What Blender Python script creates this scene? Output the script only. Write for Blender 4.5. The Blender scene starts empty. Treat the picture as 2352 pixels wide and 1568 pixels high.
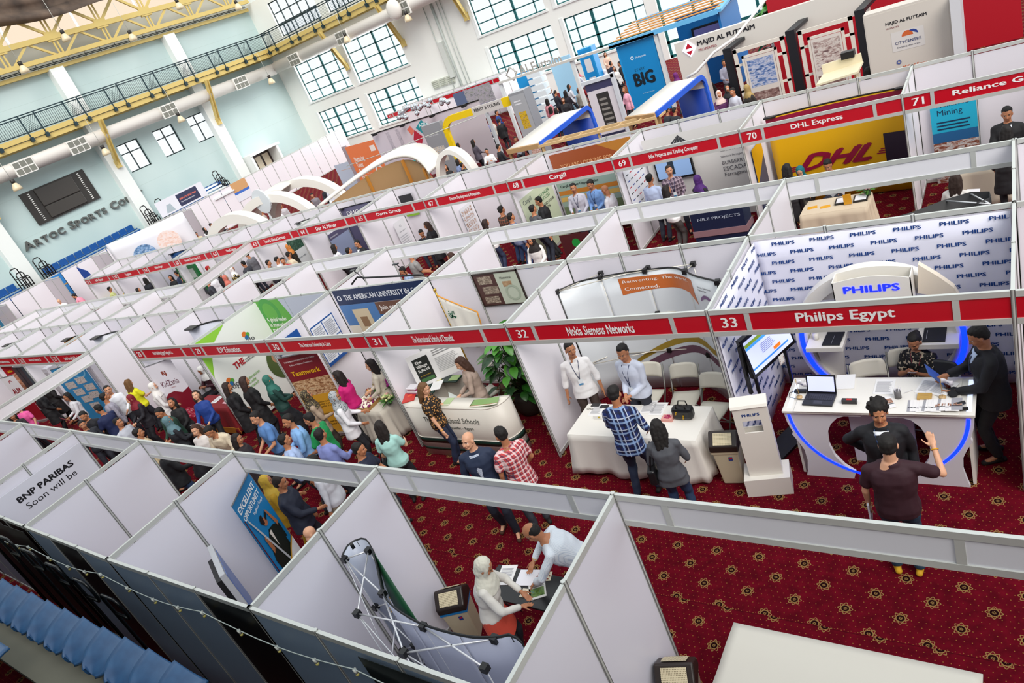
import bpy, bmesh, math, random
from mathutils import Vector, Matrix, noise
random.seed(7)
C = bpy.context.scene.collection
PI = math.pi
# ---------------------------------------------------------------- camera
CAM = Vector((3.2362, -6.9742, 6.4520))
YAW, PITCH, ROLL, FPX = -0.7296879, -0.4271986, -0.4010511, 1608.4377
_f = Vector((math.sin(YAW)*math.cos(PITCH), math.cos(YAW)*math.cos(PITCH), math.sin(PITCH)))
_r0 = Vector((math.cos(YAW), -math.sin(YAW), 0)); _u0 = _r0.cross(_f)
CR = _r0*math.cos(ROLL) + _u0*math.sin(ROLL)
CU = -_r0*math.sin(ROLL) + _u0*math.cos(ROLL)
cd = bpy.data.cameras.new('camera'); cam = bpy.data.objects.new('camera', cd); C.objects.link(cam)
m = Matrix.Identity(4)
for i in range(3):
 m[i][0] = CR[i]; m[i][1] = CU[i]; m[i][2] = -_f[i]; m[i][3] = CAM[i]
cam.matrix_world = m
cd.sensor_width = 36; cd.lens = FPX*36/2352; cd.clip_end = 300
bpy.context.scene.camera = cam
# ---------------------------------------------------------------- world, sun, exposure
vs = bpy.context.scene.view_settings
vs.view_transform = 'Standard'; vs.look = 'None'; vs.gamma = 1; vs.exposure = 0.40
w = bpy.data.worlds.new('daylight'); bpy.context.scene.world = w; w.use_nodes = True
bg = w.node_tree.nodes['Background']; bg.inputs[0].default_value = (0.90, 0.96, 1.0, 1); bg.inputs[1].default_value = 0.85
sl = bpy.data.lights.new('sun', 'SUN'); sl.energy = 2.3; sl.angle = math.radians(38); sl.color = (1, 0.95, 0.9)
so = bpy.data.objects.new('sun', sl); C.objects.link(so)
so.rotation_euler = Vector((0.62, -0.46, 0.70)).to_track_quat('Z', 'Y').to_euler()
# daylight pouring in through the tall windows: area lights outside the panes
for x0, x1, z0, z1, pw in ((-44.5, -32, 1.3, 13, 1500), (-26.5, -14, 1.3, 8.6, 900), (-13.5, -4.5, .3, 4.8, 500)):
 al = bpy.data.lights.new('window_daylight', 'AREA'); al.shape = 'RECTANGLE'; al.size = x1-x0; al.size_y = z1-z0; al.energy = pw; al.color = (.95, .98, 1)
 ao = bpy.data.objects.new('window_daylight', al); C.objects.link(ao); ao.location = ((x0+x1)/2, 35.3, (z0+z1)/2); ao.rotation_euler = (math.radians(-90), 0, 0)
# ---------------------------------------------------------------- helpers
def ray(u, v): return CR*((u-1176)/FPX) - CU*((v-784)/FPX) + _f
def atz(u, v, z=0.0): d = ray(u, v); return CAM + d*((z-CAM.z)/d.z)
def aty(u, v, y): d = ray(u, v); return CAM + d*((y-CAM.y)/d.y)
def atx(u, v, x): d = ray(u, v); return CAM + d*((x-CAM.x)/d.x)
def lin(c):
 return c/12.92 if c <= 0.04045 else ((c+0.055)/1.055)**2.4
def rgb(h):
 h = h.lstrip('#'); return tuple(lin(int(h[i:i+2], 16)/255) for i in (0, 2, 4)) + (1.0,)
_mc = {}
def M(h, rough=0.55, metal=0.0, emit=0.0, alpha=1.0, name=None):
 if not isinstance(h, str): return h
 k = (h, rough, metal, emit, alpha)
 if k in _mc: return _mc[k]
 mt = bpy.data.materials.new(name or 'paint_'+h.lstrip('#')); mt.use_nodes = True
 b = mt.node_tree.nodes['Principled BSDF']
 b.inputs['Base Color'].default_value = rgb(h); b.inputs['Roughness'].default_value = rough
 b.inputs['Metallic'].default_value = metal
 if emit: b.inputs['Emission Color'].default_value = rgb(h); b.inputs['Emission Strength'].default_value = emit
 if alpha < 1: b.inputs['Alpha'].default_value = alpha
 mt.diffuse_color = rgb(h)
 _mc[k] = mt; return mt
class NT:
 """small node helper: one material with a colour computed from object/world position"""
 def __init__(s, name, rough=0.7):
  s.m = bpy.data.materials.new(name); s.m.use_nodes = True; s.t = s.m.node_tree
  s.b = s.t.nodes['Principled BSDF']; s.b.inputs['Roughness'].default_value = rough
  s.tc = s.t.nodes.new('ShaderNodeTexCoord'); s._geo = None
 def n(s, ty, **kw):
  o = s.t.nodes.new(ty)
  for k, v in kw.items(): setattr(o, k, v)
  return o
 def l(s, a, b): s.t.links.new(a, b)
 def xyz(s, world=False):
  sp = s.n('ShaderNodeSeparateXYZ')
  if world: s.l(s.n('ShaderNodeNewGeometry').outputs['Position'], sp.inputs[0])
  else: s.l(s.tc.outputs['Object'], sp.inputs[0])
  return sp.outputs
 def ma(s, op, a, b=None, c=None):
  o = s.n('ShaderNodeMath', operation=op)
  for i, q in enumerate((a, b, c)):
   if q is None: continue
   if isinstance(q, (int, float)): o.inputs[i].default_value = q
   else: s.l(q, o.inputs[i])
  return o.outputs[0]
 def mix(s, fac, a, b):
  o = s.n('ShaderNodeMix', data_type='RGBA')
  if isinstance(fac, (int, float)): o.inputs[0].default_value = fac
  else: s.l(fac, o.inputs[0])
  for i, q in ((6, a), (7, b)):
   if isinstance(q, str): o.inputs[i].default_value = rgb(q)
   else: s.l(q, o.inputs[i])
  return o.outputs[2]
 def noise(s, scale, detail=2, src=None):
  o = s.n('ShaderNodeTexNoise'); o.inputs['Scale'].default_value = scale; o.inputs['Detail'].default_value = detail
  s.l(src or s.tc.outputs['Object'], o.inputs['Vector']); return o.outputs[0]
 def ramp(s, fac, stops, const=False):
  o = s.n('ShaderNodeValToRGB'); cr = o.color_ramp
  if const: cr.interpolation = 'CONSTANT'
  while len(cr.elements) < len(stops): cr.elements.new(0.5)
  for e, (p, c) in zip(cr.elements, stops): e.position = p; e.color = rgb(c)
  s.l(fac, o.inputs[0]); return o.outputs[0]
 def out(s, c): s.l(c, s.b.inputs['Base Color']); return s.m
class MB:
 """mesh builder in world (or local) coordinates"""
 def __init__(s): s.v = []; s.f = []; s.mi = []; s.sm = []
 def add(s, vs_, fs, mi=0, smooth=False):
  k = len(s.v); s.v += [tuple(q) for q in vs_]
  for f in fs: s.f.append([i+k for i in f]); s.mi.append(mi); s.sm.append(smooth)
  return s
 def box(s, x0, x1, y0, y1, z0, z1, mi=0):
  return s.obox(Vector(((x0+x1)/2, (y0+y1)/2, (z0+z1)/2)), Vector((abs(x1-x0)/2, 0, 0)), Vector((0, abs(y1-y0)/2, 0)), Vector((0, 0, abs(z1-z0)/2)), mi)
 def obox(s, c, a, b, d, mi=0):
  P = [c+a*i+b*j+d*k for k in (-1, 1) for j in (-1, 1) for i in (-1, 1)]
  return s.add(P, [(0, 2, 3, 1), (4, 5, 7, 6), (0, 1, 5, 4), (2, 6, 7, 3), (0, 4, 6, 2), (1, 3, 7, 5)], mi)
 def seg(s, p, q, w, h, up=(0, 0, 1), mi=0):
  """rectangular bar from p to q, w across, h along up"""
  p = Vector(p); q = Vector(q); d = q-p; L = d.length; d.normalize(); up = Vector(up)
  a = d.cross(up)
  if a.length < 1e-4: up = Vector((1, 0, 0)); a = d.cross(up)
  a.normalize(); u = a.cross(d)
  return s.obox((p+q)/2, d*(L/2), a*(w/2), u*(h/2), mi)
 def tube(s, pts, r, n=8, mi=0, closed=False, smooth=True):
  pts = [Vector(p) for p in pts]; rs = r if isinstance(r, (list, tuple)) else [r]*len(pts)
  rings = []; prev = None
  for i, p in enumerate(pts):
   if closed: t = pts[(i+1) % len(pts)]-pts[i-1]
   else: t = (pts[min(i+1, len(pts)-1)]-pts[max(i-1, 0)])
   t.normalize()
   if prev is None:
    a = t.cross(Vector((0, 0, 1)))
    if a.length < 1e-3: a = t.cross(Vector((1, 0, 0)))
   else: a = prev - t*prev.dot(t)
   a.normalize(); prev = a; b = t.cross(a)
   rings.append([p+(a*math.cos(2*PI*k/n)+b*math.sin(2*PI*k/n))*rs[i] for k in range(n)])
  vs_ = [q for g in rings for q in g]; fs = []
  m_ = len(pts)
  for i in range(m_ if closed else m_-1):
   j = (i+1) % m_
   for k in range(n): fs.append((i*n+k, i*n+(k+1) % n, j*n+(k+1) % n, j*n+k))
  if not closed: fs += [tuple(reversed(range(n))), tuple(range((m_-1)*n, m_*n))]
  return s.add(vs_, fs, mi, smooth)
 def cyl(s, c, r, h, n=16, mi=0, r2=None, smooth=True):
  c = Vector(c); r2 = r if r2 is None else r2
  return s.tube([c, c+Vector((0, 0, h))], [r, r2], n, mi, smooth=smooth)
 def ball(s, c, r, n=10, mi=0, sc=(1, 1, 1)):
  c = Vector(c); vs_ = []; fs = []; m_ = max(5, n//2+1)
  for i in range(1, m_):
   t = PI*i/m_
   for k in range(n): vs_.append(c+Vector((math.sin(t)*math.cos(2*PI*k/n)*r*sc[0], math.sin(t)*math.sin(2*PI*k/n)*r*sc[1], math.cos(t)*r*sc[2])))
  vs_ += [c+Vector((0, 0, r*sc[2])), c-Vector((0, 0, r*sc[2]))]; a = len(vs_)-2
  for i in range(m_-2):
   for k in range(n): fs.append((i*n+k, (i+1)*n+k, (i+1)*n+(k+1) % n, i*n+(k+1) % n))
  for k in range(n): fs.append((a, k, (k+1) % n)); fs.append((a+1, (m_-2)*n+(k+1) % n, (m_-2)*n+k))
  return s.add(vs_, fs, mi, True)
 def prism(s, poly, ext, mi=0, smooth=False):
  """poly: list of 3D points, ext: extrusion vector"""
  n = len(poly); ext = Vector(ext); P = [Vector(p) for p in poly]; Q = [p+ext for p in P]
  s.add(P+Q, [tuple(reversed(range(n))), tuple(range(n, 2*n))], mi)
  return s.add(P+Q, [(i, (i+1) % n, n+(i+1) % n, n+i) for i in range(n)], mi, smooth)
 def sheet(s, grid, th=0.0, mi=0, smooth=True):
  """grid[i][j] of points; th: thickness along averaged normal"""
  a = len(grid); b = len(grid[0]); P = [Vector(p) for row in grid for p in row]
  fs = [(i*b+j, i*b+j+1, (i+1)*b+j+1, (i+1)*b+j) for i in range(a-1) for j in range(b-1)]
  if th:
   N = []
   for i in range(a):
    for j in range(b):
     du = P[min(i+1, a-1)*b+j]-P[max(i-1, 0)*b+j]; dv = P[i*b+min(j+1, b-1)]-P[i*b+max(j-1, 0)]
     nn = du.cross(dv); nn.normalize(); N.append(nn)
   Q = [p+n_*th for p, n_ in zip(P, N)]; k = a*b
   fs2 = [tuple(k+x for x in reversed(f)) for f in fs]
   edge = [i for i in range(b)] + [i*b+b-1 for i in range(1, a)] + [(a-1)*b+j for j in range(b-2, -1, -1)] + [i*b for i in range(a-2, 0, -1)]
   e = len(edge); fs3 = [(edge[(i+1) % e], edge[i], k+edge[i], k+edge[(i+1) % e]) for i in range(e)]
   return s.add(P+Q, fs+fs2+fs3, mi, smooth)
  return s.add(P, fs, mi, smooth)
 def xf(s, mtx):
  s.v = [tuple(mtx @ Vector(q)) for q in s.v]; return s
 def mesh(s, name, mats):
  me = bpy.data.meshes.new(name); me.from_pydata(s.v, [], s.f)
  for mt in (mats if isinstance(mats, (list, tuple)) else [mats]): me.materials.append(mt)
  me.polygons.foreach_set('material_index', s.mi); me.polygons.foreach_set('use_smooth', s.sm); me.update()
  return me
 def build(s, name, mats, parent=None, origin=None, bevel=0.0):
  """verts are world coordinates; the object's origin goes to the parent's location (or to origin)"""
  o3 = Vector(origin or (0, 0, 0)); pp = parent if origin is None else None
  while pp is not None: o3 = o3+Vector(pp.location); pp = pp.parent
  par_local = (parent is not None and origin is None)
  if parent is not None and parent.get('_loc'): o3 = Vector((0, 0, 0))
  if o3.length: s.v = [tuple(Vector(q)-o3) for q in s.v]
  o = bpy.data.objects.new(name, s.mesh(name, mats)); C.objects.link(o)
  if parent is not None: o.parent = parent
  if not par_local: o.location = o3
  if bevel:
   b = o.modifiers.new('bevel', 'BEVEL'); b.width = bevel; b.segments = 2; b.limit_method = 'ANGLE'
  return o
def tag(o, label=None, cat=None, group=None, kind=None):
 if label: o['label'] = label
 if cat: o['category'] = cat
 if group: o['group'] = group
 if kind: o['kind'] = kind
 return o
def thing(name, loc=(0, 0, 0), label=None, cat=None, group=None, kind=None, rz=0.0, local=False):
 o = bpy.data.objects.new(name, None); C.objects.link(o); o.location = loc; o.rotation_euler = (0, 0, rz)
 o.empty_display_size = 0.1
 if local: o['_loc'] = 1
 return tag(o, label, cat, group, kind)
_kids = {}
def kids(o): return [c for c in o.children]
def dup(o, loc=None, rz=None, label=None, group=None, parent=None):
 c = o.copy(); C.objects.link(c)
 if parent is not None: c.parent = parent
 if loc is not None: c.location = loc
 if rz is not None: c.rotation_euler = (0, 0, rz)
 if label: c['label'] = label
 if group: c['group'] = group
 for ch in o.children: dup(ch, parent=c)
 return c
_tc = {}
def text_mesh(body, bold=0.0, ext=0.0, spacing=1.0, align='LEFT', line=1.0):
 bd, bold = (bold, 0.0) if not ext else (0, bold)
 k = (body, bd, ext, spacing, align, line)
 if k not in _tc:
  cu = bpy.data.curves.new('t', 'FONT'); cu.body = body; cu.size = 1; cu.offset = bold; cu.extrude = ext
  cu.space_character = spacing; cu.align_x = align; cu.resolution_u = 2; cu.space_line = line
  ob = bpy.data.objects.new('t', cu); me = bpy.data.meshes.new_from_object(ob)
  vs_ = [tuple(v.co) for v in me.vertices]; fs = [tuple(p.vertices) for p in me.polygons]
  bpy.data.objects.remove(ob); bpy.data.curves.remove(cu); bpy.data.meshes.remove(me)
  if bd > 0.008:
   b = bd*.72; sh_ = [(-b, 0), (b, 0), (0, b*.7), (0, -b*.7)] if bd > .03 else [(-b, 0), (b, 0)]; n_ = len(vs_)
   fs = [tuple(i+n_*k_ for i in f) for k_ in range(len(sh_)) for f in fs]; vs_ = [(v[0]+dx, v[1]+dy, float(q)) for q, (dx, dy) in enumerate(sh_) for v in vs_]
  _tc[k] = (vs_, fs)
 return _tc[k]
def put_text(mb, body, org, xd, yd, h=None, wd=None, bold=0.02, th=0.003, mi=0, align='LEFT', spacing=1.0, line=1.0, slant=0.0):
 """add lettering to mb: org = left-bottom (or centre-bottom) of the text box, xd/yd unit directions, wd/h = total width/height"""
 vs_, fs = text_mesh(body, bold, 0.0, spacing, align, line)
 if not vs_: return mb
 x0 = min(v[0] for v in vs_); x1 = max(v[0] for v in vs_); y0 = min(v[1] for v in vs_); y1 = max(v[1] for v in vs_)
 sx = wd/(x1-x0) if wd else None; sy = h/(y1-y0) if h else None
 if sx is None: sx = sy
 if sy is None: sy = sx
 xd = Vector(xd).normalized(); yd = Vector(yd).normalized(); nd = xd.cross(yd)
 cx = {'LEFT': x0, 'CENTER': (x0+x1)/2, 'RIGHT': x1}[align]
 org = Vector(org)+nd*th
 P = [org+xd*((v[0]-cx)*sx+slant*(v[1]-y0)*sy)+yd*((v[1]-y0)*sy)+nd*(v[2]*.0005) for v in vs_]
 return mb.add(P, fs, mi)
def text(body, org, xd, yd, mat, parent=None, name='lettering', label=None, **kw):
 mb = MB(); put_text(mb, body, org, xd, yd, **kw); o = mb.build(name, mat, parent)
 if label: o['label'] = label
 return o
X, Y, Z = Vector((1, 0, 0)), Vector((0, 1, 0)), Vector((0, 0, 1))
WHITE = M('#e6e2e6', 0.35, name='white_laminate'); ALU = M('#cdd0cb', 0.38, 0.3, name='aluminium')
ALUD = M('#8f908f', 0.4, 0.6, name='aluminium_groove'); RED = M('#c00a20', 0.3, name='red_vinyl'); LET = M('#f4f2f0', 0.4, name='white_vinyl')
BLACK = M('#0c0c0d', 0.4, name='black_plastic'); STEEL = M('#c8cacb', 0.25, 0.9, name='bright_steel')
# ================================================================ people: body grown as one surface, clothes and hair over it
def _caps(mb, p, q, r1, r2=None, n=12):
 p = Vector(p); q = Vector(q); r2 = r1 if r2 is None else r2; d = q-p
 if d.length < 1e-5: d = Vector((0, 0, 1e-4)); q = p+d
 u = d.normalized(); pts = []; rs = []
 for a in (80, 50, 25): pts.append(p-u*r1*math.sin(math.radians(a))); rs.append(r1*math.cos(math.radians(a)))
 pts += [p, q]; rs += [r1, r2]
 for a in (25, 50, 80): pts.append(q+u*r2*math.sin(math.radians(a))); rs.append(r2*math.cos(math.radians(a)))
 mb.tube(pts, rs, n)
def _loft(mb, rings, n=20):
 """rings: (centre, half_x_vector, half_y_vector)"""
 vs_ = []; fs = []
 for c, a, b in rings:
  for k in range(n):
   t = 2*PI*k/n; ct, st = math.cos(t), math.sin(t)
   vs_.append(c+a*(abs(ct)**0.85*(1 if ct > 0 else -1))+b*(abs(st)**0.85*(1 if st > 0 else -1)))
 m_ = len(rings)
 for i in range(m_-1):
  for k in range(n): fs.append((i*n+k, i*n+(k+1) % n, (i+1)*n+(k+1) % n, (i+1)*n+k))
 fs += [tuple(reversed(range(n))), tuple(range((m_-1)*n, m_*n))]
 mb.add(vs_, fs)
def _ell(mb, c, ax, r, n=14):
 k = len(mb.v); mb.ball((0, 0, 0), 1, n, sc=r)
 for i in range(k, len(mb.v)):
  v = mb.v[i]; mb.v[i] = tuple(Vector(c)+ax[0]*v[0]+ax[1]*v[1]+ax[2]*v[2])
def _ik(a, b, l1, l2, pole):
 a = Vector(a); b = Vector(b); d = b-a; L = d.length
 if L > (l1+l2)*0.995: b = a+d*((l1+l2)*0.995/L); d = b-a; L = d.length
 if L < abs(l1-l2)+0.02: L = abs(l1-l2)+0.02
 u = d.normalized(); x = (l1*l1-l2*l2+L*L)/(2*L); h = math.sqrt(max(0, l1*l1-x*x)); pole = Vector(pole); pl = pole-u*pole.dot(u)
 if pl.length < 1e-4: pl = Vector((0, -1, 0.01))
 return a+u*x+pl.normalized()*h, b
def _rot(v, axis, deg): return Matrix.Rotation(math.radians(deg), 3, axis) @ v
def _hand(mb, wr, d, nrm, side, curl=25, r=0.0088):
 d = d.normalized(); nrm = (nrm-d*nrm.dot(d)).normalized(); wv = d.cross(nrm)*side
 _ell(mb, wr+d*0.045, (wv, d, nrm), (0.038, 0.052, 0.016), 12); _caps(mb, wr-d*0.02, wr+d*0.02, 0.024, 0.026, 8)
 for i, (off, L) in enumerate(((0.028, 0.068), (0.0095, 0.077), (-0.0095, 0.071), (-0.028, 0.055))):
  p = wr+d*(0.085-abs(off-0.005)*0.25)+wv*off*1.05; dd = (d+wv*off*2.2).normalized(); ax = dd.cross(nrm)
  for seg_, f in ((0.45, 1.0), (0.3, 0.93), (0.25, 0.82)):
   dd = _rot(dd, ax, -curl*(1.15 if seg_ < 0.4 else 0.8)) if dd.cross(nrm).length > 0 else dd
   if dd.dot(nrm) < -0.01 and seg_ == 0.45: dd = _rot(dd, ax, 2*curl*0.8)
   q = p+dd*L*seg_; _caps(mb, p, q, r*f, r*f*0.93, 7); p = q
 p = wr+d*0.02+wv*0.032+nrm*0.004; dd = (d*0.75+wv*0.62+nrm*0.35).normalized()
 for s_, f in ((0.036, 1.25), (0.028, 1.05), (0.022, 0.9)):
  q = p+dd*s_; _caps(mb, p, q, r*f, r*f*0.92, 7); p = q; dd = (dd+d*0.22+nrm*0.12).normalized()
_jobs = []
def person_spec(h=1.75, fem=False, lean=0, side=0, twist=0, head=(0, 0), rh=None, lh=None, rp=None, lp=None, rn=None, ln=None, feet=None, hip=None, knee=None,
    sleeve='long', top='shirt', bottom='trousers', hair='short', curl=28, vox=0.02, hem=-0.07, build_=1.0):
 return dict(locals())
def person_raw(S):
 """-> {part: MB} in a frame facing +Y with the feet at z=0 (unit height 1.75)"""
 fem = S['fem']; bw = S['build_']; out = {}
 hip = Vector(S['hip'] or (0, 0, 0.93)); sp = Vector((math.sin(math.radians(S['side'])), math.sin(math.radians(S['lean'])), math.cos(math.radians(S['lean'])))).normalized()
 tw = math.radians(S['twist']); rt = Vector((math.cos(tw), math.sin(tw)*1.0, 0)); rt = (rt-sp*rt.dot(sp)).normalized(); fw = sp.cross(rt)
 rt0 = X.copy(); fw0 = Y.copy()
 neck = hip+sp*0.53; shw = 0.158 if fem else 0.183
 sh = {1: hip+sp*0.447+rt*shw*bw, -1: hip+sp*0.447-rt*shw*bw}
 # torso
 def torso(mb, g, lo=-0.06, hi=0.545):
  rows = [(-0.08, .155, .105), (0.0, .165 if not fem else .175, .115), (.09, .148 if not fem else .135, .105), (.17, .143 if not fem else .122, .1), (.27, .158 if not fem else .14, .112 if not fem else .118), (.37, .168 if not fem else .146, .112 if not fem else .12), (.44, .152 if not fem else .134, .09), (.49, .10, .07), (.545, .06, .055)]
  R = []
  for t, a, b in rows:
   if t < lo-0.001 or t > hi+0.001: continue
   k = min(1, max(0, t/0.3)); rr = rt0.lerp(rt, k).normalized(); ff = fw0.lerp(fw, k).normalized()
   base = hip+sp*t if t > 0 else hip+Z*t
   R.append((base, rr*(a+g)*bw, ff*(b+g)*(bw if bw < 1 else bw*1.1)))
  _loft(mb, R)
 body = MB(); torso(body, 0)
 # head
 yaw, pit = S['head'][:2]; up0 = (sp*0.45+Z*0.55).normalized(); hf = fw-up0*fw.dot(up0); hf.normalize(); hf = _rot(hf, up0, yaw); hr = hf.cross(up0); hf = _rot(hf, hr, pit); hu = hr.cross(hf)
 nk = neck+up0*0.01; hc = nk+up0*0.115+hf*0.028+hu*0.045; A = (hr, hf, hu)
 def hp(x, y, z): return hc+hr*x+hf*y+hu*z
 _caps(body, nk-up0*0.06, nk+up0*0.1, 0.058 if not fem else 0.048, 0.054 if not fem else 0.045)
 _ell(body, hp(0, -0.01, 0.03), A, (.075, .094, .088)); _ell(body, hp(0, .018, -.03), A, (.06, .072, .082)); _ell(body, hp(0, .05, -.083), A, (.03, .028, .026))
 _caps(body, hp(0, .083, .012), hp(0, .103, -.03), .008, .0125, 8); _caps(body, hp(-.034, .076, .024), hp(.034, .076, .024), .011, n=8)
 _caps(body, hp(-.017, .083, -.058), hp(.017, .083, -.058), .0085, n=8)
 for s in (-1, 1):
  _ell(body, hp(s*.078, -.005, -.008), A, (.01, .02, .032), 10); _ell(body, hp(s*.036, .062, -.03), A, (.024, .02, .026), 10)
  _caps(body, hp(s*.045, .0, -.055), hp(s*.02, .055, -.085), .02, n=8)
 # arms
 hands = {}
 for s, key, pk, nk_ in ((1, 'rh', 'rp', 'rn'), (-1, 'lh', 'lp', 'ln')):
  tgt = S[key]; tgt = Vector(tgt) if tgt else Vector((s*0.27*bw, 0.06, 0.80)); pole = S[pk] or (s*0.5, -0.8, -0.2)
  el, wr = _ik(sh[s], tgt, 0.285, 0.25, pole)
  _caps(body, sh[s], el, .042, .035); _caps(body, el, wr, .036, .024)
  d = (wr-el).normalized(); n_ = Vector(S[nk_]) if S[nk_] else (Vector((-s, 0.2, -0.1)))
  if abs(n_.normalized().dot(d)) > 0.93: n_ = Vector((0, 0.3, -1))
  _hand(body, wr+d*0.01, d, n_, -s, S['curl']); hands[s] = (el, wr, d)
 # legs
 feet = S['feet'] or ((0.1, 0.0, 0.0), (-0.1, 0.02, 0.0)); lg = {}
 for s, ft in ((1, feet[0]), (-1, feet[1])):
  hj = hip+X*s*0.085+Z*-0.03; an = Vector(ft[:3])+Z*0.085; yawf = math.radians(ft[3]) if len(ft) > 3 else -s*0.2
  fd = Vector((-math.sin(yawf), math.cos(yawf), 0)) if len(ft) > 3 else Vector((s*0.2, 1, 0)).normalized()
  kn, an = _ik(hj, an, 0.435, 0.42, S['knee'] or (s*0.1, 1, 0.0)); lg[s] = (hj, kn, an, fd)
  _caps(body, hj, kn, .07, .05); _caps(body, kn, an, .048, .034); _caps(body, an, an+fd*0.15-Z*0.05, .03, .025)
 out['body'] = body
 # clothing
 topm = MB(); g = 0.02 if S['top'] != 'jacket' else 0.034
 torso(topm, g, lo=-0.09 if S['hem'] <= -0.05 else 0.0, hi=0.51)
 if S['hem'] < -0.12:
  w_ = 0.185+g+(0.03 if S['hem'] < -0.4 else 0); _loft(topm, [(hip+Z*S['hem'], X*w_*bw, Y*(w_*0.75)), (hip+Z*0.02, X*(0.165+g)*bw, Y*(0.12+g))])
 for s in (1, -1):
  el, wr, d = hands[s]; ga = 0.012 if S['top'] != 'jacket' else 0.02
  _caps(topm, sh[s]-sp*0.01, el, .046+ga, .038+ga)
  if S['sleeve'] == 'short':
   topm.v = topm.v[:-8*12]; topm.f = topm.f[:-(7*12+2)]; topm.mi = topm.mi[:len(topm.f)]; topm.sm = topm.sm[:len(topm.f)]
   _caps(topm, sh[s]-sp*0.01, sh[s].lerp(el, 0.62), .05+ga, .052+ga)
  elif S['sleeve'] == 'roll': _caps(topm, el, el.lerp(wr, 0.3), .044+ga, .042+ga)
  else: _caps(topm, el, wr-d*0.035, .037+ga, .026+ga)
  _caps(topm, neck-sp*0.045+rt*s*0.03, sh[s]-sp*0.004, .045+ga, .045+ga)
 _loft(topm, [(neck-sp*0.09, rt*(.11+g*.5), fw*(.085+g*.6)), (neck-sp*0.035, rt*(.082+g*.4), fw*(.072+g*.4)), (neck+sp*(0.012 if S['top'] != 'tee' else -0.02), rt*(.066+g*.2), fw*(.062+g*.2))])
 out['top'] = topm
 bot = MB()
 if S['bottom'] == 'skirt':
  kz = (lg[1][1]+lg[-1][1])/2; az = (lg[1][2]+lg[-1][2])/2
  _loft(bot, [(az+Z*0.02, X*0.24, Y*0.2), (kz, X*0.2, Y*0.17), (hip-Z*0.1, X*0.2*bw, Y*0.15), (hip+Z*0.06, X*0.165*bw, Y*0.125)])
 else:
  _loft(bot, [(hip-Z*0.12, X*.165*bw, Y*.12), (hip, X*.178*bw, Y*.128), (hip+Z*.06, X*.16*bw, Y*.118)])
  for s in (1, -1):
   hj, kn, an, fd = lg[s]; _caps(bot, hj-Z*0.02, kn, .09*bw, .065); _caps(bot, kn, an.lerp(kn, 0.06), .066, .055)
 out['bottom'] = bot
 for s, nm_ in ((1, 'shoe_r'), (-1, 'shoe_l')):
  hj, kn, an, fd = lg[s]; m_ = MB(); b = an-Z*0.052; _caps(m_, b-fd*0.05, b+fd*0.15, .034, .032); _caps(m_, b+fd*0.0, an+Z*0.0, .036, .04)
  m_.v = [(v[0], v[1], max(v[2], an.z-0.085)) for v in m_.v]; out[nm_] = m_
 # hair / scarf
 hm = MB(); ht = S['hair']
 if ht in ('short', 'curly', 'long', 'bob', 'bun', 'thin'):
  k = 1.0 if ht != 'curly' else 1.13; low = 0 if ht != 'thin' else -0.012
  if ht == 'thin':
   _ell(hm, hp(0, -.03, .018), A, (.082, .082, .066)); _ell(hm, hp(0, -.055, -.01), A, (.075, .055, .06))
  else:
   _ell(hm, hp(0, -.030, .047), A, (.083*k, .092*k, .085*k)); _ell(hm, hp(0, -.055, -.0), A, (.076*k, .058*k, .066*k))
   _ell(hm, hp(0, .006, .09), A, (.058*k, .058, .036*k))
  if ht == 'curly':
   rnd = random.Random(3)
   for q in range(34):
    t = rnd.uniform(0, 2*PI); z_ = rnd.uniform(-.03, .12); r_ = 0.088*math.sqrt(max(0.1, 1-((z_-.03)/.12)**2)); _ell(hm, hp(math.cos(t)*r_, -.022+min(math.sin(t)*r_, .06), z_+.02), A, (.024, .024, .022), 8)
  if ht in ('long', 'bob'):
   e_ = 0.30 if ht == 'long' else 0.13
   for s in (-1, 1): _caps(hm, hp(s*.07, -.02, .02), hp(s*.078, -.03, -.11)-Z*0.0, .032, .034); _caps(hm, hp(s*.078, -.03, -.10), hp(s*.06, -.06, -.10)-Z*(e_*0.75)-fw*0.03, .036, .028)
   for s in (-.045, 0, .045): _caps(hm, hp(s, -.075, .03), hp(s*1.2, -.075, -.12), .045, .045); _caps(hm, hp(s*1.2, -.07, -.12), hp(s*1.2, -.07, -.12)-Z*e_-fw*0.05, .045, .028)
  if ht == 'bun': _ell(hm, hp(0, -.11, .05), A, (.045, .042, .042))
 elif ht == 'hijab':
  _ell(hm, hp(0, -.028, .028), A, (.093, .1, .108)); _ell(hm, hp(0, -.035, -.05), A, (.086, .082, .09));
  for s in (-1, 1): _caps(hm, hp(s*.062, .015, .02), hp(s*.04, .045, -.1), .03, .036)
  _caps(hm, hp(-.03, .04, -.115), hp(.03, .04, -.115), .036)
  _loft(hm, [(neck-sp*0.13+fw*0.02, rt*.19, fw*.145), (neck-sp*0.03+fw*0.01, rt*.15, fw*.12), (neck+sp*0.05+fw*0.0, rt*.085, fw*.085), (hp(0, -.02, -.06), rt*.075, fw*.075)])
  if S.get('long_veil'): _caps(hm, neck-fw*0.1, hip+sp*0.17-fw*0.1, .075, .07)
 if hm.v: out['hair'] = hm
 ctx = dict(hp=hp, hf=hf, hr=hr, hu=hu, hc=hc, hands=hands, neck=neck, sp=sp, rt=rt, fw=fw, hip=hip, sh=sh, lg=lg)
 return out, ctx
_protos = {}
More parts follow.
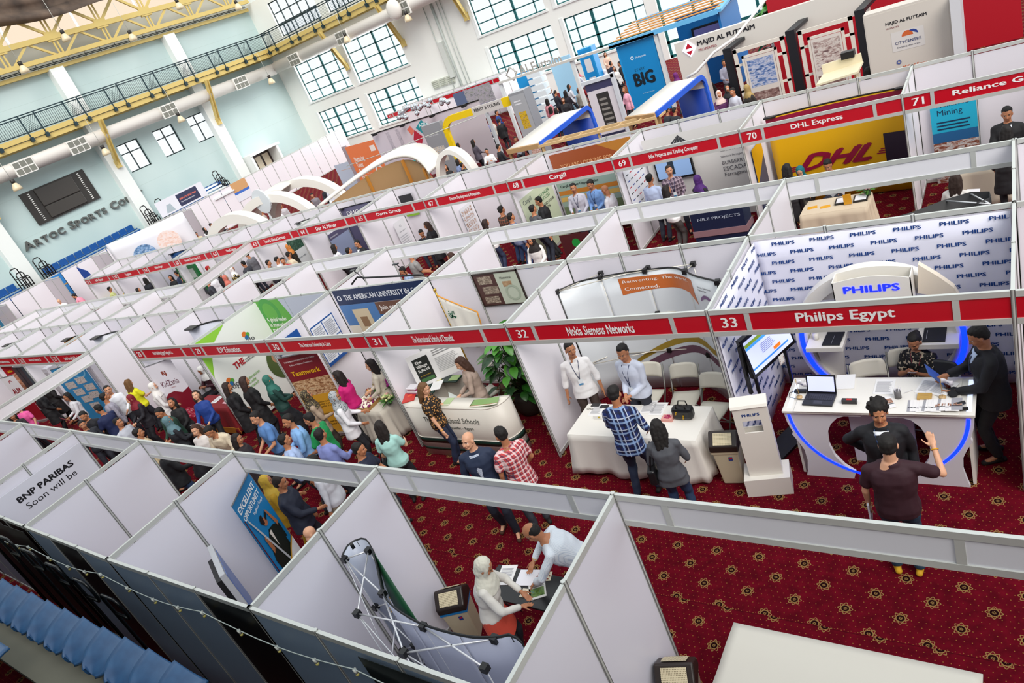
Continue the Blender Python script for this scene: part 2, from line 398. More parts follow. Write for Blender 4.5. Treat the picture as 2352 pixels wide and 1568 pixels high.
def remesh_batch(jobs):
 """jobs: list of (key, MB, voxel, smooth) -> {key: (verts, faces)}"""
 obs = []
 for key, mb, vx, it in jobs:
  me = bpy.data.meshes.new('j'); me.from_pydata(mb.v, [], mb.f); o = bpy.data.objects.new('j', me); C.objects.link(o)
  r = o.modifiers.new('r', 'REMESH'); r.mode = 'VOXEL'; r.voxel_size = vx
  if it: s = o.modifiers.new('s', 'SMOOTH'); s.iterations = it; s.factor = 0.5
  obs.append((key, o))
 dg = bpy.context.evaluated_depsgraph_get(); dg.update(); res = {}
 for key, o in obs:
  me = bpy.data.meshes.new_from_object(o.evaluated_get(dg)); res[key] = me
 for key, o in obs:
  me = o.data; bpy.data.objects.remove(o); bpy.data.meshes.remove(me)
 return res
def fix_part(me, part, ctx, fuzz, seed=0):
 """wrinkles on cloth, material indices on the face"""
 for p in me.polygons: p.use_smooth = True
 if fuzz and part in ('top', 'bottom', 'hair'):
  n_ = len(me.vertices); co = [0.0]*(3*n_); me.vertices.foreach_get('co', co); no = [0.0]*(3*n_); me.vertex_normals.foreach_get('vector', no)
  off = Vector((seed*3.1, seed*1.7, 0))
  for i in range(n_):
   c = Vector(co[3*i:3*i+3])
   if part == 'hair': w_ = noise.noise(Vector((c.x*60, c.y*60, c.z*16)))*0.006
   else: w_ = noise.noise((c+off)*7.0)*0.011+noise.noise((c*2.2+off)*6.0)*0.006
   for k in range(3): co[3*i+k] += no[3*i+k]*w_
  me.vertices.foreach_set('co', co); me.update()
 if part == 'body':
  hp = ctx['hp']; eyes = [hp(s*.031, .082, .006) for s in (-1, 1)]; brow = [(hp(s*.016, .09, .0225), hp(s*.048, .078, .0235)) for s in (-1, 1)]; mouth = (hp(-.02, .09, -.058), hp(.02, .09, -.058)); hc = ctx['hc']
  for p in me.polygons:
   c = p.center
   if (c-hc).length > 0.16: continue
   for e in eyes:
    d = c-e; a = abs(d.dot(ctx['hr'])); b = abs(d.dot(ctx['hu']));
    if d.length < 0.022 and b < 0.0062 and a < 0.0135: p.material_index = 2 if a < 0.0062 else 3
   for a_, b_ in brow:
    ab = b_-a_; t = max(0, min(1, (c-a_).dot(ab)/ab.length_squared));
    if (c-(a_+ab*t)).length < 0.0095 and abs((c-(a_+ab*t)).dot(ctx['hu'])) < 0.005: p.material_index = 2
   ab = mouth[1]-mouth[0]; t = max(0, min(1, (c-mouth[0]).dot(ab)/ab.length_squared))
   if (c-(mouth[0]+ab*t)).length < 0.010: p.material_index = 1
 return me
SKIN = {'a': ('#c98f6c', '#a85f50'), 'b': ('#b67a56', '#96523f'), 'c': ('#d9a483', '#b86a60'), 'd': ('#8f5a3c', '#6d3c30')}
def skin_mats(k='a', brow='#1d1512'): return [M(SKIN[k][0], 0.5, name='skin'), M(SKIN[k][1], 0.5, name='lips'), M(brow, 0.6, name='brow'), M('#e8e2da', 0.4, name='eye_white')]
PART_NAME = {'top': 'shirt', 'bottom': 'trousers', 'shoe_r': 'shoe', 'shoe_l': 'shoe', 'hair': 'hair'}
class People:
 """collects specs, remeshes everything in one go, then places the figures"""
 def __init__(s): s.specs = {}; s.mesh = {}; s.ctx = {}; s.q = []
 def spec(s, key, **kw): s.specs[key] = person_spec(**kw); return key
 def add(s, key, head_uv, face, label, h=1.72, skin='a', top='#e8e8ea', bottom='#1a1c22', hair='#15110f', shoe='#15110f', group=None, dz=0.0, names=None, extra=None, at=None, to=None, brow='#1d1512'):
  s.q.append(dict(key=key, uv=head_uv, face=face, label=label, h=h, skin=skin, top=top, bottom=bottom, hair=hair, shoe=shoe, group=group, dz=dz, names=names or {}, extra=extra, at=at, to=to, brow=brow))
 def run(s):
  jobs = []
  used = {q['key'] for q in s.q}
  for k, S in s.specs.items():
   if k not in used: continue
   raw, ctx = person_raw(S); s.ctx[k] = ctx
   for part, mb in raw.items():
    vx = S['vox']; vx = vx if part == 'body' else (vx*1.35 if part != 'hair' else vx*1.1)
    jobs.append(((k, part), mb, vx, 2 if part != 'body' else 1))
  res = remesh_batch(jobs)
  for (k, part), me in res.items():
   fix_part(me, part, s.ctx[k], True, len(k)); s.mesh.setdefault(k, {})[part] = me
  s.relax()
  for q in s.q: s.place(q)
 def relax(s):
  P = []
  for q in s.q:
   ctx = s.ctx[q['key']]; hl = Matrix.Rotation(math.radians(q['face'])-PI/2, 3, 'Z') @ (ctx['hc']*(q['h']/1.75)); p = atz(q['uv'][0], q['uv'][1], hl.z); P.append([p.x-hl.x*.5, p.y-hl.y*.5, p.x-hl.x, p.y-hl.y])
  for it in range(12):
   for i, a in enumerate(P):
    for b in P[i+1:]:
     dx, dy = b[0]-a[0], b[1]-a[1]; d = math.hypot(dx, dy)
     if 1e-4 < d < .47:
      k = (.47-d)/d*.35
      for r_, sg in ((a, -1), (b, 1)): r_[0] += dx*k*sg; r_[1] += dy*k*sg; r_[2] += dx*k*sg; r_[3] += dy*k*sg
    for x0, y0, x1, y1 in WALLS:
     ex, ey = x1-x0, y1-y0; t = ((a[0]-x0)*ex+(a[1]-y0)*ey)/(ex*ex+ey*ey)
     if not -.05 < t < 1.05: continue
     dx, dy = a[0]-(x0+ex*t), a[1]-(y0+ey*t); d = math.hypot(dx, dy)
     if 1e-4 < d < .30: k = (.30-d)/d; a[0] += dx*k; a[1] += dy*k; a[2] += dx*k; a[3] += dy*k
  for q, a in zip(s.q, P): q['at'] = (a[2], a[3], 0)
 def place(s, q):
  S = s.specs[q['key']]; ctx = s.ctx[q['key']]; sc = q['h']/1.75; a = math.radians(q['face']) - PI/2     # face: world heading in degrees, 0 = +X, 90 = +Y
  rot = Matrix.Rotation(a, 3, 'Z'); hl = rot @ (ctx['hc']*sc)
  if q['at'] is not None: base = Vector(q['at'])
  else:
   p = atz(q['uv'][0], q['uv'][1], hl.z+q['dz']); base = Vector((p.x-hl.x, p.y-hl.y, q['dz']))
  me = s.mesh[q['key']]
  def mk(part, parent, nm_, mats):
   o = bpy.data.objects.new(nm_, me[part]); C.objects.link(o)
   if not me[part].materials:
    for m_ in mats: me[part].materials.append(m_)
   for i, m_ in enumerate(mats):
    if me[part].materials[i] != m_: o.material_slots[i].link = 'OBJECT'; o.material_slots[i].material = m_
   if parent: o.parent = parent
   return o
  r = mk('body', None, 'person', skin_mats(q['skin'], q['brow'])); r.location = base; r.rotation_euler = (0, 0, a); r.scale = (sc, sc, sc)
  tag(r, q['label'], 'person', q['group'])
  def mt(c): return [c if not isinstance(c, str) else M(c, 0.75)]
  nm_ = dict(PART_NAME);
  if S['hair'] == 'hijab': nm_['hair'] = 'headscarf'
  if S['top'] == 'jacket': nm_['top'] = 'jacket'
  if S['bottom'] == 'skirt': nm_['bottom'] = 'skirt'
  nm_.update(q['names'])
  for part, col in (('top', q['top']), ('bottom', q['bottom']), ('shoe_r', q['shoe']), ('shoe_l', q['shoe']), ('hair', q['hair'])):
   if part in me: mk(part, r, nm_[part], mt(col))
  if q['extra']: q['extra'](r, ctx)
  return r
PP = People()
def _wpt(ctx, t, x, f): return ctx['hip']+ctx['sp']*t+ctx['rt']*x+ctx['fw']*f
def lanyard(col='#1b2a55', badge='#e8eef2', bad2='#3a86b8', len_=0.22, f0=0.0):
 def fn(r, ctx):
  mb = MB()
  for s in (-1, 1): mb.tube([_wpt(ctx, .535, s*.05, -.02), _wpt(ctx, .50, s*.062, .078+f0), _wpt(ctx, .42, s*.045, .128+f0), _wpt(ctx, .30, s*.018, .146+f0), _wpt(ctx, .43-len_, 0, .148+f0)], .0055, 5)
  ln = local_part(mb, 'lanyard', M(col, 0.6), r); ln['label'] = 'neck lanyard with a badge'
  q = _wpt(ctx, .43-len_, 0, .152+f0); mb = MB(); mb.obox(q-ctx['sp']*.055, ctx['rt']*.035, ctx['fw']*.002, ctx['sp']*.052); mb.obox(q-ctx['sp']*.09+ctx['fw']*.002, ctx['rt']*.034, ctx['fw']*.001, ctx['sp']*.014, 1)
  local_part(mb, 'badge', [M(badge, 0.4), M(bad2, 0.4)], ln)
 return fn
def shirt_v(col='#e9ecf2', tie=None, depth=0.17, f0=0.0):
 def fn(r, ctx):
  g = []
  for i in range(6):
   t = .515-depth*1.3*i/5; w_ = .066*(1-i/5)**0.8+0.004; fd = (.098, .128, .150, .164, .170, .172)[i]+f0
   g.append([_wpt(ctx, t, x_*w_, fd-abs(x_)*.01) for x_ in (-1, -.5, 0, .5, 1)])
  mb = MB(); mb.sheet(g, 0.004); sf = local_part(mb, 'shirt_front', M(col, 0.6), r)
  if tie:
   g = [[_wpt(ctx, .50-depth*1.25*i/5, x_*(.012+.006*i/5), (.105, .136, .158, .171, .177, .179)[i]+f0) for x_ in (-1, 1)] for i in range(6)]
   mb = MB(); mb.sheet(g, 0.004); local_part(mb, 'tie', tie if not isinstance(tie, str) else M(tie, 0.5), r)
 return fn
def both(*fs):
 def fn(r, ctx):
  for f_ in fs: f_(r, ctx)
 return fn
def local_part(mb, name, mats, parent):
 o = bpy.data.objects.new(name, mb.mesh(name, mats)); C.objects.link(o); o.parent = parent; return o
def in_hand(mb_fn, name, mats, side=1):
 def fn(r, ctx):
  el, wr, d = ctx['hands'][side]; mb = MB(); mb_fn(mb, wr+d*0.09, d, ctx); local_part(mb, name, mats, r)
 return fn
def held_paper(mb, p, d, ctx): mb.obox(p+Z*0.03+ctx['fw']*.03, ctx['rt']*.105, (ctx['fw']*.6-Z*.5).normalized()*.004, (Z*.7+ctx['fw']*.5).normalized()*.145)
def watch(col='#caa21c', side=1, r_=.03):
 def fn(r, ctx):
  el, wr, d = ctx['hands'][side]; mb = MB(); a = d.cross(Z).normalized(); b = a.cross(d)
  mb.tube([wr-d*.02+(a*math.cos(t*PI/5)+b*math.sin(t*PI/5))*r_ for t in range(10)], .006, 5, closed=True); local_part(mb, 'wristband', M(col, 0.5), r)
 return fn
def bag(col='#141416', side=-1, w_=.17, h_=.14, drop=.1, name='handbag'):
 def fn(r, ctx):
  h = ctx['hip']+X*side*.24+Z*(.05-drop); mb = MB(); mb.obox(h, Y*w_*.9, X*.055, Z*h_); b = local_part(mb, name, M(col, 0.4), r); bv = b.modifiers.new('b', 'BEVEL'); bv.width = .03; bv.segments = 3
  mb = MB(); mb.tube([h+Z*h_*.9+Y*w_*.6, ctx['sh'][side]+Z*.055+Y*.03, h+Z*h_*.9-Y*w_*.6], .011, 6); local_part(mb, 'strap', M(col, 0.4), b)
 return fn
# ================================================================ the hall
def carpet_material():
 t = NT('medallion_carpet', 0.95); x, y, z = t.xyz(True)
 seam = t.ma('LESS_THAN', y, -2.195)
 xs = t.ma('SUBTRACT', x, t.ma('MULTIPLY', seam, 0.10)); ys = t.ma('ADD', y, t.ma('MULTIPLY', seam, 0.01))
 def grid(px, py, ox, oy):
  gx = t.ma('SUBTRACT', t.ma('FLOORED_MODULO', t.ma('ADD', xs, px/2-ox), px), px/2)
  gy = t.ma('SUBTRACT', t.ma('FLOORED_MODULO', t.ma('ADD', ys, py/2-oy), py), py/2)
  return gx, gy
 def med(ox, oy):
  gx, gy = grid(0.5, 0.5, ox, oy)
  r = t.ma('SQRT', t.ma('ADD', t.ma('MULTIPLY', gx, gx), t.ma('MULTIPLY', gy, gy)))
  a = t.ma('ARCTAN2', gy, gx)
  c8 = t.ma('COSINE', t.ma('MULTIPLY', a, 8.0)); c16 = t.ma('COSINE', t.ma('MULTIPLY', a, 16.0))
  ro = t.ma('ADD', t.ma('MULTIPLY', c8, 0.0095), 0.066)
  outer = t.ma('MULTIPLY', t.ma('LESS_THAN', r, ro), t.ma('GREATER_THAN', r, t.ma('SUBTRACT', ro, 0.011)))
  mid = t.ma('MULTIPLY', t.ma('LESS_THAN', r, t.ma('ADD', t.ma('MULTIPLY', c16, 0.003), 0.047)), t.ma('GREATER_THAN', r, 0.036))
  core = t.ma('MULTIPLY', t.ma('LESS_THAN', r, t.ma('ADD', t.ma('MULTIPLY', c8, 0.006), 0.014)), t.ma('GREATER_THAN', r, 0.006))
  return t.ma('MINIMUM', t.ma('ADD', t.ma('ADD', outer, mid), core), 1.0), t.ma('LESS_THAN', r, 0.036), t.ma('LESS_THAN', r, 0.088)
 g1, d1, c1 = med(0.0, -1.43); g2, d2, c2 = med(0.25, -1.68)
 def dots(ox, oy):
  gx, gy = grid(0.0625*1.0, 0.125, ox, oy)
  r = t.ma('SQRT', t.ma('ADD', t.ma('MULTIPLY', gx, gx), t.ma('MULTIPLY', gy, gy)))
  return t.ma('LESS_THAN', r, 0.0052)
 dd = t.ma('MAXIMUM', dots(0.0, 0.0), dots(0.03125, 0.0625))
 clear = t.ma('SUBTRACT', 1.0, t.ma('MAXIMUM', c1, c2))
 dd = t.ma('MULTIPLY', dd, clear)
 nz = t.noise(9, 3, t.n('ShaderNodeNewGeometry').outputs['Position'])
 base = t.ramp(nz, [(0.3, '#4e0412'), (0.7, '#68071a')])
 base = t.mix(t.ma('MAXIMUM', d1, d2), base, '#1e0408')
 base = t.mix(dd, base, '#8a5a30')
 base = t.mix(t.ma('MAXIMUM', g1, g2), base, '#8f6f42')
 line = t.ma('LESS_THAN', t.ma('ABSOLUTE', t.ma('ADD', y, 2.21)), 0.004)
 base = t.mix(t.ma('MULTIPLY', line, 0.6), base, '#2a050a')
 t.b.inputs['Specular IOR Level'].default_value = 0.08
 return t.out(base)
CARPET = carpet_material()
fl = MB(); fl.box(-46, 14, -10, 34.5, -0.2, 0); tag(fl.build('floor', CARPET), kind='structure')
def wall_paint():
 t = NT('mint_wall_paint', 0.55); x, y, z = t.xyz(True)
 # plaster joints every 2.6 m in height
 j = t.ma('LESS_THAN', t.ma('ABSOLUTE', t.ma('SUBTRACT', t.ma('FLOORED_MODULO', t.ma('ADD', z, 1.2), 2.3), 1.15)), 0.012)
 c = t.ramp(t.noise(0.25, 2), [(0.3, '#b4cac9'), (0.7, '#c2d4d2')])
 return t.out(t.mix(t.ma('MULTIPLY', j, 0.35), c, '#9fb3ad'))
PAINT = wall_paint(); PAINT2 = M('#e9edea', 0.6, name='off_white_plaster')
FRAME = M('#0e5a5c', 0.4, name='teal_window_paint'); FRAMED = M('#12292b', 0.4, name='dark_window_paint')
YEL = M('#c9b36a', 0.45, name='cream_yellow_steel'); YELD = M('#a8924e', 0.5, name='cream_yellow_steel_shade')
YEL = M('#cdb56c', 0.45, name='ochre_steel')
def wall_with_holes(name, axis, pos, a0, a1, z0, z1, holes, th=0.35, out=-1, mat=PAINT):
 """wall in the plane axis=pos; holes = (a0,a1,z0,z1); thickness goes towards out"""
 mb = MB(); al = sorted({a0, a1} | {h[0] for h in holes} | {h[1] for h in holes}); zl = sorted({z0, z1} | {h[2] for h in holes} | {h[3] for h in holes})
 p0, p1 = sorted((pos, pos+out*th))
 for i in range(len(al)-1):
  j = 0
  while j < len(zl)-1:
   def solid(jj):
    ca, cz = (al[i]+al[i+1])/2, (zl[jj]+zl[jj+1])/2
    return not any(h[0] < ca < h[1] and h[2] < cz < h[3] for h in holes)
   if not solid(j): j += 1; continue
   k = j
   while k+1 < len(zl)-1 and solid(k+1): k += 1
   if axis == 'x': mb.box(p0, p1, al[i], al[i+1], zl[j], zl[k+1])
   else: mb.box(al[i], al[i+1], p0, p1, zl[j], zl[k+1])
   j = k+1
 return tag(mb.build(name, mat), kind='structure')
LX, FY = -46.0, 34.5
lw = [(18.98, 20.62, 5.5, 7.4), (21.82, 23.55, 5.5, 7.4), (24.75, 26.42, 5.5, 7.4)]
wall_with_holes('wall_left', 'x', LX, -10, FY+0.35, 0, 12.8, lw)
upper = [(-43.9, -38.7, 4.95, 8.3), (-37.9, -32.58, 4.95, 8.3), (-25.82, -20.57, 4.95, 8.3), (-19.78, -14.5, 4.95, 8.3)]
lower = [(-43.75, -38.68, 1.5, 4.0), (-37.7, -32.5, 1.5, 4.0), (-25.6, -20.6, 1.5, 4.05), (-19.65, -14.4, 1.5, 4.1)]
high = [(-43.6, -38.7, 10.1, 12.6), (-37.8, -32.6, 10.1, 12.6)]
ent = [(-13.7, -4.0, 0.02, 4.9)]
wall_with_holes('wall_back', 'y', FY, LX, 14, 0, 13.2, upper+lower+high+ent, out=1, mat=M('#eef0ea', 0.6, name='daylit_wall_white'))  # wall colour lightened to carry the strong daylight on this side
wall_with_holes('wall_right', 'x', 14.0, -10, FY, 0, 4.2, [], out=1, mat=M('#5a0f18', 0.7, name='dark_red_drape'))
def window(i, axis, pos, h, vs_n, hs_n, mat, th=0.05, thick=()):
 """frame grid; vs_n / hs_n: positions 0..1 of the bars"""
 a0, a1, z0, z1 = h; mb = MB()
 def bar(p0, p1, w):
  P = [(pos+(0.17 if axis == 'y' else -0.17)) if True else 0]
  q = P[0]
  if axis == 'x': mb.seg((q, p0[0], p0[1]), (q, p1[0], p1[1]), w, 0.06, up=(1, 0, 0))
  else: mb.seg((p0[0], q, p0[1]), (p1[0], q, p1[1]), w, 0.06, up=(0, 1, 0))
 W, H = a1-a0, z1-z0
 for s in [0.0, 1.0]+list(vs_n):
  wd = th*2.6 if s in thick else th
  a = a0+W*s; a = min(max(a, a0+wd/2), a1-wd/2); bar((a, z0), (a, z1), wd)
 for s in [0.0, 1.0]+list(hs_n):
  z = z0+H*s; z = min(max(z, z0+th/2), z1-th/2); bar((a0, z), (a1, z), th)
 o = mb.build('window_%d' % i, mat); tag(o, kind='structure')
 g = MB(); q = pos+(0.19 if axis == 'y' else -0.19)
 if axis == 'x': g.add([(q, a0, z0), (q, a1, z0), (q, a1, z1), (q, a0, z1)], [(0, 1, 2, 3)])
 else: g.add([(a0, q, z0), (a1, q, z0), (a1, q, z1), (a0, q, z1)], [(0, 1, 2, 3)])
 g.build('pane', GLASS, o)
def glass():
 mt = bpy.data.materials.new('window_glass'); mt.use_nodes = True; t = mt.node_tree; t.nodes.clear()
 o = t.nodes.new('ShaderNodeOutputMaterial'); tr = t.nodes.new('ShaderNodeBsdfTransparent'); gl = t.nodes.new('ShaderNodeBsdfGlossy'); mx = t.nodes.new('ShaderNodeMixShader')
 gl.inputs['Roughness'].default_value = 0.05; mx.inputs[0].default_value = 0.06
 t.links.new(tr.outputs[0], mx.inputs[1]); t.links.new(gl.outputs[0], mx.inputs[2]); t.links.new(mx.outputs[0], o.inputs[0]); return mt
GLASS = glass()
n = 1
for h in lw: window(n, 'x', LX, h, [0.45], [0.66], FRAMED, 0.07); n += 1
for h in upper: window(n, 'y', FY, h, [0.28, 0.57, 0.86], [0.2, 0.42, 0.64, 0.86], FRAME, 0.07, thick=(0.57,)); n += 1
for h in lower: window(n, 'y', FY, h, [0.13, 0.36, 0.62, 0.86], [0.14, 0.42, 0.7], FRAME, 0.08, thick=(0.36,)); n += 1
for h in high: window(n, 'y', FY, h, [0.2, 0.4, 0.6, 0.8], [0.33, 0.66], FRAMED, 0.08); n += 1
window(n, 'y', FY, ent[0], [0.2, 0.31, 0.42, 0.55, 0.66, 0.78, 0.9], [0.18, 0.52, 0.78], FRAME, 0.16)
# white reveals of the windows stand proud of the wall
mb = MB()
for h in upper+lower:
 a0, a1, z0, z1 = h
 mb.box(a0-0.25, a0, FY-0.05, FY+0.0, z0-0.1, z1+0.1); mb.box(a0-0.25, a1+0.15, FY-0.07, FY, z0-0.13, z0)
tag(mb.build('trim_1', PAINT2), kind='structure')
# piers on the left wall and the low ledge
for y0 in (1.6, 10.1, 18.66, 27.2):
 mb = MB(); mb.box(LX, LX+0.55, y0-1.05, y0-0.15, 0, 12.8); tag(mb.build('trim_%d' % (int(y0)+1), PAINT2), kind='structure')
for i, x0 in enumerate((-31.6,)):
 mb = MB(); mb.box(x0, x0+0.001, FY-0.01, FY, 0, 0.01)
# passage opening with a stair hood near the corner of the left wall
mb = MB(); mb.box(LX, LX+1.3, 27.25, 30.3, 3.15, 3.3); mb.box(LX, LX+1.25, 27.25, 27.45, 0, 3.15); mb.box(LX, LX+1.25, 29.9, 30.1, 0, 3.15)
tag(mb.build('trim_40', PAINT2), kind='structure')
mb = MB(); mb.box(LX+0.02, LX+0.1, 28.2, 29.9, 0, 3.1, 0); mb.box(LX+0.1, LX+0.14, 28.35, 28.9, 1.7, 2.9, 1); mb.box(LX+0.1, LX+0.14, 28.35, 28.9, 0.3, 1.5, 1)
mb.box(LX+0.1, LX+0.14, 29.1, 29.7, 1.7, 2.9, 1); mb.box(LX+0.1, LX+0.14, 29.1, 29.7, 0.3, 1.5, 1)
tag(mb.build('door_1', [M('#3c2c26', 0.5), M('#e9dcc2', 0.4)]), kind='structure')
# roof edge: white ceiling band above the left wall, roof panels over the left side
mb = MB(); mb.box(LX-0.6, LX-0.3, -10, 36, 12.8, 14.62)
tag(mb.build('ceiling', M('#c9ccc6', 0.7, name='ceiling_white')), kind='structure')
def skylight():
 mt = bpy.data.materials.new('skylight_sheet'); mt.use_nodes = True; t = mt.node_tree; t.nodes.clear()
 o = t.nodes.new('ShaderNodeOutputMaterial'); tr = t.nodes.new('ShaderNodeBsdfTransparent'); tr.inputs[0].default_value = (1, 0.88, 0.76, 1)
 t.links.new(tr.outputs[0], o.inputs[0]); return mt
for k in range(7):
 mb = MB(); mb.box(LX-0.5, LX-0.46, 3+4.6*k+0.1, 3+4.6*k+4.5, 14.65, 16.6)
 tag(mb.build('window_%d' % (30+k), skylight() if k == 0 else bpy.data.materials['skylight_sheet']), kind='structure')
# steel roof truss along the left wall
tr = thing('roof_truss', (LX+0.6, 14, 13.3), 'ochre steel roof truss with zigzag webs running above the left wall', 'roof truss')
x = LX+0.75
mb = MB()
for z, h in ((13.35, 0.26), (14.45, 0.3), (15.9, 0.26)): mb.seg((x, -6, z), (x, 34.3, z), 0.22, h)
mb.build('chord', YEL, tr)
mb = MB(); k = 0; y = -5.0
while y < 33:
 mb.seg((x, y, 14.5), (x, y+1.7, 15.8), 0.12, 0.16); mb.seg((x, y+1.7, 15.8), (x, y+3.4, 14.5), 0.12, 0.16)
 for d in (-0.12, 0.12): mb.seg((x, y+3.4+d, 13.4), (x, y+3.4+d, 15.9), 0.07, 0.1, up=(0, 1, 0))
 mb.box(x-0.09, x+0.09, y+3.0, y+3.8, 14.2, 14.75)
 mb.seg((x, y+1.7, 14.4), (x, y+0.3, 13.4), 0.1, 0.13); mb.seg((x, y+1.7, 14.4), (x, y+3.1, 13.4), 0.1, 0.13)
 y += 3.4
mb.build('web', YEL, tr)
mb = MB(); mb.seg((LX+0.25, -6, 12.85), (LX+0.25, 34.3, 12.85), 0.3, 0.22)
b = mb.build('wall_head_beam', YEL); tag(b, 'ochre steel beam lying along the head of the left wall', 'beam')
mb = MB()
for z in (13.02, 13.1): mb.tube([(LX+0.5, -6, z), (LX+0.5, 34, z)], 0.03, 6)
for k in range(36): mb.tube([(LX+0.5, -5+k*1.1, 12.95), (LX+0.5, -5+k*1.1, 13.25)], 0.02, 5)
b = mb.build('shadow_gap_rail', M('#16211f', 0.5)); tag(b, 'dark rail and painted shadow gap running along the top of the left wall', 'cable tray')  # near-black bars stand in for the shadow gap behind the rail
# brown tarpaulin rolled up under the skylights, top left of the hall
g = []
for i in range(40):
 yy = 6+i*0.45; row = []
 for j in range(9):
  s = j/8; row.append((LX+1.25+0.25*math.sin(j*2.1+yy*0.35)+0.1*math.sin(yy*1.7), yy, 15.45+0.12*math.sin(yy*0.9)+s*2.6))
 g.append(row)
mb = MB(); mb.sheet(g, 0.03)
t_ = NT('tarpaulin', 0.6); tc = t_.out(t_.ramp(t_.noise(0.8, 4), [(0.3, '#3a2f28'), (0.6, '#6b5849'), (0.8, '#2a2a2e')]))
tag(mb.build('tarpaulin', tc), 'brown folded tarpaulin hanging under the roof at the top left', 'tarpaulin')
# ---------------------------------------------------------------- catwalk round two sides
NAVY = M('#122f38', 0.4, name='dark_teal_rail')
def catwalk(name, P, dvec, L, nrm, label, first=0.0):
 """P start on the wall, dvec along, nrm into the hall"""
 P = Vector(P); d = Vector(dvec); n_ = Vector(nrm); up = Z
 root = thing(name, tuple(P), label, 'catwalk'); mb = MB()
 mb.seg(P+n_*0.6+up*9.62, P+n_*0.6+up*9.62+d*L, 1.1, 0.06)
 mb.build('deck', M('#6f6243', 0.6), root)
 mb = MB()
 mb.seg(P+n_*1.12+up*9.62, P+n_*1.12+up*9.62+d*L, 0.14, 0.28); mb.seg(P+n_*1.05+up*9.3, P+n_*1.05+up*9.3+d*L, 0.12, 0.3)
 mb.seg(P+n_*0.1+up*9.3, P+n_*0.1+up*9.3+d*L, 0.1, 0.4)
 k = 1.2
 while k < L: mb.seg(P+d*k+up*9.25, P+d*k+n_*1.1+up*9.25, 0.12, 0.22); k += 2.85
 mb.build('edge_beam', YEL, root)
 rl = MB()
 for z in (10.85, 10.72, 9.85): rl.tube([P+n_*1.18+up*z, P+n_*1.18+up*z+d*L], 0.035, 6)
 rl.build('handrail', NAVY, root)
 k = first; n_panel = 0; bal = MB(); mesh_ = MB()
 while k < L-2.8:
  for kk in (k, k+0.95):
   pm = MB(); pm.seg(P+d*kk+n_*1.18+up*9.3, P+d*kk+n_*1.18+up*10.87, 0.07, 0.07, up=d)
   pm.obox(P+d*kk+n_*1.2+up*9.42, d*0.1, n_*0.09, up*0.13); pm.build('rail_post', NAVY, root)
  for j in range(1, 8):
   s = j/8*0.95
   mesh_.tube([P+d*(k+s)+n_*1.18+up*9.85, P+d*(k+max(0, s-0.5))+n_*1.18+up*(9.85+0.87*min(1, s/0.5 if s < 0.5 else 1))], 0.012, 4)
   mesh_.tube([P+d*(k+s)+n_*1.18+up*9.85, P+d*(k+min(0.95, s+0.5))+n_*1.18+up*(9.85+0.87*min(1, (0.95-s)/0.5))], 0.012, 4)
  for j in range(1, 15):
   q = P+d*(k+0.95+1.9*j/15)+n_*1.18; bal.tube([q+up*9.85, q+up*10.72], 0.014, 4)
  k += 2.85
 bal.build('baluster', NAVY, root); mesh_.build('rail_mesh', NAVY, root)
 return root
catwalk('catwalk', (LX, -4, 0), (0, 1, 0), 38.4, (1, 0, 0), 'ochre steel catwalk with dark teal railing along the left wall', 0.9)
catwalk('catwalk', (LX+1.2, FY, 0), (1, 0, 0), 30, (0, -1, 0), 'ochre steel catwalk with dark teal railing along the window wall', 0.4)
def brace(P, n_, label, d):
 P = Vector(P); n_ = Vector(n_); d = Vector(d)
 r = thing('knee_brace', tuple(P), label, 'brace', 'knee braces under the catwalks'); mb = MB()
 foot = P+n_*0.12+Z*6.1; knee = P+n_*1.25+Z*9.15
 mb.seg(foot, foot+Z*0.5, 0.3, 0.25, up=n_); mb.build('foot_plate', YEL, r)
 mb = MB()
 for s in (-0.1, 0.1): mb.seg(foot+d*s+Z*0.2, knee+d*s, 0.05, 0.26, up=n_)
 mb.seg(foot+Z*0.2, knee, 0.2, 0.05, up=n_)
 mb.build('strut', YEL, r)
for y0, lb in ((10.0, 'ochre knee brace at the pier left of the wall lettering'), (18.2, 'ochre knee brace on the pier left of the three small windows'), (26.8, 'ochre knee brace on the pier right of the three small windows')):
 brace((LX+0.5, y0-0.1, 0), (1, 0, 0), lb, (0, 1, 0))
for x0, lb in ((-38.3, 'ochre knee brace between the first two tall windows of the window wall'), (-32.2, 'ochre knee brace right of the second tall window'), (-26.3, 'ochre knee brace left of the third tall window')):
 brace((x0, FY, 0), (0, -1, 0), lb, (1, 0, 0))
# ---------------------------------------------------------------- air duct with grilles
DUCT = M('#d8d3cc', 0.5, 0.1, name='duct_wrap'); GRL = M('#8f8f88', 0.6);
def duct(label, pts, grilles, nrm):
 r = thing('air_duct', pts[0], label, 'duct'); mb = MB(); mb.tube(pts, 0.42, 20); mb.build('pipe', DUCT, r)
 for p, d in grilles:
  p = Vector(p); d = Vector(d); n_ = Vector(nrm);
  g = MB(); g.obox(p+n_*0.42-Z*0.05, d*0.62, n_*0.06, Z*0.42); b = g.build('grille_box', M('#e6e4de', 0.5), r)
  g = MB()
  for i in (-1, 0, 1):
   for j in (-1, 1): g.obox(p+n_*0.485-Z*0.05+d*(0.39*i)+Z*(0.2*j), d*0.17, n_*0.01, Z*0.16)
  g.build('louvre', M('#77786f', 0.6), b if False else r)
duct('white round air duct with square grilles along the left wall', [(LX+1.0, -6, 8.25), (LX+1.0, 33.4, 8.25)], [((LX+1.0, yy, 8.25), (0, 1, 0)) for yy in (12.6, 16.1, 23.0, 29.6)], (1, 0, 0))
